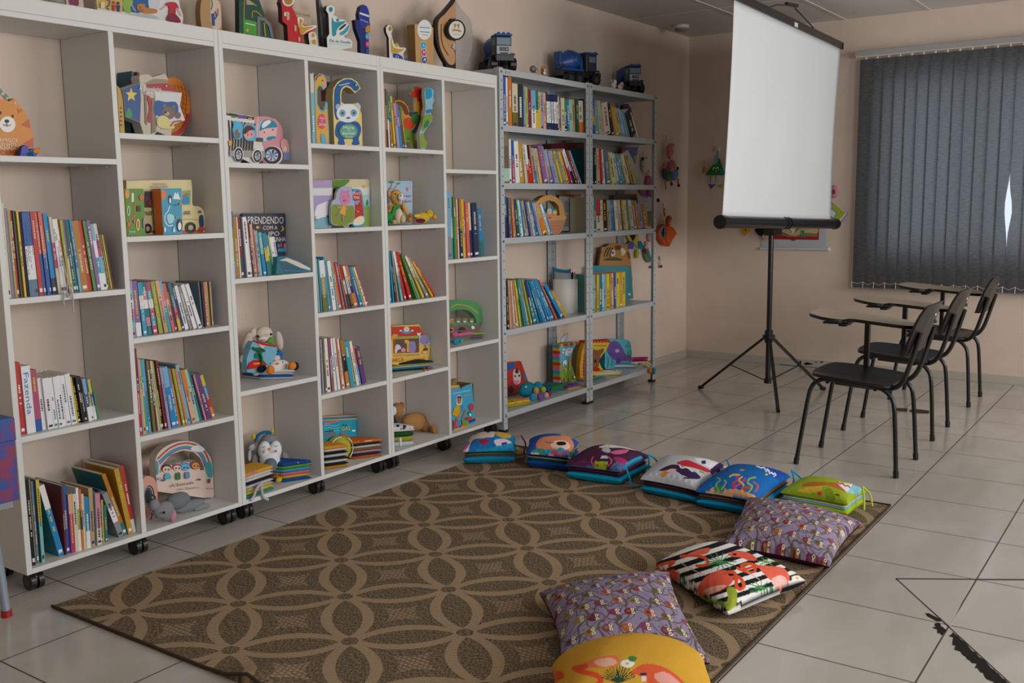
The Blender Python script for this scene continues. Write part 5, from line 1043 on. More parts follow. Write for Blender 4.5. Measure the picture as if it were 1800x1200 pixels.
cut('board_book', 'board book shaped as a red sneaker with blue edge', BC, Z6, .216, ZBs[1], sm([(1278, 512), (1270, 350), (1272, 215), (1290, 180), (1330, 174), (1362, 195), (1380, 280), (1394, 420), (1388, 500), (1340, 526)], 3), .012, '3aa4cc', '3aa4cc',
 [('s', 'c23028', [(1288, 460), (1284, 300), (1288, 215), (1320, 188), (1352, 205), (1368, 300), (1382, 420), (1366, 450)]), ('s', 'e6dcc0', [(1286, 470), (1340, 430), (1384, 435), (1382, 488), (1340, 512), (1290, 508)]), ('t', 'f4f0e6', 1280, 225, 1350, 228, 26, 'PE-LO'), ('t', 'f4f0e6', 1284, 265, 1342, 268, 26, 'TENIS'), ('s', '5ab4d4', [(1290, 290), (1345, 282), (1330, 305), (1320, 325), (1296, 305)]), ('l', '8a1c1c', [(1288, 350), (1330, 330), (1366, 330)], 5), ('l', '8a1c1c', [(1290, 400), (1335, 380), (1374, 385)], 5), ('e', '8ad0e8', (1326, 385, 10, 5))])
cut('board_book', 'wavy-edged board book with a pink pig in a yellow dress', BC, Z6, .198, ZBs[1], sm([(1084, 500), (1078, 420), (1085, 300), (1120, 270), (1130, 210), (1165, 162), (1215, 150), (1262, 165), (1278, 220), (1275, 280), (1298, 300), (1292, 480), (1250, 510), (1235, 535), (1205, 536), (1180, 518), (1130, 520)], 3), .012, 'a8b0cc', 'b8b098',
 [('s', '7f9430', [(1086, 335), (1150, 325), (1240, 335), (1290, 345), (1288, 470), (1240, 500), (1230, 532), (1190, 520), (1130, 512), (1088, 490)]), ('e', 'd084a8', (1208, 262, 50, 68)), ('p', 'd084a8', [(1170, 215), (1176, 180), (1196, 210)]), ('p', 'd084a8', [(1222, 205), (1240, 180), (1248, 220)]), ('p', 'e0a83c', [(1185, 330), (1215, 330), (1208, 425), (1150, 400)]), ('l', 'd084a8', [(1180, 350), (1135, 345)], 14), ('l', 'd084a8', [(1210, 345), (1226, 375)], 12), ('l', 'b070b0', [(1150, 395), (1125, 430)], 14), ('l', 'b070b0', [(1182, 420), (1186, 480)], 14), ('e', '8a4a78', (1192, 250, 4, 4)), ('e', '8a4a78', (1226, 245, 4, 4)), ('e', 'b86090', (1205, 285, 14, 10))])
cut('board_book', 'slim pale giraffe series book at the left end beside the giraffe book', BC, Z5, .22, ZBs[0], [(903, 910), (878, 265), (912, 258), (932, 910)], .02, '7ab8cc', 'cfc8b0', [('p', 'd8d0bc', [(880, 268), (911, 262), (916, 440), (884, 445)]), ('t', 'c83c6c', 900, 590, 900, 590, 1, 'o') if 0 else ('e', 'e0c83c', (905, 620, 7, 10))]+[('p', 'f0ece0', [(902, 660+k*22), (914, 660+k*22), (914, 674+k*22), (902, 674+k*22)]) for k in range(7)])
GO = [(934, 912), (925, 700), (918, 450), (916, 340), (930, 290), (968, 262), (1008, 272), (1034, 320), (1036, 385), (1010, 418), (985, 385), (962, 380), (950, 420), (950, 540), (975, 600), (1005, 610), (1020, 560), (1032, 520), (1044, 545), (1048, 640), (1058, 800), (1060, 912)]
cut('board_book', 'giraffe-shaped board book with a long hooked neck', BC, Z5, .235, ZBs[0], GO, .03, '6ab0c4', 'c8b890',
 [('s', 'e0a83e', [(944, 905), (934, 700), (926, 450), (928, 350), (950, 300), (985, 282), (1015, 300), (1028, 350), (1024, 385), (1004, 395), (985, 370), (955, 372), (940, 430), (944, 560), (985, 625), (1010, 625), (1036, 590), (1042, 700), (1050, 905), (1030, 905), (1018, 840), (980, 840), (975, 905)]), ('l', '9a4a24', [(932, 330), (950, 290), (985, 276)], 12), ('e', 'e09aa4', (1022, 372, 12, 26)), ('e', '2c6a8c', (995, 330, 7, 9)), ('e', 'd4546c', (988, 712, 38, 72)), ('t', 'f6f0e8', 966, 690, 1014, 694, 24, 'Hora'), ('t', 'f6f0e8', 980, 715, 996, 716, 14, 'de'), ('t', 'f6f0e8', 960, 750, 1026, 754, 22, 'pensar'), ('p', '6ab0c4', [(976, 830), (1012, 830), (1016, 905), (980, 905)])])
cut('board_book', 'dark teal board book with round window between giraffe and panda books', BC, Z5, .38, ZBs[0], [(1030, 915), (1022, 340), (1110, 340), (1118, 915)], .03, '23505c', '8a3a40', [('l', 'b84a4c', [(1030, 345), (1105, 348)], 8), ('s', '3a4a24', [(1030, 420), (1100, 415), (1100, 490), (1040, 485)]), ('p', '7a6a5a', [(1040, 700), (1110, 700), (1110, 740), (1040, 740)])])
cut('board_book', 'panda-shaped board book with a blue hooked top', BC, Z5, .24, ZBs[0],
 [(1098, 935), (1098, 640), (1092, 480), (1100, 400), (1140, 340), (1200, 308), (1270, 308), (1325, 345), (1354, 405), (1330, 420), (1300, 448), (1260, 405), (1220, 388), (1185, 410), (1172, 460), (1174, 530), (1205, 548), (1290, 545), (1330, 535), (1356, 570), (1350, 610), (1364, 640), (1372, 935)], .045, 'e6cf7c', 'b8a878',
 [('s', '1f5c9c', [(1108, 640), (1104, 480), (1112, 405), (1150, 350), (1205, 320), (1265, 320), (1315, 352), (1340, 400), (1300, 430), (1262, 392), (1220, 376), (1178, 400), (1162, 460), (1165, 600), (1140, 700)]), ('s', '1f5c9c', [(1140, 720), (1118, 770), (1115, 840), (1145, 880), (1140, 925), (1205, 928), (1200, 880), (1280, 880), (1270, 928), (1340, 928), (1335, 870), (1358, 800), (1345, 740), (1300, 710), (1180, 710)]), ('e', 'a8b8cc', (1142, 575, 24, 28)), ('e', 'c8c0d8', (1322, 570, 28, 30)), ('e', 'e4e8ec', (1230, 635, 106, 88)), ('e', '78a8b4', (1180, 635, 30, 34)), ('e', '78a8b4', (1286, 632, 30, 34)), ('e', '2c5a8c', (1180, 635, 11, 13)), ('e', '2c5a8c', (1286, 632, 11, 13)), ('e', '2c5aa0', (1233, 680, 18, 9)),
  ('e', '4a9488', (1234, 805, 88, 72)), ('e', '6aaa8c', (1234, 805, 74, 60)), ('t', 'f2f0e8', 1186, 782, 1284, 784, 30, 'Hora'), ('t', 'f2f0e8', 1222, 803, 1250, 803, 14, 'de'), ('t', 'f2f0e8', 1172, 838, 1300, 836, 30, 'dormir'), ('t', 'f2f0e8', 1206, 862, 1272, 862, 14, 'Panda'), ('p', 'c8d8e8', [(1140, 372), (1240, 350), (1240, 358), (1142, 380)]), ('e', 'e0c070', (1302, 372, 9, 10))])
for k, (lab, yy, c1, tx, x0, y0, x1, y1) in enumerate((('front one of two, aqua waves', .34, '2f9cb4', 'ANIMAIS', 945, 340, 1050, 315), ('back one of two, sea blue', .40, '2a8ab4', 'GAS', 1098, 282, 1170, 276))):
    cut('cloth_book', 'blue fabric bath book behind the yellow ball, %s' % lab, 'cloth book', Z8, yy, ZB, [(935, 470), (930, 185 if k else 178), (1245, 165 if k else 200), (1248, 470)] if k else [(930, 470), (925, 200), (1232, 178), (1240, 470)], .02, c1, 'c8a060',
     [('l', 'd8a05c', [(932, 190), (1240, 175)], 10), ('t', 'c03c50' if not k else 'e0c04a', x0, y0, x1, y1, 36, tx)]+([('l', '8ad0d8', [(945+k2*0, 240+k2*22), (990, 232+k2*22), (1030, 240+k2*22), (1080, 230+k2*22)], 5) for k2 in range(3)]+[('p', 'd86a8c', [(940, 215), (1075, 190), (1080, 200), (945, 228)]), ('s', '2f7a50', [(1160, 400), (1190, 340), (1236, 345), (1236, 420)]), ('e', 'e8f0f0', (1205, 280, 18, 8)), ('s', 'a86a5c', [(1090, 305), (1120, 300), (1160, 330), (1165, 350), (1100, 340)]), ('t', 'f0c84c', 1096, 280, 1168, 274, 34, 'GAS'), ('t', '1c3c50', 1110, 240, 1145, 238, 20, 'La'), ('t', '1c3c50', 950, 296, 1028, 286, 24, 'vidas')] if not k else []), kind='f')
# ---- right bookcase
RO = [(440, 935), (425, 860), (400, 870), (350, 860), (330, 700), (325, 560), (250, 420), (222, 385), (270, 372), (330, 390), (380, 450), (400, 520), (460, 500), (462, 400), (470, 330), (430, 320), (412, 280), (450, 270), (448, 232), (480, 212), (520, 225), (560, 232), (595, 280), (580, 350), (592, 372), (560, 392), (585, 440), (565, 480), (590, 540), (592, 620), (560, 700), (520, 750), (545, 830), (545, 890), (520, 940)]
cut('board_book', 'rooster-shaped board book with red comb and dark tail', BC, V1, .40, ZBs[0], RO, .012, 'cc8a2c', 'd8d0a0',
 [('s', '6a8a2c', [(335, 712), (430, 720), (510, 760), (520, 930), (440, 930), (425, 868), (350, 858)]), ('s', 'c8401c', [(335, 600), (400, 580), (470, 640), (440, 700), (390, 720), (340, 700)]), ('s', '17405a', [(425, 740), (470, 680), (530, 560), (590, 580), (560, 690), (510, 745), (450, 770)]), ('s', '17405a', [(390, 520), (440, 510), (500, 520), (440, 560), (400, 560)]), ('e', '35702c', (470, 595, 55, 62)), ('s', '6a3a1c', [(240, 400), (300, 395), (360, 450), (385, 530), (350, 545), (310, 470)]), ('s', 'c02018', [(415, 282), (450, 270), (450, 234), (480, 214), (520, 226), (560, 236), (592, 282), (575, 345), (520, 300), (490, 345), (440, 330)]), ('e', 'c02018', (512, 360, 26, 36)), ('e', 'a8c8c8', (526, 338, 13, 20)), ('e', INK, (530, 338, 6, 10)), ('s', 'c02018', [(525, 400), (560, 395), (585, 435), (560, 480), (530, 470)]), ('s', 'e0a83c', [(540, 365), (590, 352), (575, 385)]), ('l', 'd8943c', [(445, 770), (450, 850), (465, 910)], 16), ('l', 'd8943c', [(495, 755), (500, 830), (535, 880)], 16), ('t', '1c3020', 362, 835, 402, 835, 22, 'Galo')])
cut('board_book', 'landscape page board of the rooster book fanned out behind it', BC, V1, .425, ZBs[0], [(530, 940), (515, 760), (570, 600), (590, 450), (575, 300), (580, 232), (620, 228), (660, 240), (692, 270), (680, 320), (692, 380), (665, 430), (672, 470), (640, 510), (670, 570), (660, 620), (600, 700), (560, 770), (570, 830), (605, 870), (600, 900), (580, 940)], .02, '8abccc', 'd8d4b8',
 [('s', '1f92bc', [(585, 240), (620, 236), (655, 250), (660, 330), (620, 360), (590, 350)]), ('s', '7a9a2c', [(570, 560), (640, 540), (662, 570), (650, 620), (600, 680), (560, 740), (540, 700)]), ('s', '2c7a5a', [(560, 680), (600, 610), (630, 640), (590, 700)]), ('p', '8aa02a', [(525, 770), (560, 760), (575, 835), (604, 870), (596, 900), (580, 935), (532, 935)]), ('s', '2c7ab0', [(590, 500), (620, 480), (660, 490), (640, 520), (600, 530)])])
cut('board_book', 'pale blue board book with tree and pink lettering behind the bear plush', BC, V2, .33, ZBs[1], rrect(118, 115, 432, 620, 22)[::-1], .03, 'a4c4dc', 'b8a050',
 [('l', '9a7058', [(150, 300), (150, 220), (180, 180), (190, 130)], 16), ('l', '9a7058', [(160, 210), (220, 200), (250, 160), (280, 150)], 9), ('e', '4a8a5c', (180, 128, 40, 14)), ('e', '6a9a5c', (265, 140, 30, 9)), ('s', 'e0764a', [(358, 190), (384, 195), (376, 238), (364, 228)]), ('t', 'c0485c', 332, 305, 415, 302, 30, 'rias'), ('t', 'c0485c', 312, 372, 415, 366, 34, 'inhos'), ('e', 'e8a0a0', (400, 140, 7, 5))])
cut('board_book', "yellow and red ark-shaped board book with animals in its window", BC, V3, .31, ZBs[3], [(180, 1030), (178, 800), (178, 600), (188, 576), (512, 560), (545, 640), (572, 685), (610, 695), (634, 750), (640, 820), (630, 930), (600, 1030), (560, 1050)], .04, 'e2b84e', 'c8a850',
 [('p', 'bc3c30', [(180, 586), (512, 582), (572, 688), (220, 705), (178, 690)]), ('e', 'e0c8c0', (362, 618, 34, 34)), ('l', '3a9cc4', [(300, 636), (340, 655), (380, 655), (425, 636)], 22), ('e', 'e8e4e4', (430, 632, 12, 10)), ('e', 'e8e4e4', (290, 632, 12, 10)), ('p', 'e8ece0', [(480, 650), (500, 665), (530, 655), (515, 688), (490, 690)]), ('p', '8aac3c', [(220, 705), (505, 692), (505, 714), (222, 726)]), ('p', '9ad0e4', [(505, 695), (600, 695), (634, 760), (636, 795), (510, 795)]), ('s', '8c84b4', [(510, 745), (540, 690), (590, 690), (622, 745), (610, 785), (540, 795)]),
  ('p', 'c85038', [(204, 728), (505, 718), (505, 888), (208, 898)]), ('p', '5c5048', [(214, 736), (496, 727), (496, 880), (218, 888)]), ('s', 'd8ccd0', [(216, 886), (230, 800), (270, 800), (290, 840), (250, 860), (240, 888)]), ('e', 'd890a8', (316, 858, 28, 24)), ('l', 'e0a83e', [(330, 760), (372, 765), (372, 880)], 34), ('s', '8c84b4', [(385, 770), (440, 758), (460, 790), (455, 876), (390, 880)]), ('s', 'dc9a34', [(180, 690), (205, 670), (255, 682), (230, 712), (180, 740)]), ('l', '6a3a2c', [(570, 800), (580, 840), (550, 870)], 8), ('e', '6a3a2c', (580, 850, 24, 16)), ('e', 'e0b0a8', (560, 885, 26, 14)),
  ('t', '4a8a94', 204, 935, 505, 922, 22, 'TODOS A BORDO DA'), ('t', 'b8482c', 176, 1004, 325, 992, 46, 'ARCA'), ('t', 'b8482c', 356, 1000, 412, 996, 26, 'DE'), ('t', 'b8482c', 440, 992, 572, 984, 46, 'NOÉ')])
cut('board_book', 'green handled board book with round window and brown burrow house', BC, V3, .35, ZA[2],
 sm([(800, 700), (800, 480), (820, 300), (880, 248), (1000, 238), (1110, 246), (1200, 290), (1242, 370), (1250, 490), (1225, 580), (1190, 690)], 3), .035, '49945a', '8aa88a',
 [('s', '75635c', [(800, 700), (800, 540), (880, 522), (1000, 520), (1180, 520), (1236, 490), (1245, 520), (1215, 590), (1190, 680)]), ('l', 'c89a4c', [(880, 330), (930, 295), (1000, 290), (1080, 310), (1150, 350), (1200, 400)], 12), ('l', '49945a', [(905, 530), (940, 535)], 26), ('l', '49945a', [(1070, 525), (1180, 520)], 18), ('e', '3c3038', (1008, 600, 46, 50)), ('p', '3c3038', [(962, 600), (1054, 600), (1050, 658), (966, 655)]), ('l', 'c89a3c', [(960, 600), (1052, 600)], 6), ('p', 'c87a34', [(870, 560), (905, 556), (908, 620), (872, 622)]), ('s', 'f0ece4', [(1118, 545), (1140, 542), (1156, 570), (1125, 578)])]+
 [('e', c, (x, 478, 30, 28)) for x, c in ((885, 'c88a5c'), (960, '8c6c60'), (1035, '94746c'), (1115, '8c6c60'))]+[('e', 'ecdccc', (x, 488, 18, 12)) for x in (960, 1035, 1115)]+[('e', INK, (x+d, 480, 4, 5)) for x in (895, 960, 1035, 1115) for d in (-10, 10)],
 holes=[[(850, 520), (852, 420), (880, 372), (960, 348), (1040, 348), (1120, 380), (1170, 440), (1188, 510), (1150, 508), (1146, 470), (1115, 448), (1080, 462), (1035, 446), (1000, 462), (960, 448), (925, 462), (885, 446), (860, 466)]])
BX = thing('toy_brick_box', 'open blue cardboard toy brick box with a child on its front', 'box', (max(on(1, .235, *V4(893, 712)).x, XU[2][1]+TH/2+.002), .235, ZB))
def Lb(px, py): P = on(1, .235, *V4(px, py)); return (max(P.x-BX.location.x, 0), max(P.z-LB0, .0004))
LB0 = on(1, .235, *V4(900, 712)).z
m_ = MB(); fo = [(900, 712), (884, 190), (975, 180), (1010, 240), (1012, 205), (1130, 165), (1165, 640)]
m_.prism([Lb(*p) for p in fo], 0, .004, '3fa8d0', 'a88a50', cb='a88a50')
decal(m_, Lb, [('p', 'd8b84a', [(884, 190), (975, 180), (978, 204), (886, 212)]), ('t', 'e0702c', 886, 246, 972, 232, 34, 'COS.'), ('t', 'e8eef0', 900, 290, 1100, 250, 18, 'tadoo-fácil'), ('p', 'd8a83c', [(1030, 310), (1105, 285), (1105, 292), (1030, 318)]), ('s', 'e8f0f4', [(940, 350), (960, 305), (1000, 310), (1012, 380), (985, 420), (950, 410)]), ('e', 'b07850', (975, 362, 28, 42)), ('s', '6a3a20', [(948, 345), (960, 312), (995, 312), (1002, 345), (975, 330)]), ('s', 'd0ac2c', [(895, 520), (925, 440), (960, 415), (1000, 420), (1010, 500), (960, 560), (920, 540)]), ('s', '3a94b8', [(985, 420), (1016, 425), (1018, 485), (990, 490)]),
 ('l', 'b07850', [(1000, 490), (960, 550), (940, 590)], 16), ('l', 'b07850', [(1050, 470), (1020, 560), (1010, 600)], 20), ('e', 'c83c4c', (1115, 440, 28, 44)), ('e', '3c8a6c', (1095, 510, 22, 24)), ('e', 'e8e8e0', (1100, 530, 14, 16)), ('p', 'c8402c', [(900, 600), (960, 580), (970, 680), (905, 695)]), ('p', '3a94c8', [(935, 610), (985, 595), (990, 650), (940, 665)]), ('p', '7a9a2c', [(1000, 600), (1060, 585), (1085, 650), (1010, 670)]), ('p', 'c8402c', [(1045, 560), (1115, 550), (1118, 590), (1050, 600)]), ('p', '244a8c', [(1090, 595), (1155, 570), (1160, 600), (1095, 625)]), ('p', 'd86a2c', [(985, 650), (1030, 640), (1035, 670), (990, 682)]), ('p', 'd8b84a', [(902, 698), (1160, 632), (1164, 642), (902, 712)])])
m_.build('front_panel', BX)
w_ = Lb(1165, 640)[0]; h_ = Lb(975, 190)[1]
m_ = MB(); m_.box((0, .004, 0), (.003, .12, h_), '8a7a5c'); m_.box((w_-.003, .004, 0), (w_, .12, h_*.96), '9a845c'); m_.box((0, .117, 0), (w_, .12, h_*1.05), '9a845c'); m_.box((.003, .004, 0), (w_-.003, .117, .003), '8a7a5c'); m_.build('carton', BX)
m_ = MB(); m_.add([(w_*.36, .05, h_), (w_*.75, .03, h_*1.18), (w_*.95, .07, h_*1.12), (w_*.55, .09, h_*.96)], [(0, 1, 2, 3)], 'a8923c'); fo_ = m_.build('flap', BX); so_m = fo_.modifiers.new('thickness', 'SOLIDIFY'); so_m.thickness = .003
# ---- on the metal shelving
cut('file_box', 'brown cardboard file box at the left end of a metal tier', 'box', G1, .20, ZR[2], [(86, 1062), (75, 594), (128, 596), (138, 1062)], .22, '6d6350', '7d7360', [('p', 'a8cdb8', [(84, 938), (134, 938), (138, 1060), (88, 1060)]), ('p', '857a64', [(80, 620), (118, 625), (120, 730), (86, 730)])])
cut('storage_box', 'dark red box lying behind the slanting books, metal tier', 'box', G1, .362, ZR[2], [(530, 760), (528, 706), (560, 704), (836, 694), (838, 760)], .06, '5c1a1c', '4a1618', [('e', 'b89a8c', (715, 685, 16, 9))])
cut('board_book', 'magazine cover with red and black title leaning at the end of the tier', BC, G1, .372, ZR[2], [(800, 1075), (722, 762), (838, 758), (842, 1078)], .004, '8fa4b4', 'c8c0b8', [('t', '9a2c2c', 760, 800, 800, 920, 26, 'IVO'), ('p', '4a5460', [(790, 775), (830, 772), (832, 920), (812, 920)])])
cut('board_book', 'basket-shaped board book with round handle and little heads', BC, G2, .25, ZR[3], sm([(530, 465), (500, 440), (480, 380), (470, 330), (380, 340), (370, 240), (400, 160), (450, 118), (510, 105), (570, 120), (620, 165), (650, 240), (660, 330), (648, 380), (620, 450), (580, 470)], 3), .04, 'cf9a58', '9a7a50',
 [('s', 'c08a6c', [(490, 345), (570, 340), (648, 335), (640, 390), (610, 450), (560, 464), (515, 450)]), ('l', 'd8684a', [(510, 370), (570, 365), (630, 365)], 4), ('l', 'd8684a', [(515, 400), (570, 395), (625, 395)], 4), ('l', 'd8684a', [(525, 430), (570, 425), (610, 425)], 4), ('s', 'd0a468', [(485, 318), (560, 300), (658, 296), (655, 335), (560, 340), (488, 348)]), ('e', 'a8d0d8', (510, 250, 24, 20)), ('e', 'e0b8a4', (510, 268, 20, 18)), ('e', '4a9a4c', (556, 250, 24, 18)), ('e', 'e0b8a4', (556, 268, 20, 18)), ('e', 'd84a8c', (505, 318, 26, 8))],
 holes=[[(440, 300), (418, 250), (425, 200), (460, 168), (510, 155), (560, 168), (598, 210), (608, 296), (582, 298), (578, 260), (556, 240), (532, 250), (510, 236), (486, 256), (480, 300)]])
cut('newspaper', 'grey printed newspaper sheet standing behind the basket book', 'newspaper', G2, .38, ZR[3], [(600, 480), (605, 158), (846, 162), (846, 480)], .004, 'b4b6b4', 'b0b0b0', [('p', '8c9092', [(650+k*62, 200), (690+k*62, 200), (690+k*62, 310), (650+k*62, 310)]) for k in range(3)]+[('p', '8c9092', [(650+k*62, 330), (690+k*62, 330), (690+k*62, 440), (650+k*62, 440)]) for k in range(3)])
cut('folder', 'orange cardboard folder edge above the newspaper sheet', 'folder', G2, .42, ZR[3], [(605, 480), (606, 140), (806, 138), (806, 480)], .006, 'c8702c', 'c8702c')
cut('board_book', 'tiger head board book peeking over the teal folder', BC, G2, .412, ZR[4], sm([(985, 1180), (985, 820), (1000, 770), (1000, 720), (1040, 715), (1080, 686), (1150, 680), (1190, 680), (1210, 690), (1245, 682), (1245, 720), (1265, 770), (1275, 850), (1270, 1180)], 2), .014, 'b8844c', '6a5a40',
 [('s', 'e0dcd0', [(1085, 740), (1120, 745), (1125, 790), (1090, 795)]), ('s', 'e0dcd0', [(1180, 725), (1225, 745), (1215, 780), (1190, 790)]), ('e', '4a6a8c', (1103, 770, 12, 14)), ('e', 'e0c83c', (1192, 785, 12, 12)), ('s', '4a5a2c', [(1025, 830), (1090, 812), (1160, 815), (1190, 840), (1030, 842)])]+[('l', '2c2620', [(1020+k*26, 810), (1035+k*24, 760), (1060+k*22, 720)], 7) for k in range(3)]+[('l', '2c2620', [(1130+k*14, 700), (1132+k*12, 740)], 6) for k in range(4)]+[('l', '2c2620', [(1240, 760), (1255, 820)], 8)])
cut('portfolio', 'large teal portfolio folder behind the yellow books, metal shelving', 'folder', G3, .385, ZR[4], [(920, 10), (918, -330), (1272, -332), (1298, -28), (1100, 15)], .02, '3f8a94', '2c6a74', [('p', 'c8d4d0', [(1246, -76), (1270, -80), (1272, -56), (1250, -56)])])
for k, (c, x0, x1, y0, lab) in enumerate((('d6d4cc', 545, 852, -270, 'white curled paper roll with a plain front, largest of the stack'), ('a4aab0', 556, 852, -345, 'pale blue-grey poster sheet tucked behind the white roll'), ('9a2c2c', 592, 850, -350, 'dark red poster sheet edge above the white roll'), ('2c94bc', 610, 848, -385, 'bright blue poster sheet topmost behind the white roll'))):
    zt = on(1, .33+.02*k, *G3((x0+x1)/2, y0)).z; m_ = MB('r'); P = []; nb = 14
    for zz in (ZR[4]+.001, zt):
        P.append([])
        for q in range(nb+1):
            q = q/nb; yy = .395-.135*q-.03*sin(pi*q)+.016*k; X_ = min(on(1, yy, *G3(x0+(x1-x0)*q, -100)).x, 5.098); P[-1].append((X_, yy, zz-(.012*sin(pi*q) if zz == zt and k else 0)))
    m_.sheet(P, c); o = m_.build('paper_sheet', loc=(P[0][0][0], .36, ZR[4]), world=True); so_m = o.modifiers.new('thickness', 'SOLIDIFY'); so_m.thickness = .002; tag(o, lab, 'paper')
cut('picture_frame', 'grey framed card with green base standing at the far end of the tier', 'picture', G2, .36, ZR[3], [(1345, 440), (1338, 168), (1478, 160), (1496, 436)], .01, 'a8aaa4', '6a7474', [('p', '6a7a2c', [(1425, 290), (1492, 285), (1494, 428), (1430, 430)]), ('p', '8a9090', [(1350, 195), (1420, 192), (1420, 198), (1350, 201)])])
cut('picture_frame', 'dark green framed board behind the books of the far shelving', 'picture', G2, .41, ZR[3], [(1120, 440), (1110, 135), (1330, 128), (1335, 440)], .01, '5a5048', '2c5054', [])
cut('board_book', 'blue character puzzle card above the books of the far shelving', BC, G1, .40, ZR[2], [(1190, 1080), (1190, 738), (1345, 735), (1320, 870), (1300, 1080)], .01, '2a6ab0', 'a83040', [('s', 'a83040', [(1190, 745), (1215, 742), (1210, 780), (1192, 780)]), ('l', 'c83c50', [(1240, 760), (1290, 770), (1320, 800)], 18), ('e', '8ab43c', (1310, 840, 16, 26))])
cut('paper_card', 'white triangular folded card leaning on the slanting books, far shelving', 'card', G1, .30, ZR[2], [(1185, 1080), (1185, 800), (1245, 765), (1300, 870), (1395, 1070), (1395, 1082)], .01, 'c8c6c0', 'b8b6b0')
cut('board_book', 'dark plum round-topped book at the end of the upper far tier', BC, G1, .33, ZR[1], [(1205, 655), (1200, 345), (1250, 332), (1280, 380), (1290, 430), (1295, 655)], .02, '5a2c38', '1c1c20', [('l', 'a07888', [(1252, 340), (1276, 385), (1284, 430)], 6)])
cut('board_book', 'red board book with a zebra face standing at the left on the lowest metal tier', BC, G3, None, ZR[5], [(120, 815), (112, 512), (245, 500), (312, 690), (318, 780)], .02, 'b83428', '8a1c1c',
 [('p', '2a5aa8', [(114, 530), (175, 508), (195, 550), (118, 596)]), ('s', 'd8d0c8', [(170, 600), (195, 572), (225, 585), (240, 640), (235, 700), (195, 720), (175, 690)]), ('s', '4a2c24', [(185, 600), (205, 560), (222, 600), (205, 615)]), ('e', INK, (188, 640, 8, 12)), ('e', INK, (225, 635, 8, 12)), ('s', 'e08ab0', [(172, 690), (200, 675), (225, 690), (205, 715), (178, 712)]), ('s', '4a6a9a', [(252, 620), (268, 612), (292, 670), (275, 680)]), ('e', '3c2a28', (150, 765, 22, 36))])
bt = cut('cloth_book', 'boot-shaped cloth book with striped binding and farm pictures', 'cloth book', G4, .335, ZR[5], [(85, 925), (30, 890), (10, 840), (5, 640), (-4, 320), (120, 290), (245, 284), (250, 300), (190, 400), (170, 500), (160, 590), (190, 700), (225, 800), (238, 860), (180, 905)], .05, '6ab4cc', 'c8b43c',
 [('s', '82a83c', [(0, 660), (60, 650), (150, 610), (185, 700), (230, 830), (230, 860), (180, 900), (90, 920), (35, 885), (12, 830)])]+[('p', c, [(10+k*26, 312-k*3), (36+k*26, 309-k*3), (36+k*26, 352-k*3), (10+k*26, 355-k*3)]) for k, c in enumerate(('e0c03c', 'd8402c', 'c83c24', '4a9a5c', 'e0a83c', 'c8301c', '3a8a9c', 'e0b03c', 'c83c24'))]+
 [('s', 'eef0f0', [(60, 470), (75, 400), (120, 370), (180, 380), (160, 430), (130, 480), (80, 485)]), ('l', INK, [(95, 405), (155, 395)], 8), ('l', INK, [(105, 460), (135, 460)], 7), ('e', 'e8ecec', (40, 395, 24, 14)), ('e', 'e8ecec', (28, 440, 18, 12)), ('s', 'f0f0ee', [(28, 580), (50, 560), (78, 555), (80, 620), (30, 640)]), ('e', INK, (50, 625, 12, 12)), ('l', 'e0b03c', [(140, 510), (125, 560), (130, 620), (120, 700)], 18), ('l', 'dcdcd8', [(45, 680), (70, 690), (60, 750)], 12), ('e', 'c84a4c', (65, 855, 26, 34)), ('e', '82a83c', (65, 855, 17, 24)), ('e', '3a9ab0', (125, 850, 20, 26)), ('e', '82a83c', (125, 850, 12, 17)), ('e', 'c83c34', (192, 810, 20, 32)), ('e', 'eef0e8', (192, 810, 12, 20))], kind='f')
m_ = MB('f'); L4 = lambda px, py, yy=.335: on(1, yy, *G4(px, py))
for k, c in enumerate(['3a9ab0', 'e0a83c', 'c8301c', 'd86a9c', '4a9ac0', '8aac3c', 'c83c24', 'd8803c', 'b07ab8', '3a9ab0', '8aac3c', 'c83c24', 'd8a0b0', '4a9ac0']):
    z0_, z1_ = bt.location.z+.268-k*.0185, bt.location.z+.268-(k+1)*.0185; xx = bt.location.x+.004*k/14
    m_.box((xx-.012, .334, max(z1_, bt.location.z+.012)), (xx+.001, .384, z0_), c)
b_ = m_.build('striped_binding'); b_.parent = bt; b_.location = -Vector(bt.location)
m_ = MB('f'); p_ = L4(110, 292); m_.ell((p_.x, .36, p_.z), (.05, .012, .022), 'c8d0dc', rot=Matrix.Rotation(R(-22), 3, 'Y')); b_ = m_.build('loop'); b_.parent = bt; b_.location = -Vector(bt.location)
yb = cut('cloth_book', 'yellow cloth book with brown bear and red gingham edge', 'cloth book', G4, .33, ZR[5], [(395, 815), (392, 560), (400, 300), (745, 286), (750, 320), (700, 430), (600, 560), (580, 610), (620, 700), (700, 790), (560, 830)], .06, 'd6b43a', 'c83c28',
 [('p', 'b82c24', [(402, 296), (745, 288), (748, 328), (404, 332)])]+[('p', 'd86a5c', [(420+k*44, 300), (438+k*44, 300), (438+k*44, 328), (420+k*44, 330)]) for k in range(7)]+[('l', INK, [(500, 372), (690, 378)], 6), ('s', '8a5a38', [(490, 460), (500, 425), (530, 440), (590, 435), (640, 415), (645, 460), (600, 520), (580, 620), (560, 700), (490, 700)]), ('e', '2c3040', (518, 605, 20, 26)), ('s', 'b02c20', [(490, 700), (560, 705), (590, 740), (500, 760)])], kind='f')
m_ = MB('f'); a_ = L4(300, 810, .35)
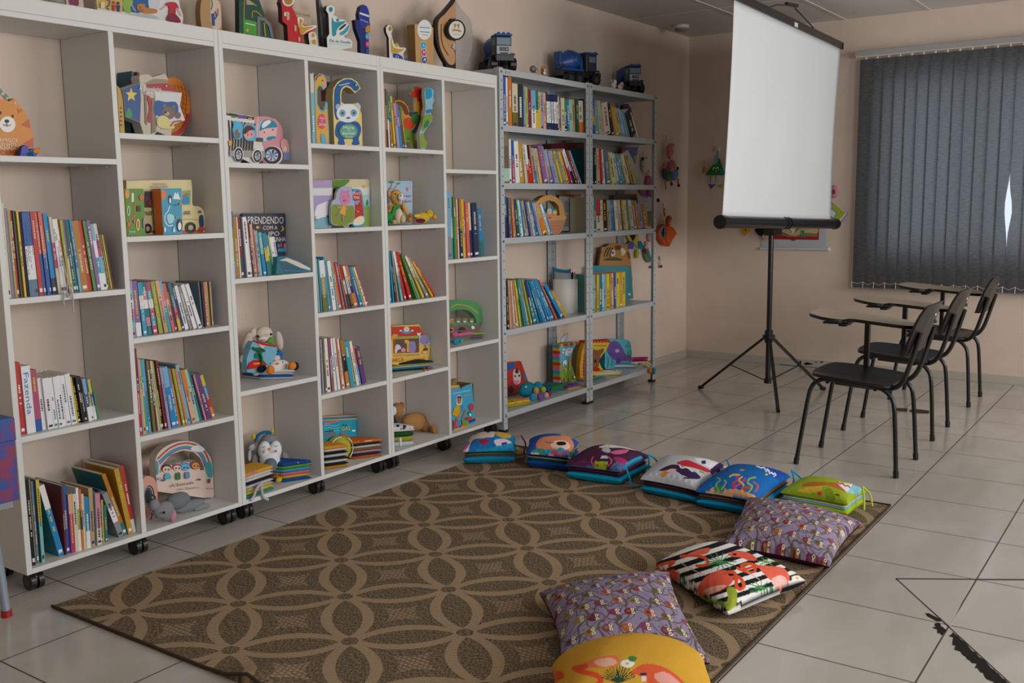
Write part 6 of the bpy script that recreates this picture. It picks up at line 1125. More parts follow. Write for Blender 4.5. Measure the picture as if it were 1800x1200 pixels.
sd = cut('side_panel', None, None, G4, .345, ZR[5], [(296, 818), (292, 640), (320, 430), (368, 285), (398, 290), (400, 818)], .03, 'd8a838', 'c8902c', [('p', 'b82c24', [(340, 810), (335, 640), (360, 420), (388, 395), (384, 810)])]+[('p', 'd86a5c', [(342, 800-k*52), (360, 800-k*52), (360, 780-k*52), (342, 780-k*52)]) for k in range(7)], kind='f')
sd.parent = yb; sd.location = Vector(sd.location)-Vector(yb.location)
cut('board_book', 'pale blue rounded board book with a purple whale', BC, G4, .385, ZR[5], sm([(680, 710), (672, 560), (668, 400), (690, 280), (760, 262), (900, 265), (1020, 280), (1062, 330), (1075, 450), (1082, 600), (1000, 640), (850, 690)], 3), .035, '55b2c4', '1c6a8c',
 [('s', '6a52a0', [(700, 420), (720, 340), (790, 292), (870, 310), (930, 390), (980, 490), (1070, 530), (1070, 600), (1000, 590), (900, 600), (800, 570), (730, 500)]), ('s', '5a4490', [(840, 600), (850, 545), (890, 560), (905, 620), (850, 640)]), ('e', 'a890c8', (855, 440, 38, 30)), ('e', 'e8e0f0', (845, 438, 22, 18)), ('e', INK, (838, 438, 9, 10)), ('l', '3c2c5c', [(720, 460), (770, 490), (825, 490)], 5), ('l', '2c7a5c', [(705, 690), (720, 600), (708, 530)], 10), ('l', '2c7a5c', [(770, 650), (780, 590), (765, 560)], 8), ('l', '2c8a6c', [(1040, 530), (1060, 470), (1050, 430)], 8), ('l', '2c8a6c', [(1030, 520), (1015, 460)], 7), ('e', 'b84a5c', (1000, 560, 32, 30)), ('e', '6a52a0', (1000, 562, 22, 20)), ('t', '8a3048', 985, 355, 1030, 352, 14, 'Lia'), ('t', '8a3048', 968, 388, 1045, 382, 14, 'Baleia') if 0 else ('l', '8a3048', [(970, 382), (1045, 378)], 8), ('l', '9a5060', [(740, 660), (800, 640), (850, 645)], 7)])

# ---------------------------------------------------------------- soft toys and cloth books
def EL(m_, f, x, y, rx, ry, Y, c, rd=None, rot=0):
    """ellipsoid seen at crop pixel (x, y) with pixel radii rx, ry, standing at depth Y"""
    ce = on(1, Y, *f(x, y)); k = (ce-CP).dot(FW)/FPX/f.s; a, b = rx*k, ry*k
    return m_.ell(ce, (a, rd if rd else min(a, b)*.8, b), c, rot=Matrix.Rotation(R(rot), 3, 'Y'), n=14)
def TB(m_, f, pts, r, Y, c, n=8):
    P = [on(1, Y if not isinstance(Y, (list, tuple)) else Y[i], *f(*p)) for i, p in enumerate(pts)]; k = (P[0]-CP).dot(FW)/FPX/f.s
    return m_.tube([Vector(q) for q in sm([tuple(p) for p in P], 3, False)], r*k, c, n)
def toy(name, label, cat, f, base, Y, z, parts, kind='f', group=None):
    """parts: (name, [('e', c, x, y, rx, ry, dY, rot) | ('t', c, pts, r, dY) ...])"""
    b = on(1, Y, *f(*base)); t = thing(name, label, cat, (b.x, Y, z if z is not None else b.z), group=group)
    for nm, items in parts:
        m_ = MB(kind)
        for it in items:
            if it[0] == 'e': EL(m_, f, it[2], it[3], it[4], it[5], Y+(it[6] if len(it) > 6 else 0), it[1], rot=it[7] if len(it) > 7 else 0)
            elif it[0] == 't': TB(m_, f, it[2], it[3], Y+(it[4] if len(it) > 4 else 0), it[1])
            elif it[0] == 'c':      # flat cut-out felt piece
                L = lambda px, py: (lambda P: (P.x, P.z))(on(1, Y+it[3], *f(px, py)))
                n0 = len(m_.v); m_.prism([L(*p) for p in it[2]], 0, it[4] if len(it) > 4 else .006, it[1], it[1])
                for i in range(n0, len(m_.v)): v = m_.v[i]; m_.v[i] = (v[0], v[1]+Y+it[3], v[2])
        if z is not None:      # never sinks through its shelf
            lm = limits(on(1, .19, *f(*base)).x, z) or (-9, 99); m_.v = [(min(max(x, lm[0]+.001), lm[1]-.001), y, max(w, z+.0012)) for x, y, w in m_.v]
        m_.v = [(x, min(y, .474), w) for x, y, w in m_.v] if Y < .48 else m_.v
        m_.build(nm, t, world=True)
    return t
def stack(name, label, f, a, b, depth, z, h, layers, art=None, skew=0, n=60, cat='cloth book', group=None):
    A, B = on(2, z, *f(*a)), on(2, z, *f(*b)); A = Vector((A.x, max(A.y, .183), z)); B = Vector((B.x, max(B.y, .183), z))
    for l_, r_ in [(q[0]+TH, q[1]-TH/2) for q in XU]+[(q[1]+TH/2, q[2]-TH) for q in XU]:
        if l_ < (A.x+B.x)/2 < r_ and z < 1.9: A.x = max(A.x, l_+.004); B.x = min(B.x, r_-.004)
    depth = min(depth, .466-max(A.y, B.y)); Cn = [(A.x, A.y), (B.x, B.y), (B.x+skew, B.y+depth), (A.x+skew, A.y+depth)]
    o = (sum(c[0] for c in Cn)/4, sum(c[1] for c in Cn)/4, z); t = thing(name, label, cat, o, group=group); N_ = len(layers); e = h/N_
    for i, c in enumerate(layers):
        zz = z+e*(i+.5); last = i == N_-1; k = 1-.012*(i % 2)
        Ck = [(o[0]+(x-o[0])*k, o[1]+(y-o[1])*k) for x, y in Cn]
        fn = px_art(f, c, art) if (last and art) else None
        cushion('front_cover' if last else 'page' if i else 'back_cover', Ck, (zz,)*4, e*(.8 if last else .5), e*.5, fn, c, parent=t, n=n if last else 18, seed=i, pinch=.02, pw=.14, flat=z+.0012)
    return t
INK2 = '2a2c34'
toy('plush_elephant', 'grey plush elephant head with flat blanket body lying on the bottom board', 'plush toy', Z4, (1180, 430), .215, ZB, [
 ('head', [('e', '8b8b90', 1150, 385, 85, 62, 0), ('e', '8b8b90', 1085, 350, 40, 42, .0)]), ('trunk', [('e', '7e7e84', 1168, 428, 40, 34, -.01)]), ('ear', [('e', 'c8899a', 1216, 425, 24, 46, -.012, 12)]), ('eye', [('e', INK2, 1153, 402, 9, 11, -.034)]),
 ('tuft', [('t', INK2, [(1070, 345), (1045, 330), (1050, 310), (1085, 312), (1090, 290), (1065, 275)], 4, .02)]), ('blanket_body', [('e', '7f8688', 1330, 355, 130, 40, .03), ('e', '767c80', 1250, 320, 100, 62, .03), ('e', '868c90', 1420, 365, 70, 24, .02)])])
toy('plush_bunny', 'cream plush bunny with long ears holding a blue cloth book', 'plush toy', Z7, (420, 830), .33, ZA[2], [
 ('head', [('e', 'd9cdbf', 445, 465, 95, 78, 0)]), ('body', [('e', 'cfc2b2', 420, 660, 130, 150, .04)]), ('muzzle', [('e', 'e4d8cc', 440, 510, 55, 30, -.04)]), ('nose', [('e', 'd896a8', 448, 522, 22, 12, -.062)]),
 ('eye', [('e', INK2, 390, 484, 14, 12, -.058)]), ('eye', [('e', INK2, 514, 466, 13, 12, -.052)]), ('ear', [('e', 'd2c4b4', 292, 565, 52, 118, -.01, 16)]), ('ear', [('e', 'd2c4b4', 590, 525, 42, 96, -.01, -10)]), ('ear', [('e', 'd2c4b4', 340, 460, 36, 60, 0, 30)]) ,
 ('paw', [('e', 'd9cdbf', 258, 700, 42, 46, -.02)]), ('paw', [('e', 'd9cdbf', 565, 690, 42, 30, -.05)]), ('foot', [('e', 'cbbfae', 375, 830, 40, 24, -.02)]),
 ('cloth_book', [('c', '7ab2c8', [(290, 820), (285, 700), (330, 560), (345, 530), (570, 575), (570, 640), (540, 700), (500, 810), (400, 830)], -.055, .035), ('c', '2c6ab0', [(570, 640), (600, 620), (626, 640), (622, 700), (580, 700)], -.02, .02), ('c', '6a9a3c', [(480, 540), (515, 490), (540, 500), (538, 560)], -.03, .02)]),
 ('book_trim', [('c', 'c03030', [(345, 528), (360, 522), (430, 545), (575, 572), (570, 584), (430, 566)], -.060, .006), ('c', 'c03030', [(296, 775), (310, 735), (360, 705), (440, 705), (480, 750), (410, 780), (300, 795)], -.060, .006), ('c', '2f7a5c', [(360, 690), (362, 655), (380, 640), (410, 655), (420, 700)], -.060, .006), ('c', 'd8c8a8', [(395, 552), (430, 565), (470, 560), (440, 600), (420, 595)], -.059, .004), ('c', 'e0a83c', [(350, 735), (415, 730), (415, 745), (352, 750)], -.062, .003)]),
 ('ribbon', [('t', '2a7048', [(345, 590), (400, 620), (455, 625), (420, 600), (370, 600)], 9, -.068), ('t', '2a7048', [(405, 620), (425, 680), (430, 750)], 12, -.068)])])
pc = stack('cloth_book', 'penguin cloth book with orange feet stacked in front of the bunny', Z7, (412, 893), (748, 886), .13, ZA[2], .040, ['dcdfe4', '2c6ab4', 'dcdfe4', 'e0e0dc'])
def addto(t, f, Y, z, parts):
    for nm, items in parts:
        m_ = MB('f')
        for it in items:
            if it[0] == 'e': EL(m_, f, it[2], it[3], it[4], it[5], Y+(it[6] if len(it) > 6 else 0), it[1], rot=it[7] if len(it) > 7 else 0)
            elif it[0] == 't': TB(m_, f, it[2], it[3], Y+(it[4] if len(it) > 4 else 0), it[1])
        m_.build(nm, t, world=True)
addto(pc, Z7, .25, ZA[2], [('head', [('e', 'e2dfd8', 580, 765, 135, 58, .03)]), ('wing', [('e', '20243c', 430, 790, 50, 34, .01, -15)]), ('wing', [('e', '20243c', 745, 765, 34, 40, .02)]), ('foot', [('e', 'e0862c', 508, 800, 44, 44, -.03)]), ('foot', [('e', 'e0862c', 712, 762, 46, 38, -.02)]), ('beak', [('e', 'e0862c', 572, 742, 22, 11, -.02)]), ('eye', [('e', INK2, 508, 740, 9, 6, -.018)]), ('eye', [('e', INK2, 624, 726, 9, 6, -.018)])])
toy('plush_penguin', 'grey penguin plush wearing a blue headband, sleepy eyes', 'plush toy', Z8, (460, 640), .36, ZB, [
 ('body', [('e', '8a8c90', 465, 480, 122, 178, 0), ('e', '8a8c90', 480, 590, 115, 80, 0)]), ('face', [('e', 'e4e8ec', 425, 455, 62, 82, -.05), ('e', 'e4e8ec', 520, 450, 62, 82, -.05), ('e', 'e4e8ec', 472, 540, 98, 110, -.055)]), ('belly', [('e', '707680', 480, 585, 60, 62, -.092)]),
 ('beak', [('e', 'd8a040', 468, 446, 18, 14, -.11)]), ('cheek', [('e', 'e08a90', 418, 470, 14, 13, -.10)]), ('cheek', [('e', 'e08a90', 524, 463, 14, 13, -.10)]), ('eyelid', [('t', INK2, [(402, 422), (415, 430), (430, 422)], 2.5, -.108)]), ('eyelid', [('t', INK2, [(510, 416), (523, 424), (538, 415)], 2.5, -.108)]),
 ('headband', [('t', '1f6a98', [(345, 385), (362, 335), (400, 305), (445, 296), (480, 306)], 15, -.0)]), ('bow', [('e', 'd0b82c', 328, 335, 20, 26, -.01)]), ('bow', [('e', 'd0b82c', 494, 287, 20, 18, -.01)]), ('flipper', [('e', '9a9894', 340, 560, 34, 84, -.01, 8)]), ('flipper', [('e', '9a9894', 608, 530, 38, 74, -.01, -18)]), ('ear_flap', [('e', 'ccd0da', 318, 430, 36, 30, .0)]), ('ear_flap', [('e', 'ccd0da', 295, 500, 18, 52, .0, 8)])])
stack('cloth_book', 'small yellow cloth book stack with white pages and lilac ribbons at the front edge', Z8, (262, 892), (515, 800), .12, ZB, .105, ['3a9a8a', 'e0c83c', 'c8b890', 'dcdad8', '2a2c34', 'dcdad8', 'dcdad8', 'd9a53a'],
 [('s', 'd86a94', [(265, 680), (330, 640), (380, 650), (380, 680), (300, 700)]), ('l', 'b83040', [(300, 690), (370, 690), (420, 665)], 7), ('p', 'd9c04c', [(256, 700), (520, 660), (520, 690), (256, 740)])])
rb_ = MB('f'); TB(rb_, Z8, [(395, 745), (350, 800), (330, 860), (300, 895)], 13, .176, 'bcb6c8'); o = rb_.build('ribbon', loc=on(1, .176, *Z8(350, 880)), world=True); tag(o, 'lilac satin ribbon hanging to the left over the yellow cloth book', 'ribbon')
rb_ = MB('f'); TB(rb_, Z8, [(395, 745), (400, 810), (415, 870), (455, 890)], 13, .174, 'bcb6c8'); o = rb_.build('ribbon', loc=on(1, .174, *Z8(420, 890)), world=True); tag(o, 'lilac satin ribbon hanging to the right over the yellow cloth book', 'ribbon')
stack('cloth_book', 'blue cloth book with bee picture and rainbow pages beside the penguin plush', Z8, (596, 742), (850, 705), .15, ZB, .085, ['1d5cae', 'd8b03a', 'd478a8', '48b4c0', '6aaa4c', '1b4c94'],
 [('x', 'd8e8f0', [(545, 632), (560, 620), (575, 636), (590, 612), (598, 630)], 8), ('x', 'd8e8f0', [(632, 610), (640, 585), (655, 600), (665, 590), (680, 600), (690, 580), (700, 590), (722, 570)], 8), ('s', 'e0b03a', [(610, 640), (640, 628), (700, 625), (740, 618), (720, 640), (650, 650)]), ('l', INK2, [(660, 632), (665, 650)], 12), ('l', INK2, [(700, 625), (705, 642)], 12), ('e', 'b8c4d8', (665, 612, 26, 12)), ('e', 'd8d060', (750, 600, 5, 4)), ('e', 'd8d060', (580, 660, 5, 4)), ('e', 'd8d060', (800, 610, 5, 4))], skew=-.05)
toy('cloth_star', 'small yellow cloth corner between the yellow and blue cloth books', 'cloth toy', Z8, (560, 735), .24, ZB, [('flap', [('e', 'd0a82c', 550, 715, 36, 24, 0), ('e', 'b87a2c', 535, 680, 10, 30, .01)])])
bl2 = on(1, .30, *Z8(1095, 425)); kk = (bl2-CP).dot(FW)/FPX/5
m_ = MB('f'); m_.ell((bl2.x, .30, ZB+108*kk), (118*kk, .035, 107*kk), 'b7ae3a', n=24); m_.ell((bl2.x-10*kk, .325, ZB+110*kk), (122*kk, .03, 108*kk), 'a09a40', n=24)
tb_ = m_.build('ball_cushion', loc=(bl2.x, .30, ZB), world=True); tag(tb_, 'yellow tennis ball cushion leaning in the bottom compartment', 'cushion')
m_ = MB('f'); TB(m_, Z8, [(1020, 480), (1010, 430), (1030, 380), (1060, 350), (1100, 340)], 6, .262, 'dcdcc8'); TB(m_, Z8, [(1160, 345), (1195, 390), (1200, 460), (1175, 515)], 6, .266, 'dcdcc8'); m_.build('seam', tb_, world=True)
stack('cloth_book', 'tiger cloth book stack with black and white zigzag pages', Z8, (958, 630), (1172, 600), .13, ZB, .105, ['d9962e', '26262a', 'dcdad4', '26262a', 'dcdad4', '26262a', 'dcdad4', 'd9962e'],
 [('e', 'd8d4cc', (1085, 470, 50, 22)), ('l', INK2, [(980, 500), (1010, 480), (1000, 465)], 7), ('l', INK2, [(1020, 520), (1040, 500)], 7), ('l', INK2, [(960, 520), (990, 515)], 7), ('e', '3a2c30', (1085, 460, 12, 7))])
fx = stack('cloth_book', 'orange fox cloth book with striped pages at the right of the ball', Z8, (1215, 538), (1468, 505), .15, ZB, .085, ['d8702a', '38304c', 'c8a0a8', '8a6a50', 'dcdad4', '3a3034', 'd8742c'],
 [('e', 'd8dce0', (1350, 388, 45, 16)), ('s', 'c03a34', [(1220, 400), (1270, 372), (1300, 380), (1250, 420)]), ('e', 'c03a34', (1475, 420, 14, 12))], skew=-.03)
toy('plush_bear', 'light brown plush teddy bear sitting against the pale blue book', 'plush toy', V2, (240, 625), .27, ZBs[1], [
 ('head', [('e', 'd0a45c', 240, 300, 92, 82, 0)]), ('ear', [('e', 'c8a070', 160, 270, 26, 42, .01)]), ('muzzle', [('e', 'e8e0dc', 295, 310, 42, 42, -.035)]), ('nose', [('e', '8a3a34', 297, 293, 12, 9, -.068)]), ('eye', [('e', INK2, 235, 272, 12, 10, -.062)]), ('body', [('e', 'd4aa64', 235, 480, 105, 130, .02)]), ('belly', [('e', 'd8ceb4', 270, 530, 62, 92, -.035)]), ('arm', [('e', 'd4aa64', 350, 450, 36, 90, -.03, -32)]), ('arm', [('e', 'd4aa64', 160, 430, 36, 70, -.01, 20)]), ('leg', [('e', 'd8b880', 320, 565, 38, 50, -.055)]), ('leg', [('e', 'caa060', 220, 600, 60, 28, -.03)])])
toy('plush_dinosaur', 'small green plush dinosaur with long neck in front of the bear', 'plush toy', V2, (180, 625), .205, ZBs[1], [
 ('body', [('e', '2f9048', 158, 545, 55, 58, 0)]), ('neck', [('t', '2f9048', [(185, 540), (205, 480), (222, 430)], 22, 0)]), ('head', [('e', '2f9048', 245, 418, 48, 34, -.0)]), ('leg', [('e', '2a8642', 190, 598, 24, 26, -.01)]), ('leg', [('e', '1f4a3c', 148, 608, 14, 16, -.01)]), ('spot', [('e', 'c8b03c', 222, 412, 8, 10, -.025)]), ('spot', [('e', 'c8b03c', 258, 395, 8, 8, -.022)])])
toy('plush_duck', 'yellow plush duck lying on its side with dark red wing', 'plush toy', V2, (560, 620), .22, ZBs[1], [
 ('body', [('e', 'd3b23a', 550, 550, 118, 64, 0)]), ('head', [('e', 'd3b23a', 628, 505, 56, 52, -.005)]), ('beak', [('e', 'd89438', 690, 540, 36, 32, -.01)]), ('wing', [('e', 'dcc060', 490, 528, 58, 22, -.045)]), ('wing_pocket', [('e', '6a2038', 530, 585, 84, 26, -.045)]), ('foot', [('e', 'c8852c', 402, 570, 36, 36, -.01)]), ('tail', [('e', 'a87830', 400, 520, 36, 24, .02)]), ('eye', [('e', INK2, 648, 495, 9, 6, -.04)])])
dk = stack('cloth_book', 'dark blue cloth book with pompom bookmarks lying before the ark book', V3, (150, 1165), (690, 1120), .16, ZBs[3], .042, ['1c4a5c', '3aa0b0', 'cfd8dc', 'd8b84a', '17303c'],
 [('x', 'b8c0c8', [(240, 1058), (300, 1045), (400, 1022)], 7), ('s', '6a7a3a', [(360, 1080), (400, 1065), (450, 1075), (400, 1100)]), ('e', '8aa0a8', (330, 1130, 5, 5)), ('e', '8aa0a8', (420, 1150, 5, 4))])
for c, x, y_, nm in (('c02c34', 568, 1132, 'red'), ('c8386c', 622, 1122, 'pink'), ('b0b03c', 580, 1155, 'lime')):
    m_ = MB('f'); EL(m_, V3, x, y_-12, 17, 17, .192, c, rd=.008); m_.v = [(a_, b_, max(c_, ZBs[3]+.001)) for a_, b_, c_ in m_.v]; m_.build('pompom', dk, world=True)
toy('plush_dog', 'long brown plush dog with white muzzle lying along the bottom compartment', 'plush toy', V4, (480, 880), .36, ZB, [
 ('body', [('e', 'b08050', 470, 670, 230, 110, 0, 12), ('e', 'b08050', 620, 740, 110, 90, -.02, 25)]), ('head', [('e', 'a87848', 250, 540, 90, 90, -.02)]), ('ear', [('e', '9a6c40', 310, 480, 34, 40, -.03)]), ('muzzle', [('e', 'd8dce4', 215, 545, 36, 55, -.08)]), ('leg', [('e', 'a87a4c', 690, 780, 36, 90, -.09, -20)]), ('tail', [('e', 'a07040', 725, 700, 34, 80, .03, -35)]), ('collar', [('e', INK2, 232, 720, 40, 110, -.06, -15)])])
cw = stack('cloth_book', 'black and white cow-spotted cloth book with green grass page', V4, (215, 975), (640, 985), .12, ZB, .10, ['cfd2da', 'a8a83a', '2f5a2c', 'e0e0e0'],
 [('e', INK2, (262+((k*71) % 400), 720+((k*47) % 210), 20, 15, k*40)) for k in range(34)], n=90)
for x, y_ in ((300, 920),):
    m_ = MB('f'); TB(m_, V4, [(288, 860), (290, 900), (292, 955)], 17, .185, 'dfe0e6'); m_.build('fastening_strap', cw, world=True)
stack('cloth_book', 'stack of colourful cloth pages under the pink cloth in the right column', V3, (885, 800), (1290, 772), .16, ZA[2], .035, ['c87aa8', '2c94b4', 'd8863c', '3a9ac4', 'b8b83c'])
toy('cloth_blanket', 'rumpled pink cloth piece lying over the coloured pages', 'cloth toy', V3, (1050, 740), .27, ZA[2]+.034, [('blanket', [('e', 'c06a90', 1060, 712, 190, 26, 0, 3), ('e', 'b86088', 930, 720, 60, 36, -.03), ('e', 'c87098', 1150, 690, 80, 26, .03)]), ('black_spot', [('e', INK2, 890, 665, 22, 12, -.02)])])
toy('cloth_animal', 'small turquoise folded cloth animal at the front of the pink cloth', 'cloth toy', V3, (940, 840), .20, ZA[2], [('body', [('e', '2c94ac', 945, 800, 62, 40, 0)]), ('arm', [('e', '3aa4b8', 1010, 790, 36, 24, -.005)]), ('eye', [('e', INK2, 985, 802, 9, 8, -.028)])])
# ribbons hanging from the middle shelf of the leftmost column
A2r = Crop(0, 340, 6.314); t = thing('hanging_ribbon', 'pale grey ribbon bundle hanging over the shelf edge before the books', 'ribbon', tuple(on(1, .172, *A2r(720, 1090))))
for k, pts in enumerate(([(700, 1085), (712, 1130), (705, 1180), (712, 1240)], [(745, 1085), (760, 1150), (800, 1110), (812, 1230), (818, 1330)], [(690, 700), (720, 850), (750, 960), (740, 1085)], [(800, 1000), (790, 1060), (800, 1110)])):
    m_ = MB('f'); TB(m_, A2r, pts, 9, .190 if k == 2 else .172, 'b9b6c0'); m_.build('ribbon', t, world=True)
# lowest metal tier
cat_ = toy('plush_caterpillar', 'teal cloth toy with a cluster of coloured felt balls', 'plush toy', G3, (300, 860), .27, ZR[5], [
 ('body', [('e', '1c7a94', 300, 770, 125, 72, 0), ('e', '1f86a0', 400, 745, 60, 50, .02)]), ('patch', [('e', 'd0c8b8', 290, 745, 16, 10, -.075)])])
for c, x, y_, r_, dy in (('cf9050', 384, 780, 34, -.05), ('9aae3a', 450, 772, 33, -.05), ('1c4a94', 490, 762, 34, -.02), ('2a90b4', 355, 842, 40, -.075), ('7a5a9c', 425, 840, 35, -.07), ('c8a0b8', 478, 825, 30, -.06), ('b02838', 508, 808, 26, -.04)):
    m_ = MB('f'); EL(m_, G3, x, y_, r_, r_, .27+dy, c, rd=.014 if r_ < 30 else .018); m_.build('felt_ball', cat_, world=True)
stack('cloth_book', 'yellow patterned cloth book at the front left of the lowest metal tier', G3, (122, 945), (345, 905), .10, ZR[5], .028, ['b8b83c', 'd9b03c'], [('e', 'a86a34', (160+k*34, 880+(k % 3)*14, 12, 7)) for k in range(6)])
stack('cloth_book', 'green and blue cloth book behind the felt balls', G3, (535, 805), (680, 765), .12, ZR[5], .035, ['2a90b0', '4a9a3c', '2c7a50'])
stack('cloth_book', 'flat lilac cloth book lying before the boot-shaped book', G3, (520, 728), (785, 742), .12, ZR[5], .022, ['3a88b0', '8a5a9c'])
stack('cloth_book', 'small purple cloth book with yellow tab at the tier edge', G3, (680, 778), (805, 752), .05, ZR[5], .022, ['d8b03c', '6a4a8c'])
stack('cloth_book', 'yellow cloth book with blue fringed edge left of the centre posts', G4, (180, 935), (395, 955), .08, ZR[5], .020, ['3a9ac0', 'c89a3c'])
stack('cloth_book', 'flat orange and blue cloth leaf at the tier front right of the posts', G4, (500, 970), (700, 905), .05, ZR[5], .012, ['c8803c', '3a94bc'])
stack('board_book', 'yellow board book with white pages lying flat, near the centre posts', G4, (500, 870), (940, 852), .11, ZR[5], .034, ['d8c03c', 'e8ecec', 'e8ecec', 'd3b52c'], [('s', 'e0dcd0', [(640, 780), (760, 750), (880, 770), (780, 800)]), ('l', '6a2c24', [(640, 765), (760, 770), (830, 778)], 8), ('s', 'b8962c', [(500, 790), (620, 800), (600, 850), (500, 840)])], cat='book')
stack('board_book', 'blue picture board book with white pages, right half of the lowest tier', G4, (760, 745), (1150, 742), .09, ZR[5], .030, ['2c9ac0', 'e8ecec', 'e8ecec', '5a94a4'], [('s', 'c8b4a0', [(840, 700), (900, 680), (1000, 690), (980, 720), (900, 725)]), ('l', '8a4a3c', [(860, 705), (950, 700)], 8), ('e', 'c85a6c', (760, 680, 14, 5)), ('e', 'd8a0a8', (820, 665, 12, 5))], cat='book')
stack('cloth_book', 'magenta cloth book behind the blue picture book', G4, (950, 660), (1330, 640), .06, ZR[5], .030, ['8a2058', 'b82a70'], [('e', INK2, (1180, 625, 14, 6)), ('e', INK2, (1255, 632, 14, 6))])
toy('cloth_hand', 'pale yellow cloth toy with orange and blue feet dangling over the tier edge', 'cloth toy', G4, (1300, 740), .20, ZR[5]-.06, [
 ('arm', [('e', 'c8c090', 1270, 690, 90, 18, .04, 12)]), ('finger', [('t', 'cfc48c', [(1230, 670), (1300, 700), (1350, 745)], 14, 0)]), ('finger', [('t', 'cfc48c', [(1290, 660), (1360, 690), (1400, 740)], 14, -.01)]), ('finger', [('t', 'b8b878', [(1330, 650), (1390, 620), (1430, 600)], 8, .02)]),
 ('foot', [('e', 'd8702a', 1352, 785, 36, 50, -.035)]), ('foot', [('e', '2c8ab4', 1412, 785, 30, 56, -.035)]), ('sleeve', [('e', '6a98a8', 1190, 680, 50, 20, .05)])])

# ---------------------------------------------------------------- toys hanging on the walls
YL = .470
def hook(f, x, y, Y=YL):
    m_ = MB('s'); p = on(1, Y, *f(x, y)); m_.box((p.x-.006, Y-.008, p.z-.008), (p.x+.006, Y+.004, p.z+.022), 'dcd8d0'); return m_.build('wall_hook', loc=p, world=True)
YT = .425
toy('plush_pig', 'pink pig plush in blue dungarees hanging on the wall', 'plush toy', W3, (500, 400), YT, None, [
 ('head', [('e', 'cf7f7c', 488, 130, 42, 72, 0)]), ('ear', [('e', 'c06a6c', 512, 76, 20, 16, -.015)]), ('snout', [('e', 'd8a8a0', 503, 178, 24, 20, -.035)]), ('body', [('e', 'cf7f7c', 505, 260, 50, 55, 0)]), ('dungarees', [('e', '6484b0', 520, 330, 52, 56, -.005)]), ('strap', [('t', '6484b0', [(482, 225), (490, 260), (500, 290)], 4, -.04)]), ('strap', [('t', '6484b0', [(518, 225), (526, 260), (530, 290)], 4, -.038)]),
 ('arm', [('e', 'c87472', 440, 260, 20, 50, 0, 25)]), ('hand', [('e', '54402e', 435, 300, 18, 20, -.005)]), ('hand', [('e', '54402e', 556, 280, 12, 18, -.005)]), ('leg', [('t', 'c87472', [(500, 380), (500, 410)], 10, -.01)]), ('leg', [('t', 'c87472', [(558, 370), (560, 420)], 10, -.01)]), ('shoe', [('e', '4c3826', 502, 418, 20, 14, -.015)]), ('shoe', [('e', '4c3826', 566, 430, 20, 14, -.015)]), ('strap', [('t', 'b05c54', [(448, 390), (452, 465)], 6, .02)]),
 ('cloth_pages', [('e', '4a7a4c', 470, 350, 34, 44, .015), ('e', '3c4a70', 440, 320, 26, 60, .02)]), ('loop', [('t', 'd8d4d0', [(470, 60), (466, 20), (470, 0)], 3, .02)]), ('eye', [('e', INK2, 476, 128, 4, 8, -.036)]), ('eye', [('e', INK2, 506, 124, 4, 8, -.034)])])
tag(hook(W3, 466, 15), 'small white adhesive hook above the pig plush', 'hook')
toy('cloth_orangutan', 'orange ape cloth book hanging diamond-wise on the wall', 'cloth toy', W3, (470, 960), YT, None, [
 ('cloth', [('c', 'c85a28', [(382, 850), (400, 800), (440, 770), (470, 780), (520, 800), (548, 850), (510, 910), (485, 965), (440, 950), (410, 900)], 0, .03)]), ('pages', [('c', '6a94b0', [(396, 845), (430, 775), (448, 830), (440, 900), (425, 880)], -.004, .004), ('c', '2c2430', [(415, 845), (436, 790), (444, 850), (430, 890)], -.007, .003)]), ('head', [('e', 'c8562a', 478, 738, 38, 46, -.01)]), ('face', [('e', 'd8a890', 492, 752, 22, 32, -.03)]), ('ear', [('e', 'd8a890', 436, 752, 10, 14, 0)]), ('drape', [('c', 'cc6230', [(462, 790), (500, 790), (545, 850), (505, 905), (488, 960), (455, 900), (460, 850)], -.012, .012)]), ('loop', [('t', 'c85a28', [(445, 700), (436, 660), (438, 628)], 8, .01)]), ('eye', [('e', INK2, 490, 740, 4, 5, -.052)])])
tag(hook(W3, 432, 612), 'small white adhesive hook above the orange ape cloth book', 'hook')
YM = .455
toy('plush_cow', 'white cow plush with pink striped body hanging behind the metal shelving', 'plush toy', W3, (300, 520), YM, None, [
 ('head', [('e', 'cfcac6', 265, 255, 44, 66, 0)]), ('snout', [('e', 'caa090', 288, 305, 26, 28, -.01)]), ('horns', [('e', '3c2c28', 250, 195, 26, 14, 0), ('e', 'b8a83c', 282, 188, 12, 10, 0)]), ('eye', [('e', INK2, 254, 262, 4, 8, -.018)]), ('eye', [('e', INK2, 288, 262, 4, 8, -.018)]), ('striped_body', [('e', 'b8658c', 300, 400, 42, 60, 0), ('e', 'a85a80', 310, 490, 38, 60, 0)]), ('hand', [('e', '1e1e22', 385, 560, 16, 18, 0)]), ('cloth_pages', [('c', '5a6ab0', [(205, 462), (260, 470), (300, 530), (250, 520)], .005, .006), ('c', 'c85a4c', [(225, 465), (245, 470), (262, 520), (240, 515)], 0, .004)]), ('foot', [('e', 'cfcaca', 300, 530, 24, 12, 0)]), ('loop', [('t', 'c8c4c0', [(250, 170), (252, 130)], 6, .0)])])
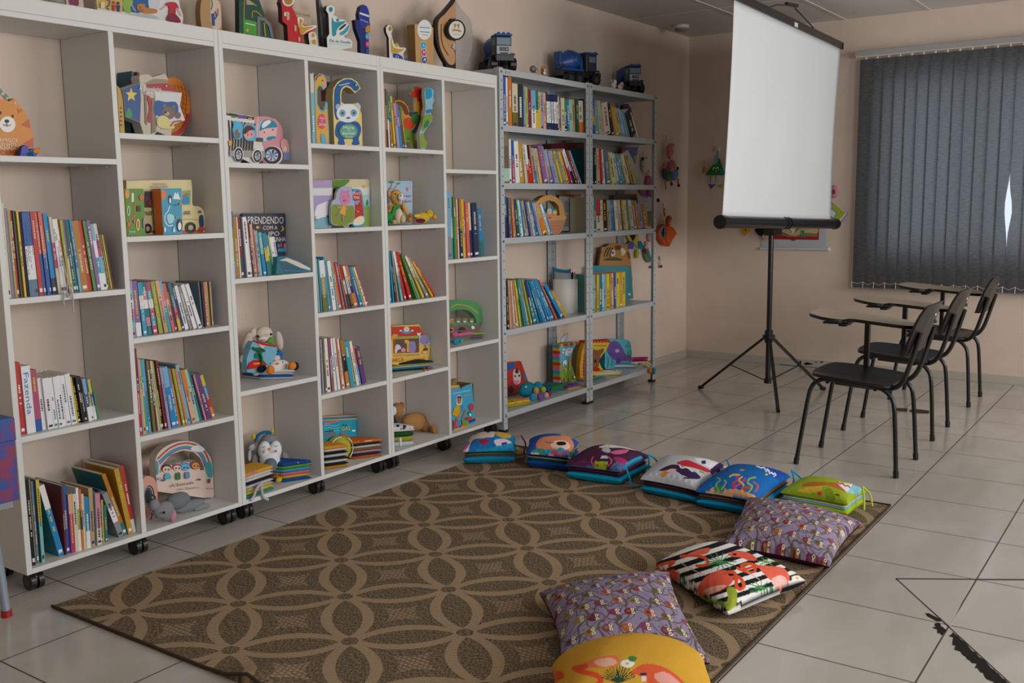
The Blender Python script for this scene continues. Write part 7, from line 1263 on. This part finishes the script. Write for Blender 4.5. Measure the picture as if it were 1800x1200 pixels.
toy('cloth_star_toy', 'yellow star toy with blue, purple and lime felt tips behind the shelving', 'cloth toy', W3, (190, 950), YM, None, [
 ('star', [('c', 'c8b43c', [(105, 865), (130, 862), (160, 915), (200, 862), (210, 865), (212, 915), (240, 935), (215, 945), (190, 955), (175, 940), (140, 930)], 0, .008), ('c', '3c1c3c', [(135, 864), (190, 862), (180, 900), (160, 912)], -.003, .003)]), ('tip', [('c', '5a5a9c', [(110, 945), (140, 918), (172, 930), (165, 990), (130, 985), (108, 970)], -.006, .005)]), ('tip', [('c', '1c7a94', [(210, 925), (230, 915), (265, 965), (235, 990), (212, 975)], -.006, .005)]), ('tip', [('e', 'b0a830', 197, 1030, 22, 42, 0)]), ('ribbon', [('t', 'b8c4c8', [(190, 870), (170, 920)], 6, -.008)]), ('ribbon', [('t', 'b8c4c8', [(198, 950), (200, 990)], 5, -.004)])])
toy('plush_rabbit', 'pink plush with striped cloth pages and dangling brown shoes behind the far post', 'plush toy', W3, (300, 1100), YM, None, [
 ('body', [('e', 'd0a0a8', 312, 885, 34, 40, 0)]), ('paw', [('e', '5c4434', 268, 1005, 22, 26, -.005)]), ('arm', [('t', 'd0b0b4', [(282, 920), (285, 950), (272, 990)], 14, 0)]), ('cloth_pages', [('c', '5a7a48', [(258, 1030), (290, 1020), (325, 1090), (300, 1108), (272, 1080)], 0, .006), ('c', '4a7a8c', [(290, 960), (305, 1000), (330, 1085), (318, 1095), (285, 1010)], -.004, .004)]), ('leg', [('t', 'c8a4b0', [(336, 1090), (334, 1130)], 6, 0)]), ('shoe', [('e', '5c4434', 326, 1145, 20, 14, 0)]), ('leg', [('t', 'c8a4b0', [(398, 1095), (405, 1130)], 6, 0)]), ('shoe', [('e', '5c4434', 410, 1140, 20, 14, 0)]), ('tag', [('c', 'c8c4c4', [(400, 1050), (420, 1050), (424, 1085), (405, 1085)], 0, .003)])])
# back wall: these hang on the plane x = XB
def onx(f, x, y, X=XB-.004): return on(0, X, *f(x, y))
def felt(name, label, cat, f, pieces, X=XB-.012, loc=None):
    p0 = onx(f, *pieces[0][2][0]); t = thing(name, label, cat, (XB-.006, p0.y, p0.z))
    for k, (nm, c, pts, th) in enumerate(pieces):
        m_ = MB('f'); Xk = X-.004*k; L = [(lambda P: (-P.y, P.z))(on(0, Xk, *f(*p))) for p in pts]
        T = Matrix.Translation((Xk, 0, 0)) @ Matrix.Rotation(-pi/2, 4, 'Z'); m_.prism(L, 0, th, c, c, T=T); m_.build(nm, t, world=True)
    return t
felt('cloth_triangle_toy', 'green triangle felt toy with legs hanging on the back wall left of the screen', 'cloth toy', W3, [
 ('leg', 'ccc8c4', [(845, 415), (862, 340), (882, 340), (868, 418)], .006), ('leg', 'ccc8c4', [(905, 338), (925, 340), (932, 412), (915, 415)], .006), ('leg', 'b8b4b0', [(812, 345), (838, 345), (830, 408), (810, 410)], .004), ('arm', 'ccc8c4', [(790, 285), (840, 255), (850, 268), (800, 295)], .005),
 ('arm', 'ccc8c4', [(940, 262), (955, 255), (962, 295), (950, 300)], .005), ('body', '2f7a3a', [(796, 338), (862, 250), (880, 200), (920, 190), (950, 270), (970, 325), (950, 340)], .012), ('beak', 'c8a83c', [(886, 300), (898, 300), (893, 316)], .003), ('eye', 'e0dcd8', circ(876, 282, 11, 15, 12), .002), ('eye', 'e0dcd8', circ(906, 280, 11, 15, 12), .002),
 ('pupil', '1e1e22', circ(878, 288, 6, 8, 10), .002), ('pupil', '1e1e22', circ(906, 286, 6, 8, 10), .002), ('orange_patch', 'cc6a2c', [(770, 318), (776, 264), (798, 262), (795, 316)], .005), ('foot', '5a5aa8', [(820, 420), (888, 418), (846, 462)], .008), ('foot', '9aae30', [(892, 428), (958, 414), (932, 454)], .008), ('blue_patch', '2a94c0', [(926, 280), (982, 318), (940, 330)], .005), ('ribbon', '7ab0b8', [(862, 245), (880, 190), (905, 130), (915, 180), (895, 240)], .003), ('string', '6aa4b4', [(902, 190), (905, 120), (912, 120), (912, 190)], .002)])
p = onx(W3, 910, 108); m_ = MB('s'); m_.tube([(XB, p.y, p.z), (XB-.012, p.y, p.z)], .018, 'd8d4ce', 14); tag(m_.build('wall_hook', loc=p, world=True), 'round white hook holding the green triangle toy', 'hook')
felt('cloth_fruit_toy', 'yellow felt toy tip showing just under the left half of the screen case', 'cloth toy', S5, [('tip', 'd0922c', [(330, 380), (440, 380), (436, 430), (365, 505), (345, 480), (332, 430)], .01), ('mark', '5c3c1c', [(372, 430), (380, 430), (382, 460), (374, 460)], .002)])
bn = thing('banner', 'pale grey roll-up wall banner with an open red book picture, behind the screen', 'banner', tuple(onx(S5, 525, 630)))
def bpiece(nm, pieces, X0):
    m_ = MB('r')
    for k, (c, pts) in enumerate(pieces):
        Xk = X0-.0006*k; L = [(lambda P: (-P.y, P.z))(on(0, Xk, *S5(*p))) for p in pts]; T = Matrix.Translation((Xk, 0, 0)) @ Matrix.Rotation(-pi/2, 4, 'Z'); m_.prism(L, 0, .0008, c, c, T=T)
    return m_.build(nm, bn, world=True)
bpiece('banner_sheet', [('b4bac2', [(526, 622), (520, 200), (1132, 205), (1128, 625)]), ('a3181c', [(590, 535), (600, 300), (1068, 300), (1062, 542)]), ('8a7648', [(600, 500), (640, 420), (1050, 420), (1050, 512), (900, 505), (822, 520), (720, 500)]), ('c4b184', sm([(612, 490), (640, 440), (760, 428), (822, 480), (900, 430), (1040, 428), (1045, 480), (930, 475), (822, 505), (730, 470)], 3)), ('ded8cc', [(700, 300), (930, 300), (822, 485)]), ('a3181c', circ(822, 530, 28, 20, 14)), ('3f8a68', [(890, 452), (925, 450), (935, 528), (915, 500), (902, 530)])], XB-.006)
m_ = MB('s'); a_, b_ = on(0, XB-.01, *S5(512, 622)), on(0, XB-.01, *S5(1148, 628)); m_.tube([a_, b_], .012, 'c4c8cc', 10); m_.tube([b_, b_-Vector((0, .012, 0))], .014, 'e8e8e8', 10); m_.build('bottom_rod', bn, world=True)
felt('plush_bee', 'dark cloth toy with pale hands peeking below the screen case', 'cloth toy', S5, [('body', '1c1c20', sm([(470, 430), (600, 420), (640, 470), (600, 500), (560, 480), (520, 505), (480, 480)], 3), .03), ('hand', 'c89a7c', circ(560, 512, 26, 34, 12), .012), ('hand', 'c89a7c', circ(688, 445, 18, 24, 12), .012), ('stripe', 'a8701c', [(570, 430), (610, 428), (612, 445), (580, 455)], .003)], X=XB-.03)
felt('cloth_square_toy', 'lime and lilac square cloth book hanging by a pink ring right of the screen', 'cloth toy', S5, [('page', 'a898c0', [(1196, 190), (1335, 292), (1245, 425), (1190, 400), (1170, 300)], .006), ('page', 'd4dce4', [(1196, 186), (1325, 290), (1232, 405), (1170, 350), (1165, 250)], .004), ('cover', 'a8ae2c', [(1195, 190), (1310, 288), (1235, 375), (1175, 330)], .006), ('patch', '58a0c0', [(1180, 235), (1240, 290), (1200, 350), (1170, 320)], .003), ('patch', 'd8d8c0', [(1178, 255), (1222, 292), (1195, 335), (1170, 310)], .003)])
m_ = MB('f'); q = onx(S5, 1208, 90, XB-.02)
m_.ell(q, (.014, .036, .048), 'c8829a'); m_.ell(q-Vector((.013, 0, 0)), (.004, .012, .018), '6a4a50'); tag(m_.build('ring_toy', loc=q, world=True), 'pink ring toy at the right edge of the screen fabric', 'toy')

# ---------------------------------------------------------------- on top of the bookcases
cut('cutout_panel', 'edge of a cut-out figure with a plum skirt on top of the leftmost bookcase', 'display board', U5, .30, ZT, [(75, 40), (70, -60), (200, -60), (215, 40), (170, 46)], .01, 'c4b2ac', 'b0a090', [('s', '7a2048', [(95, 30), (100, -40), (160, -45), (172, 42), (130, 42)]), ('p', '7a94a0', [(0, 0), (30, 0), (30, 14), (0, 12)])])
cut('cutout_panel', 'painted cut-out plaque with a baker and two children on the bookcase top', 'display board', U5, .27, ZT,
 [(320, 70), (315, 10), (320, -120), (900, -150), (960, -60), (965, 0), (975, 60), (995, 110), (1000, 150), (985, 185), (860, 178), (520, 108)], .012, 'd8d6d4', 'c8c0b0',
 [('p', 'c8a84a', [(320, 65), (322, -100), (515, -110), (520, 100)]), ('p', '1c5a94', [(520, 90), (520, -110), (800, -110), (800, 60), (640, 105)]), ('s', '88b03c', [(520, 20), (560, -40), (600, 10), (580, 60), (585, 100), (540, 98)]), ('l', 'c8a890', [(585, 20), (600, 60), (622, 90)], 8), ('s', 'b8b8b4', [(560, 112), (640, 108), (760, 120), (800, 150), (700, 140)]), ('s', 'c8ccd0', [(720, 0), (740, -80), (800, -60), (810, 40), (780, 80), (730, 70)]), ('s', 'b87a34', [(630, 60), (640, 35), (690, 35), (700, 60), (760, 70), (790, 80), (780, 105), (700, 110), (650, 90)]), ('l', '6a2c50', [(650, 50), (660, 80), (680, 90)], 6),
  ('e', 'b83038', (445, 22, 11, 12)), ('p', 'b83038', [(432, 40), (460, 38), (456, 90), (436, 86)]), ('e', '1c3c7a', (480, 28, 11, 12)), ('p', '1c3c7a', [(468, 44), (495, 42), (490, 96), (474, 94)]), ('l', '1c4a8a', [(392, 10), (412, 0), (410, 40), (390, 60), (410, 80)], 7), ('p', 'd8ccb0', [(340, 20), (372, 20), (370, 70), (338, 66)]), ('e', 'c03040', (445, -60, 14, 18)),
  ('s', 'b81c2c', [(850, 40), (880, 20), (935, 25), (960, 75), (935, 60), (928, 115), (880, 115), (880, 60)]), ('s', '7a1428', [(880, 115), (928, 112), (972, 180), (865, 165)]), ('l', 'd8b09c', [(945, 70), (965, 100), (980, 130)], 8), ('l', 'd8b09c', [(855, 50), (830, 70), (815, 78)], 8)])
cut('plaque', 'round wooden plaque with small blue and orange figures, edge turned to the camera', 'trophy', U5, .32, ZT, sm([(1150, 200), (1135, 130), (1135, 60), (1150, -10), (1200, -40), (1280, -20), (1296, 60), (1300, 225), (1240, 222)], 3), .03, 'b08c5c', '8a6a40', [('s', 'd0bca8', [(1215, 10), (1240, 0), (1290, 30), (1295, 215), (1225, 212)]), ('p', '2c4a7c', [(1220, 110), (1245, 105), (1250, 205), (1225, 205)]), ('l', '2c5a8c', [(1240, 160), (1260, 130), (1250, 90)], 12), ('p', 'c8682c', [(1265, 70), (1278, 70), (1276, 130), (1266, 130)]), ('l', '2a2a2a', [(1222, 0), (1228, 40), (1218, 80)], 5)])
D1 = [[(1500, 60), (1560, 66), (1585, 140), (1590, 280), (1540, 275)]]
t = cut('trophy', 'dark green double D trophy with lime plate and grey letter', 'trophy', U5, .30, ZT, [(1440, 255), (1440, -60), (1530, -60), (1600, 0), (1640, 110), (1660, 160), (1700, 220), (1712, 300), (1575, 292)], .025, '1f4a3a', '14241c',
 [('l', 'c0942c', [(1482, 270), (1484, 10), (1530, 12), (1580, 50)], 6), ('p', 'b29a88', [(1497, 0), (1530, 8), (1560, 40), (1500, 38)]), ('l', 'c0942c', [(1545, 140), (1545, 95), (1575, 92), (1620, 130)], 6), ('p', '4c9a34', [(1472, 150), (1578, 176), (1580, 284), (1474, 260)]), ('p', 'd8e4c0', [(1490, 180), (1565, 198), (1565, 206), (1490, 188)]), ('e', 'd8a83c', (1505, 240, 9, 13)), ('p', '6c7472', [(1580, 130), (1640, 140), (1690, 190), (1712, 300), (1690, 298), (1672, 210), (1630, 165), (1605, 162), (1608, 290), (1582, 285)]), ('l', 'c0942c', [(1635, 180), (1645, 290)], 9)])
cut('trophy', 'red interlocking B trophy with a golden leaping figure and white lettering', 'trophy', U6, .30, ZT, [(120, 325), (112, 200), (74, 170), (70, 60), (60, 20), (75, -30), (120, -60), (165, -20), (160, 40), (150, 60), (165, 90), (190, 140), (230, 140), (240, 200), (330, 200), (342, 225), (290, 260), (230, 275), (242, 340)], .025, 'c01c20', '241818',
 [('e', 'e0dcd8', (120, 0, 48, 52)), ('e', 'a88040', (120, 0, 34, 40)), ('p', 'c3a893', [(108, 90), (128, 100), (128, 160), (108, 158)]), ('s', 'e4e0dc', [(190, 145), (240, 150), (235, 205), (330, 200), (340, 218), (270, 250), (222, 270)]), ('s', 'c8962e', [(205, 160), (232, 160), (228, 212), (320, 210), (270, 238), (215, 275)]), ('p', 'c3a893', [(165, 195), (182, 205), (182, 250), (166, 246)]), ('p', 'd8d4cc', [(84, 96), (102, 96), (102, 128), (84, 128)]), ('p', 'c3a893', [(195, 290), (212, 300), (212, 330), (196, 328)])])
m_ = MB(); L = lambda x, y: (lambda P: (P.x, P.z))(on(1, .31, *U6(x, y))); o = L(162, 108); e = L(296, 134); u = L(162, 86)
cut('trophy_plate', 'clear plate with dark green lettering behind the red trophy', 'plate', U6, .335, ZT, [(165, 350), (165, 80), (300, 90), (300, 360)], .004, 'bfa68f', 'b8a490', [('t', '2a4038', 166, 112, 294, 136, 22, 'Dia do Desafio'), ('l', '8a9a70', [(170, 130), (292, 150)], 2.5)])
cut('trophy', 'small white trophy with a golden figure, standing between the red and the teal ones', 'trophy', U6, .30, ZT, sm([(298, 355), (285, 320), (280, 270), (300, 252), (335, 262), (346, 300), (350, 362)], 3), .015, 'dcd8d0', '2c2824', [('e', 'c8962e', (316, 280, 14, 17)), ('s', 'c8962e', [(305, 320), (335, 315), (338, 350), (310, 345)])])
cut('trophy', 'tall grey curved blade trophy standing behind the teal figure trophy', 'trophy', U6, .33, ZT, sm([(395, 368), (378, 200), (362, 10), (375, 0), (395, 60), (440, 140), (470, 250), (470, 372)], 3), .02, '6e7274', '3c4040')
cut('trophy', 'teal figure trophy with raised arm on a white base plate', 'trophy', U6, .28, ZT, [(430, 368), (425, 300), (445, 270), (440, 150), (436, 110), (418, 80), (425, 50), (455, 38), (488, 60), (488, 95), (475, 120), (500, 130), (520, 150), (575, 160), (580, 180), (600, 195), (608, 215), (590, 265), (560, 285), (570, 300), (610, 310), (628, 335), (622, 378)], .02, 'e2e2dc', '16262c',
 [('e', '1c8a98', (456, 76, 16, 20)), ('s', '2a94a4', [(465, 140), (490, 175), (575, 168), (520, 215), (500, 250), (498, 275), (468, 280)]), ('e', '2a94a4', (510, 160, 12, 13)), ('s', '1c2c30', [(525, 225), (560, 195), (580, 190), (560, 215), (525, 240)]), ('s', '3aa0b4', [(525, 265), (560, 240), (595, 200), (600, 215), (585, 250), (545, 280)]), ('t', '2a8a98', 446, 332, 614, 348, 22, 'Dia do Desafio'), ('l', '8ab0b0', [(450, 345), (612, 362)], 2)])
cut('trophy', 'dark blue oval paddle trophy with coloured letter discs', 'trophy', U6, .30, ZT, [(690, 418), (690, 330), (655, 230), (645, 160), (655, 155), (680, 160), (676, 110), (690, 55), (715, 36), (745, 55), (762, 110), (762, 170), (770, 205), (765, 250), (750, 262), (757, 300), (757, 428)], .02, '1c2c6c', '12122a',
 [('s', 'c8862c', [(735, 215), (766, 198), (766, 240), (745, 258), (732, 250)]), ('e', '2458a4', (720, 132, 42, 92)), ('e', '28348c', (720, 132, 38, 88)), ('p', 'd8dce8', [(682, 96), (758, 122), (758, 138), (682, 112)]), ('t', 'd8dce8', 686, 160, 752, 186, 12, 'AMAR'), ('e', '3ca0cc', (742, 288, 15, 26)), ('e', 'c83c6c', (742, 350, 15, 26)), ('e', '2c4a90', (742, 408, 15, 24)), ('t', 'e8ecf0', 736, 296, 748, 298, 14, 'A'), ('t', 'e8ecf0', 736, 358, 748, 360, 14, 'M')])
cut('trophy', 'slender golden figure trophy with a small blue D at its foot', 'trophy', U6, .30, ZT, [(920, 452), (915, 300), (895, 255), (892, 220), (910, 196), (935, 205), (946, 235), (935, 265), (945, 310), (958, 350), (985, 340), (1000, 375), (1045, 378), (1054, 390), (1030, 420), (1035, 455), (1080, 465), (1082, 478)], .015, 'e0dcd4', '20242c',
 [('e', 'a88a44', (925, 228, 14, 20)), ('s', 'c8a034', [(932, 290), (950, 370), (1000, 388), (1040, 388), (1000, 415), (945, 420), (932, 400)]), ('e', 'c8a034', (977, 356, 14, 16)), ('p', '1c4a9c', [(948, 455), (946, 422), (985, 425), (1018, 445), (1030, 470)]), ('t', 'd8dce8', 970, 462, 992, 466, 22, 'D'), ('p', '1c4a9c', [(1035, 462), (1078, 466), (1082, 478), (1040, 474)])])
cut('trophy', 'light wooden block trophy with white disc and three coloured letter circles', 'trophy', U6, .27, ZT, [(1130, 492), (1120, 192), (1140, 190), (1145, 190), (1250, 212), (1268, 220), (1270, 508)], .05, 'c29a62', '8a6638',
 [('e', 'e4e4e0', (1198, 236, 57, 80)), ('l', '5ab0cc', [(1160, 216), (1240, 222)], 9), ('l', '4a5a60', [(1160, 250), (1240, 258)], 5), ('l', '5ab0cc', [(1175, 275), (1225, 280)], 5), ('e', 'e4e4e0', (1186, 360, 25, 32)), ('e', '2aa0cc', (1186, 360, 22, 28)), ('e', 'e4e4e0', (1190, 416, 25, 32)), ('e', 'c0447c', (1190, 416, 22, 28)), ('e', 'e4e4e0', (1194, 476, 25, 30)), ('e', '2c4a8c', (1194, 476, 22, 26)), ('t', 'f0f0f0', 1178, 372, 1194, 373, 26, 'A'), ('t', 'f0f0f0', 1180, 428, 1200, 430, 26, 'M'), ('l', 'f0f0f0', [(1186, 486), (1194, 462), (1202, 486)], 5), ('l', 'f0f0f0', [(1184, 470), (1204, 470)], 5)])
cut('trophy', 'tall leaf-shaped wood and black trophy with white emblem disc and clear right half', 'trophy', U6, .27, ZT, sm([(1378, 520), (1320, 420), (1285, 300), (1290, 160), (1350, 90), (1410, 20), (1440, -20)], 3, False)+[(1442, 160), (1446, 320), (1412, 372), (1442, 400), (1445, 535)], .02, '26201c', '16120e',
 [('s', 'c09468', [(1388, 505), (1330, 400), (1310, 300), (1308, 170), (1360, 110), (1420, 40), (1438, 20), (1440, 140), (1395, 150), (1372, 200), (1372, 260), (1420, 320), (1440, 330), (1405, 372), (1435, 405), (1436, 500)]), ('l', '6a4420', [(1330, 190), (1330, 300), (1350, 380), (1388, 440)], 9)])
cut('emblem_disc', 'round white emblem disc with black rim set in the leaf trophy', 'emblem', U6, .245, None, circ(1450, 236, 72, 82, 28)[::-1], .022, '1e1c1a', '1e1c1a', [('e', 'dedad0', (1450, 236, 60, 70)), ('t', 'b87a3c', 1414, 248, 1490, 256, 20, 'P-Moda') if 0 else ('l', 'b87a3c', [(1416, 242), (1450, 238), (1486, 250)], 12), ('e', 'a89068', (1438, 200, 10, 14)), ('e', 'a89068', (1464, 200, 10, 14)), ('l', 'a89068', [(1438, 215), (1430, 228)], 5), ('l', 'a89068', [(1464, 215), (1472, 228)], 5), ('p', 'a8a8a0', [(1425, 268), (1475, 274), (1475, 278), (1425, 272)])])
ac = cut('clear_panel', None, None, U6, .285, ZT, sm([(1446, 0), (1480, 60), (1530, 120), (1565, 170), (1578, 280), (1572, 400), (1540, 490), (1500, 530)], 3, False)+[(1446, 530)], .006, 'b8aca0', 'a09890')
gm = bpy.data.materials.new('clear_acrylic'); gm.use_nodes = True; nt_ = gm.node_tree; nt_.nodes.remove(nt_.nodes['Principled BSDF']); a1 = nt_.nodes.new('ShaderNodeMixShader'); a2 = nt_.nodes.new('ShaderNodeBsdfTransparent'); a3 = nt_.nodes.new('ShaderNodeBsdfPrincipled'); a3.inputs['Base Color'].default_value = (.42, .40, .38, 1); a3.inputs['Roughness'].default_value = .15
a1.inputs[0].default_value = .38; nt_.links.new(a2.outputs[0], a1.inputs[1]); nt_.links.new(a3.outputs[0], a1.inputs[2]); nt_.links.new(a1.outputs[0], nt_.nodes['Material Output'].inputs[0])
for i in range(len(ac.data.materials)): ac.data.materials[i] = gm
leafT = [o for o in COL.objects if o.get('label', '').startswith('tall leaf-shaped')][0]; emb = [o for o in COL.objects if o.name.startswith('emblem_disc')][0]
for c_ in (ac, emb):
    c_.parent = leafT; c_.location = Vector(c_.location)-Vector(leafT.location)
for k_ in ('label', 'category'):
    if k_ in emb: del emb[k_]

# ---------------------------------------------------------------- toy mixer trucks and figurines on the metal shelving
def truck(label, loc, rz, s=1):
    t = thing('toy_truck', label, 'toy truck', loc, rz, group='toy concrete mixer trucks'); DK, BL = '26282b', '1c4a8c'
    def B(nm, fn, kind='s', par=None, bev=.002):
        m_ = MB(kind); fn(m_); m_.v = [(x*s, y*s, z*s) for x, y, z in m_.v]; return m_.build(nm, par or t, bevel=bev if not par else None)
    # local: x forward, z up
    B('chassis', lambda m: (m.box((-.15, -.035, .055), (.14, .035, .085), DK), m.box((-.15, -.05, .085), (.02, .05, .10), BL), m.box((.13, -.055, .05), (.155, .055, .085), DK)))
    B('cab', lambda m: m.box((.035, -.05, .085), (.125, .05, .195), '303236'), bev=.006)
    B('cab_roof', lambda m: m.box((.03, -.053, .195), (.135, .053, .208), BL), bev=.004)
    B('roof_lamp', lambda m: [m.box((.12, y-.008, .208), (.134, y+.008, .216), '1f5a9c') for y in (-.03, 0, .03)])
    B('windscreen', lambda m: m.box((.123, -.042, .145), (.128, .042, .185), '6c8494'), bev=.001)
    for y in (-1, 1): B('side_window', lambda m: m.box((.06, .0495*y-.002, .145), (.112, .0495*y+.002, .180), '5f7888'), bev=.001)
    g = B('grille', lambda m: (m.box((.124, -.045, .090), (.134, .045, .138), 'a4a8ae'), m.box((.133, -.028, .108), (.136, .028, .130), '3c4450'), m.box((.133, -.024, .092), (.136, .024, .100), '2c3038')))
    B('badge', lambda m: [m.ell((.137, -.016+k*.0107, .119), (.002, .005, .005), c) for k, c in enumerate(('2a8ad0', '4aaa5c', 'd8402c', 'e0a83c'))], par=g)
    for y in (-1, 1):
        B('fender', lambda m: (m.box((.055, .045*y-.012, .085), (.135, .045*y+.022*y, .096), DK), m.box((.075, .052*y-.008, .096), (.11, .052*y+.010, .103), BL)))
    B('mixer_drum', lambda m: m.lathe([(0, -.10), (.030, -.10), (.040, -.085), (.062, -.03), (.066, -.012), (.066, .012), (.060, .03), (.038, .075), (.030, .08), (0, .08)], BL, 22, T=Matrix.Translation((-.062, 0, .150)) @ Matrix.Rotation(R(76), 4, 'Y') @ Matrix.Rotation(0, 4, 'Z')))
    B('drum_ring', lambda m: m.lathe([(.067, -.004), (.069, 0), (.067, .004)], '163c74', 22, T=Matrix.Translation((-.062, 0, .150)) @ Matrix.Rotation(R(76), 4, 'Y')))
    B('hopper', lambda m: (m.box((-.165, -.03, .12), (-.145, .03, .20), BL), m.box((-.15, -.04, .09), (-.135, .04, .13), DK)))
    B('support', lambda m: m.box((.0, -.035, .10), (.02, .035, .16), BL))
    for x in (-.115, -.045, .095):
        for y in (-1, 1):
            def wh(m):
                m.tube([(x, y*.042, .036), (x, y*.078, .036)], .0355, '17181a', 18)
                for k in range(12):
                    a = 2*pi*k/12; m.box((-.005, -.018, -.003), (.005, .018, .003), '17181a', Matrix.Translation((x+.0355*cos(a), y*.06, .037+.0355*sin(a)*.98)) @ Matrix.Rotation(-a+pi/2, 4, 'Y'))
            w = B('wheel', wh, bev=None); B('hub', lambda m: m.tube([(x, y*.079, .036), (x, y*.081, .036)], .018, '3a3d42', 12), par=w)
    return t
r_top = ZR[0]
def attop(px, py, y=.30): p = on(1, y, *U7(px, py)); return p
p = on(1, .30, *U7(330, 380)); truck('blue and black toy mixer truck facing the camera at the bookcase end of the shelving', (p.x-.01, .32, r_top+.004), R(-128), .92)
p = on(1, .30, *U7(1050, 500)); truck('blue and black toy mixer truck seen from its side, middle of the shelving top', (p.x+.005, .32, r_top+.004), R(-18), .98)
p = on(1, .30, *U7(1530, 590)); truck('blue and black toy mixer truck at the far right end of the shelving top', (p.x, .32, r_top+.004), R(-128), .88)
toy('hippo_figurine', 'small grey hippo figurine on the metal shelving top', 'figurine', U7, (618, 410), .24, r_top, [('body', [('e', '6e6a64', 620, 378, 42, 34, 0)]), ('head', [('e', '7a746c', 648, 392, 20, 22, -.015)]), ('mouth', [('e', 'c8b8a8', 650, 402, 12, 8, -.03)])], kind='s')
toy('fox_figurine', 'tiny orange and white fox figurine beside the grey hippo', 'figurine', U7, (715, 430), .24, r_top, [('body', [('e', 'c8702c', 715, 395, 30, 38, 0)]), ('chest', [('e', 'dcd4c8', 725, 415, 22, 16, -.015)]), ('muzzle', [('e', 'dcd4c8', 730, 388, 14, 10, -.022)]), ('ear', [('e', 'c8702c', 705, 362, 8, 12, 0)]), ('ear', [('e', 'c8702c', 728, 364, 8, 12, 0)])], kind='s')
toy('unicorn_figurine', 'small cream unicorn figurine left of the third toy truck', 'figurine', U7, (1370, 560), .225, r_top, [('body', [('e', 'cfc0aa', 1368, 530, 34, 34, 0)]), ('head', [('e', 'd4c8b4', 1382, 497, 24, 20, -.01)]), ('ear', [('e', 'c88a8c', 1375, 478, 9, 10, 0)]), ('horn', [('e', 'cfc0aa', 1352, 485, 6, 14, 0)])], kind='s')
toy('sheep_figurine', 'small cream and pink sheep figurine touching the third toy truck', 'figurine', U7, (1430, 570), .215, r_top, [('body', [('e', 'cdb8a4', 1430, 545, 38, 26, 0)]), ('head', [('e', 'd8c4b0', 1445, 520, 22, 20, -.01)]), ('face', [('e', 'c8786a', 1452, 528, 10, 12, -.03)])], kind='s')
m_ = MB(); q = on(1, .23, *U7(1450, 572)); m_.box((q.x-.04, .205, r_top), (q.x+.10, .245, r_top+.004), 'b8a890'); tag(m_.build('card_strip', loc=(q.x, .22, r_top), world=True), 'flat beige card strip under the small figurines', 'card')

# ---------------------------------------------------------------- box on a little table, left edge
lg = fl(12, 1083)
Yb = -.02; bx0 = on(1, Yb, 0, 800); BXR = on(1, Yb, 37, 860).x
zb = on(1, Yb, 36, 878).z; zl = on(1, Yb, 36, 772).z; ztp = on(1, Yb, 30, 732).z
sb = thing('storage_box', 'marbled blue and purple box with lid at the left edge', 'box', (BXR-.15, Yb+.12, zb))
def marble():
    M, nt, b, N, L = nodes('marbled_paper'); tc = N('ShaderNodeTexCoord'); n = N('ShaderNodeTexNoise', Scale=14.0, Detail=6.0, Distortion=.8); L(tc.outputs['Object'], n.inputs['Vector'])
    cr = nt.nodes.new('ShaderNodeValToRGB'); e = cr.color_ramp.elements; e[0].position = .40; e[1].position = .60; e[0].color = (*lin('1c5aa0'), 1); e[1].color = (*lin('8a3a5a'), 1); k = e.new(.5); k.color = (*lin('4a4a96'), 1)
    L(n.outputs['Fac'], cr.inputs[0]); L(cr.outputs[0], b.inputs['Base Color']); b.inputs['Roughness'].default_value = .4; return M
MA = marble()
m_ = MB(); m_.box((BXR-.30, Yb+.004, zb), (BXR-.004, Yb+.19, zl+.01), MA); m_.build('box_body', sb, world=True, bevel=.004)
m_ = MB(); m_.box((BXR-.305, Yb, zl), (BXR, Yb+.194, ztp), MA); m_.build('lid', sb, world=True, bevel=.004)
tb2 = thing('small_table', 'small grey metal-legged table carrying the marbled box', 'table', (lg.x-.12, lg.y, 0))
m_ = MB('w'); m_.box((lg.x-.40, Yb+.012, zb-.020), (BXR-.022, Yb+.18, zb-.001), '8f9496'); m_.build('tabletop', tb2, world=True)
hp = [(lg.x, lg.y, .012), (lg.x-.018, lg.y, zb-.12), (lg.x-.045, lg.y, zb-.05), (lg.x-.09, lg.y, zb-.030), (lg.x-.20, lg.y, zb-.028)]
for dx, dy in ((0, 0), (-.36, 0)):
    m_ = MB('m'); m_.tube([(x+dx, y+dy, z) if dx == 0 else (lg.x+dx-(x-lg.x), y, z) for x, y, z in sm(hp, 4, False)], .0135, '9aa6b4', 12); lo = m_.build('leg', tb2, world=True)
    m_ = MB('s'); m_.tube([(lg.x+dx, lg.y, .0), (lg.x+dx, lg.y, .022)], .016, 'a01c24', 12); m_.build('foot_cap', lo).location = -Vector(tb2.location)

cs = Crop(1360, 600, 5.294)
for k_, pts in enumerate(([(240, 178), (256, 182), (254, 232), (236, 232)], [(275, 205), (310, 192), (355, 205), (372, 214), (330, 216), (300, 222)], [(378, 192), (410, 186), (400, 196), (382, 198)], [(420, 190), (462, 184), (458, 200), (440, 196)], [(60, 210), (240, 228), (400, 240), (400, 247), (240, 236), (60, 216)])):
    m_ = MB('r'); L = [(lambda P: (-P.y, max(P.z, .001)))(on(0, XB-.013, *cs(*p))) for p in pts]
    m_.prism(L, 0, .001, '1c1814', '1c1814', T=Matrix.Translation((XB-.0135, 0, 0)) @ Matrix.Rotation(-pi/2, 4, 'Z'))
    tag(m_.build('chipped_spot', loc=tuple(onx(cs, *pts[0])), world=True), ['narrow upright dark chip in the skirting right of the tripod', 'long flat dark chip in the middle of the damaged skirting', 'tiny dark fleck in the skirting between the two larger chips', 'short dark chip at the right end of the damaged skirting', 'thin dark gap line under the damaged skirting'][k_], 'damage')
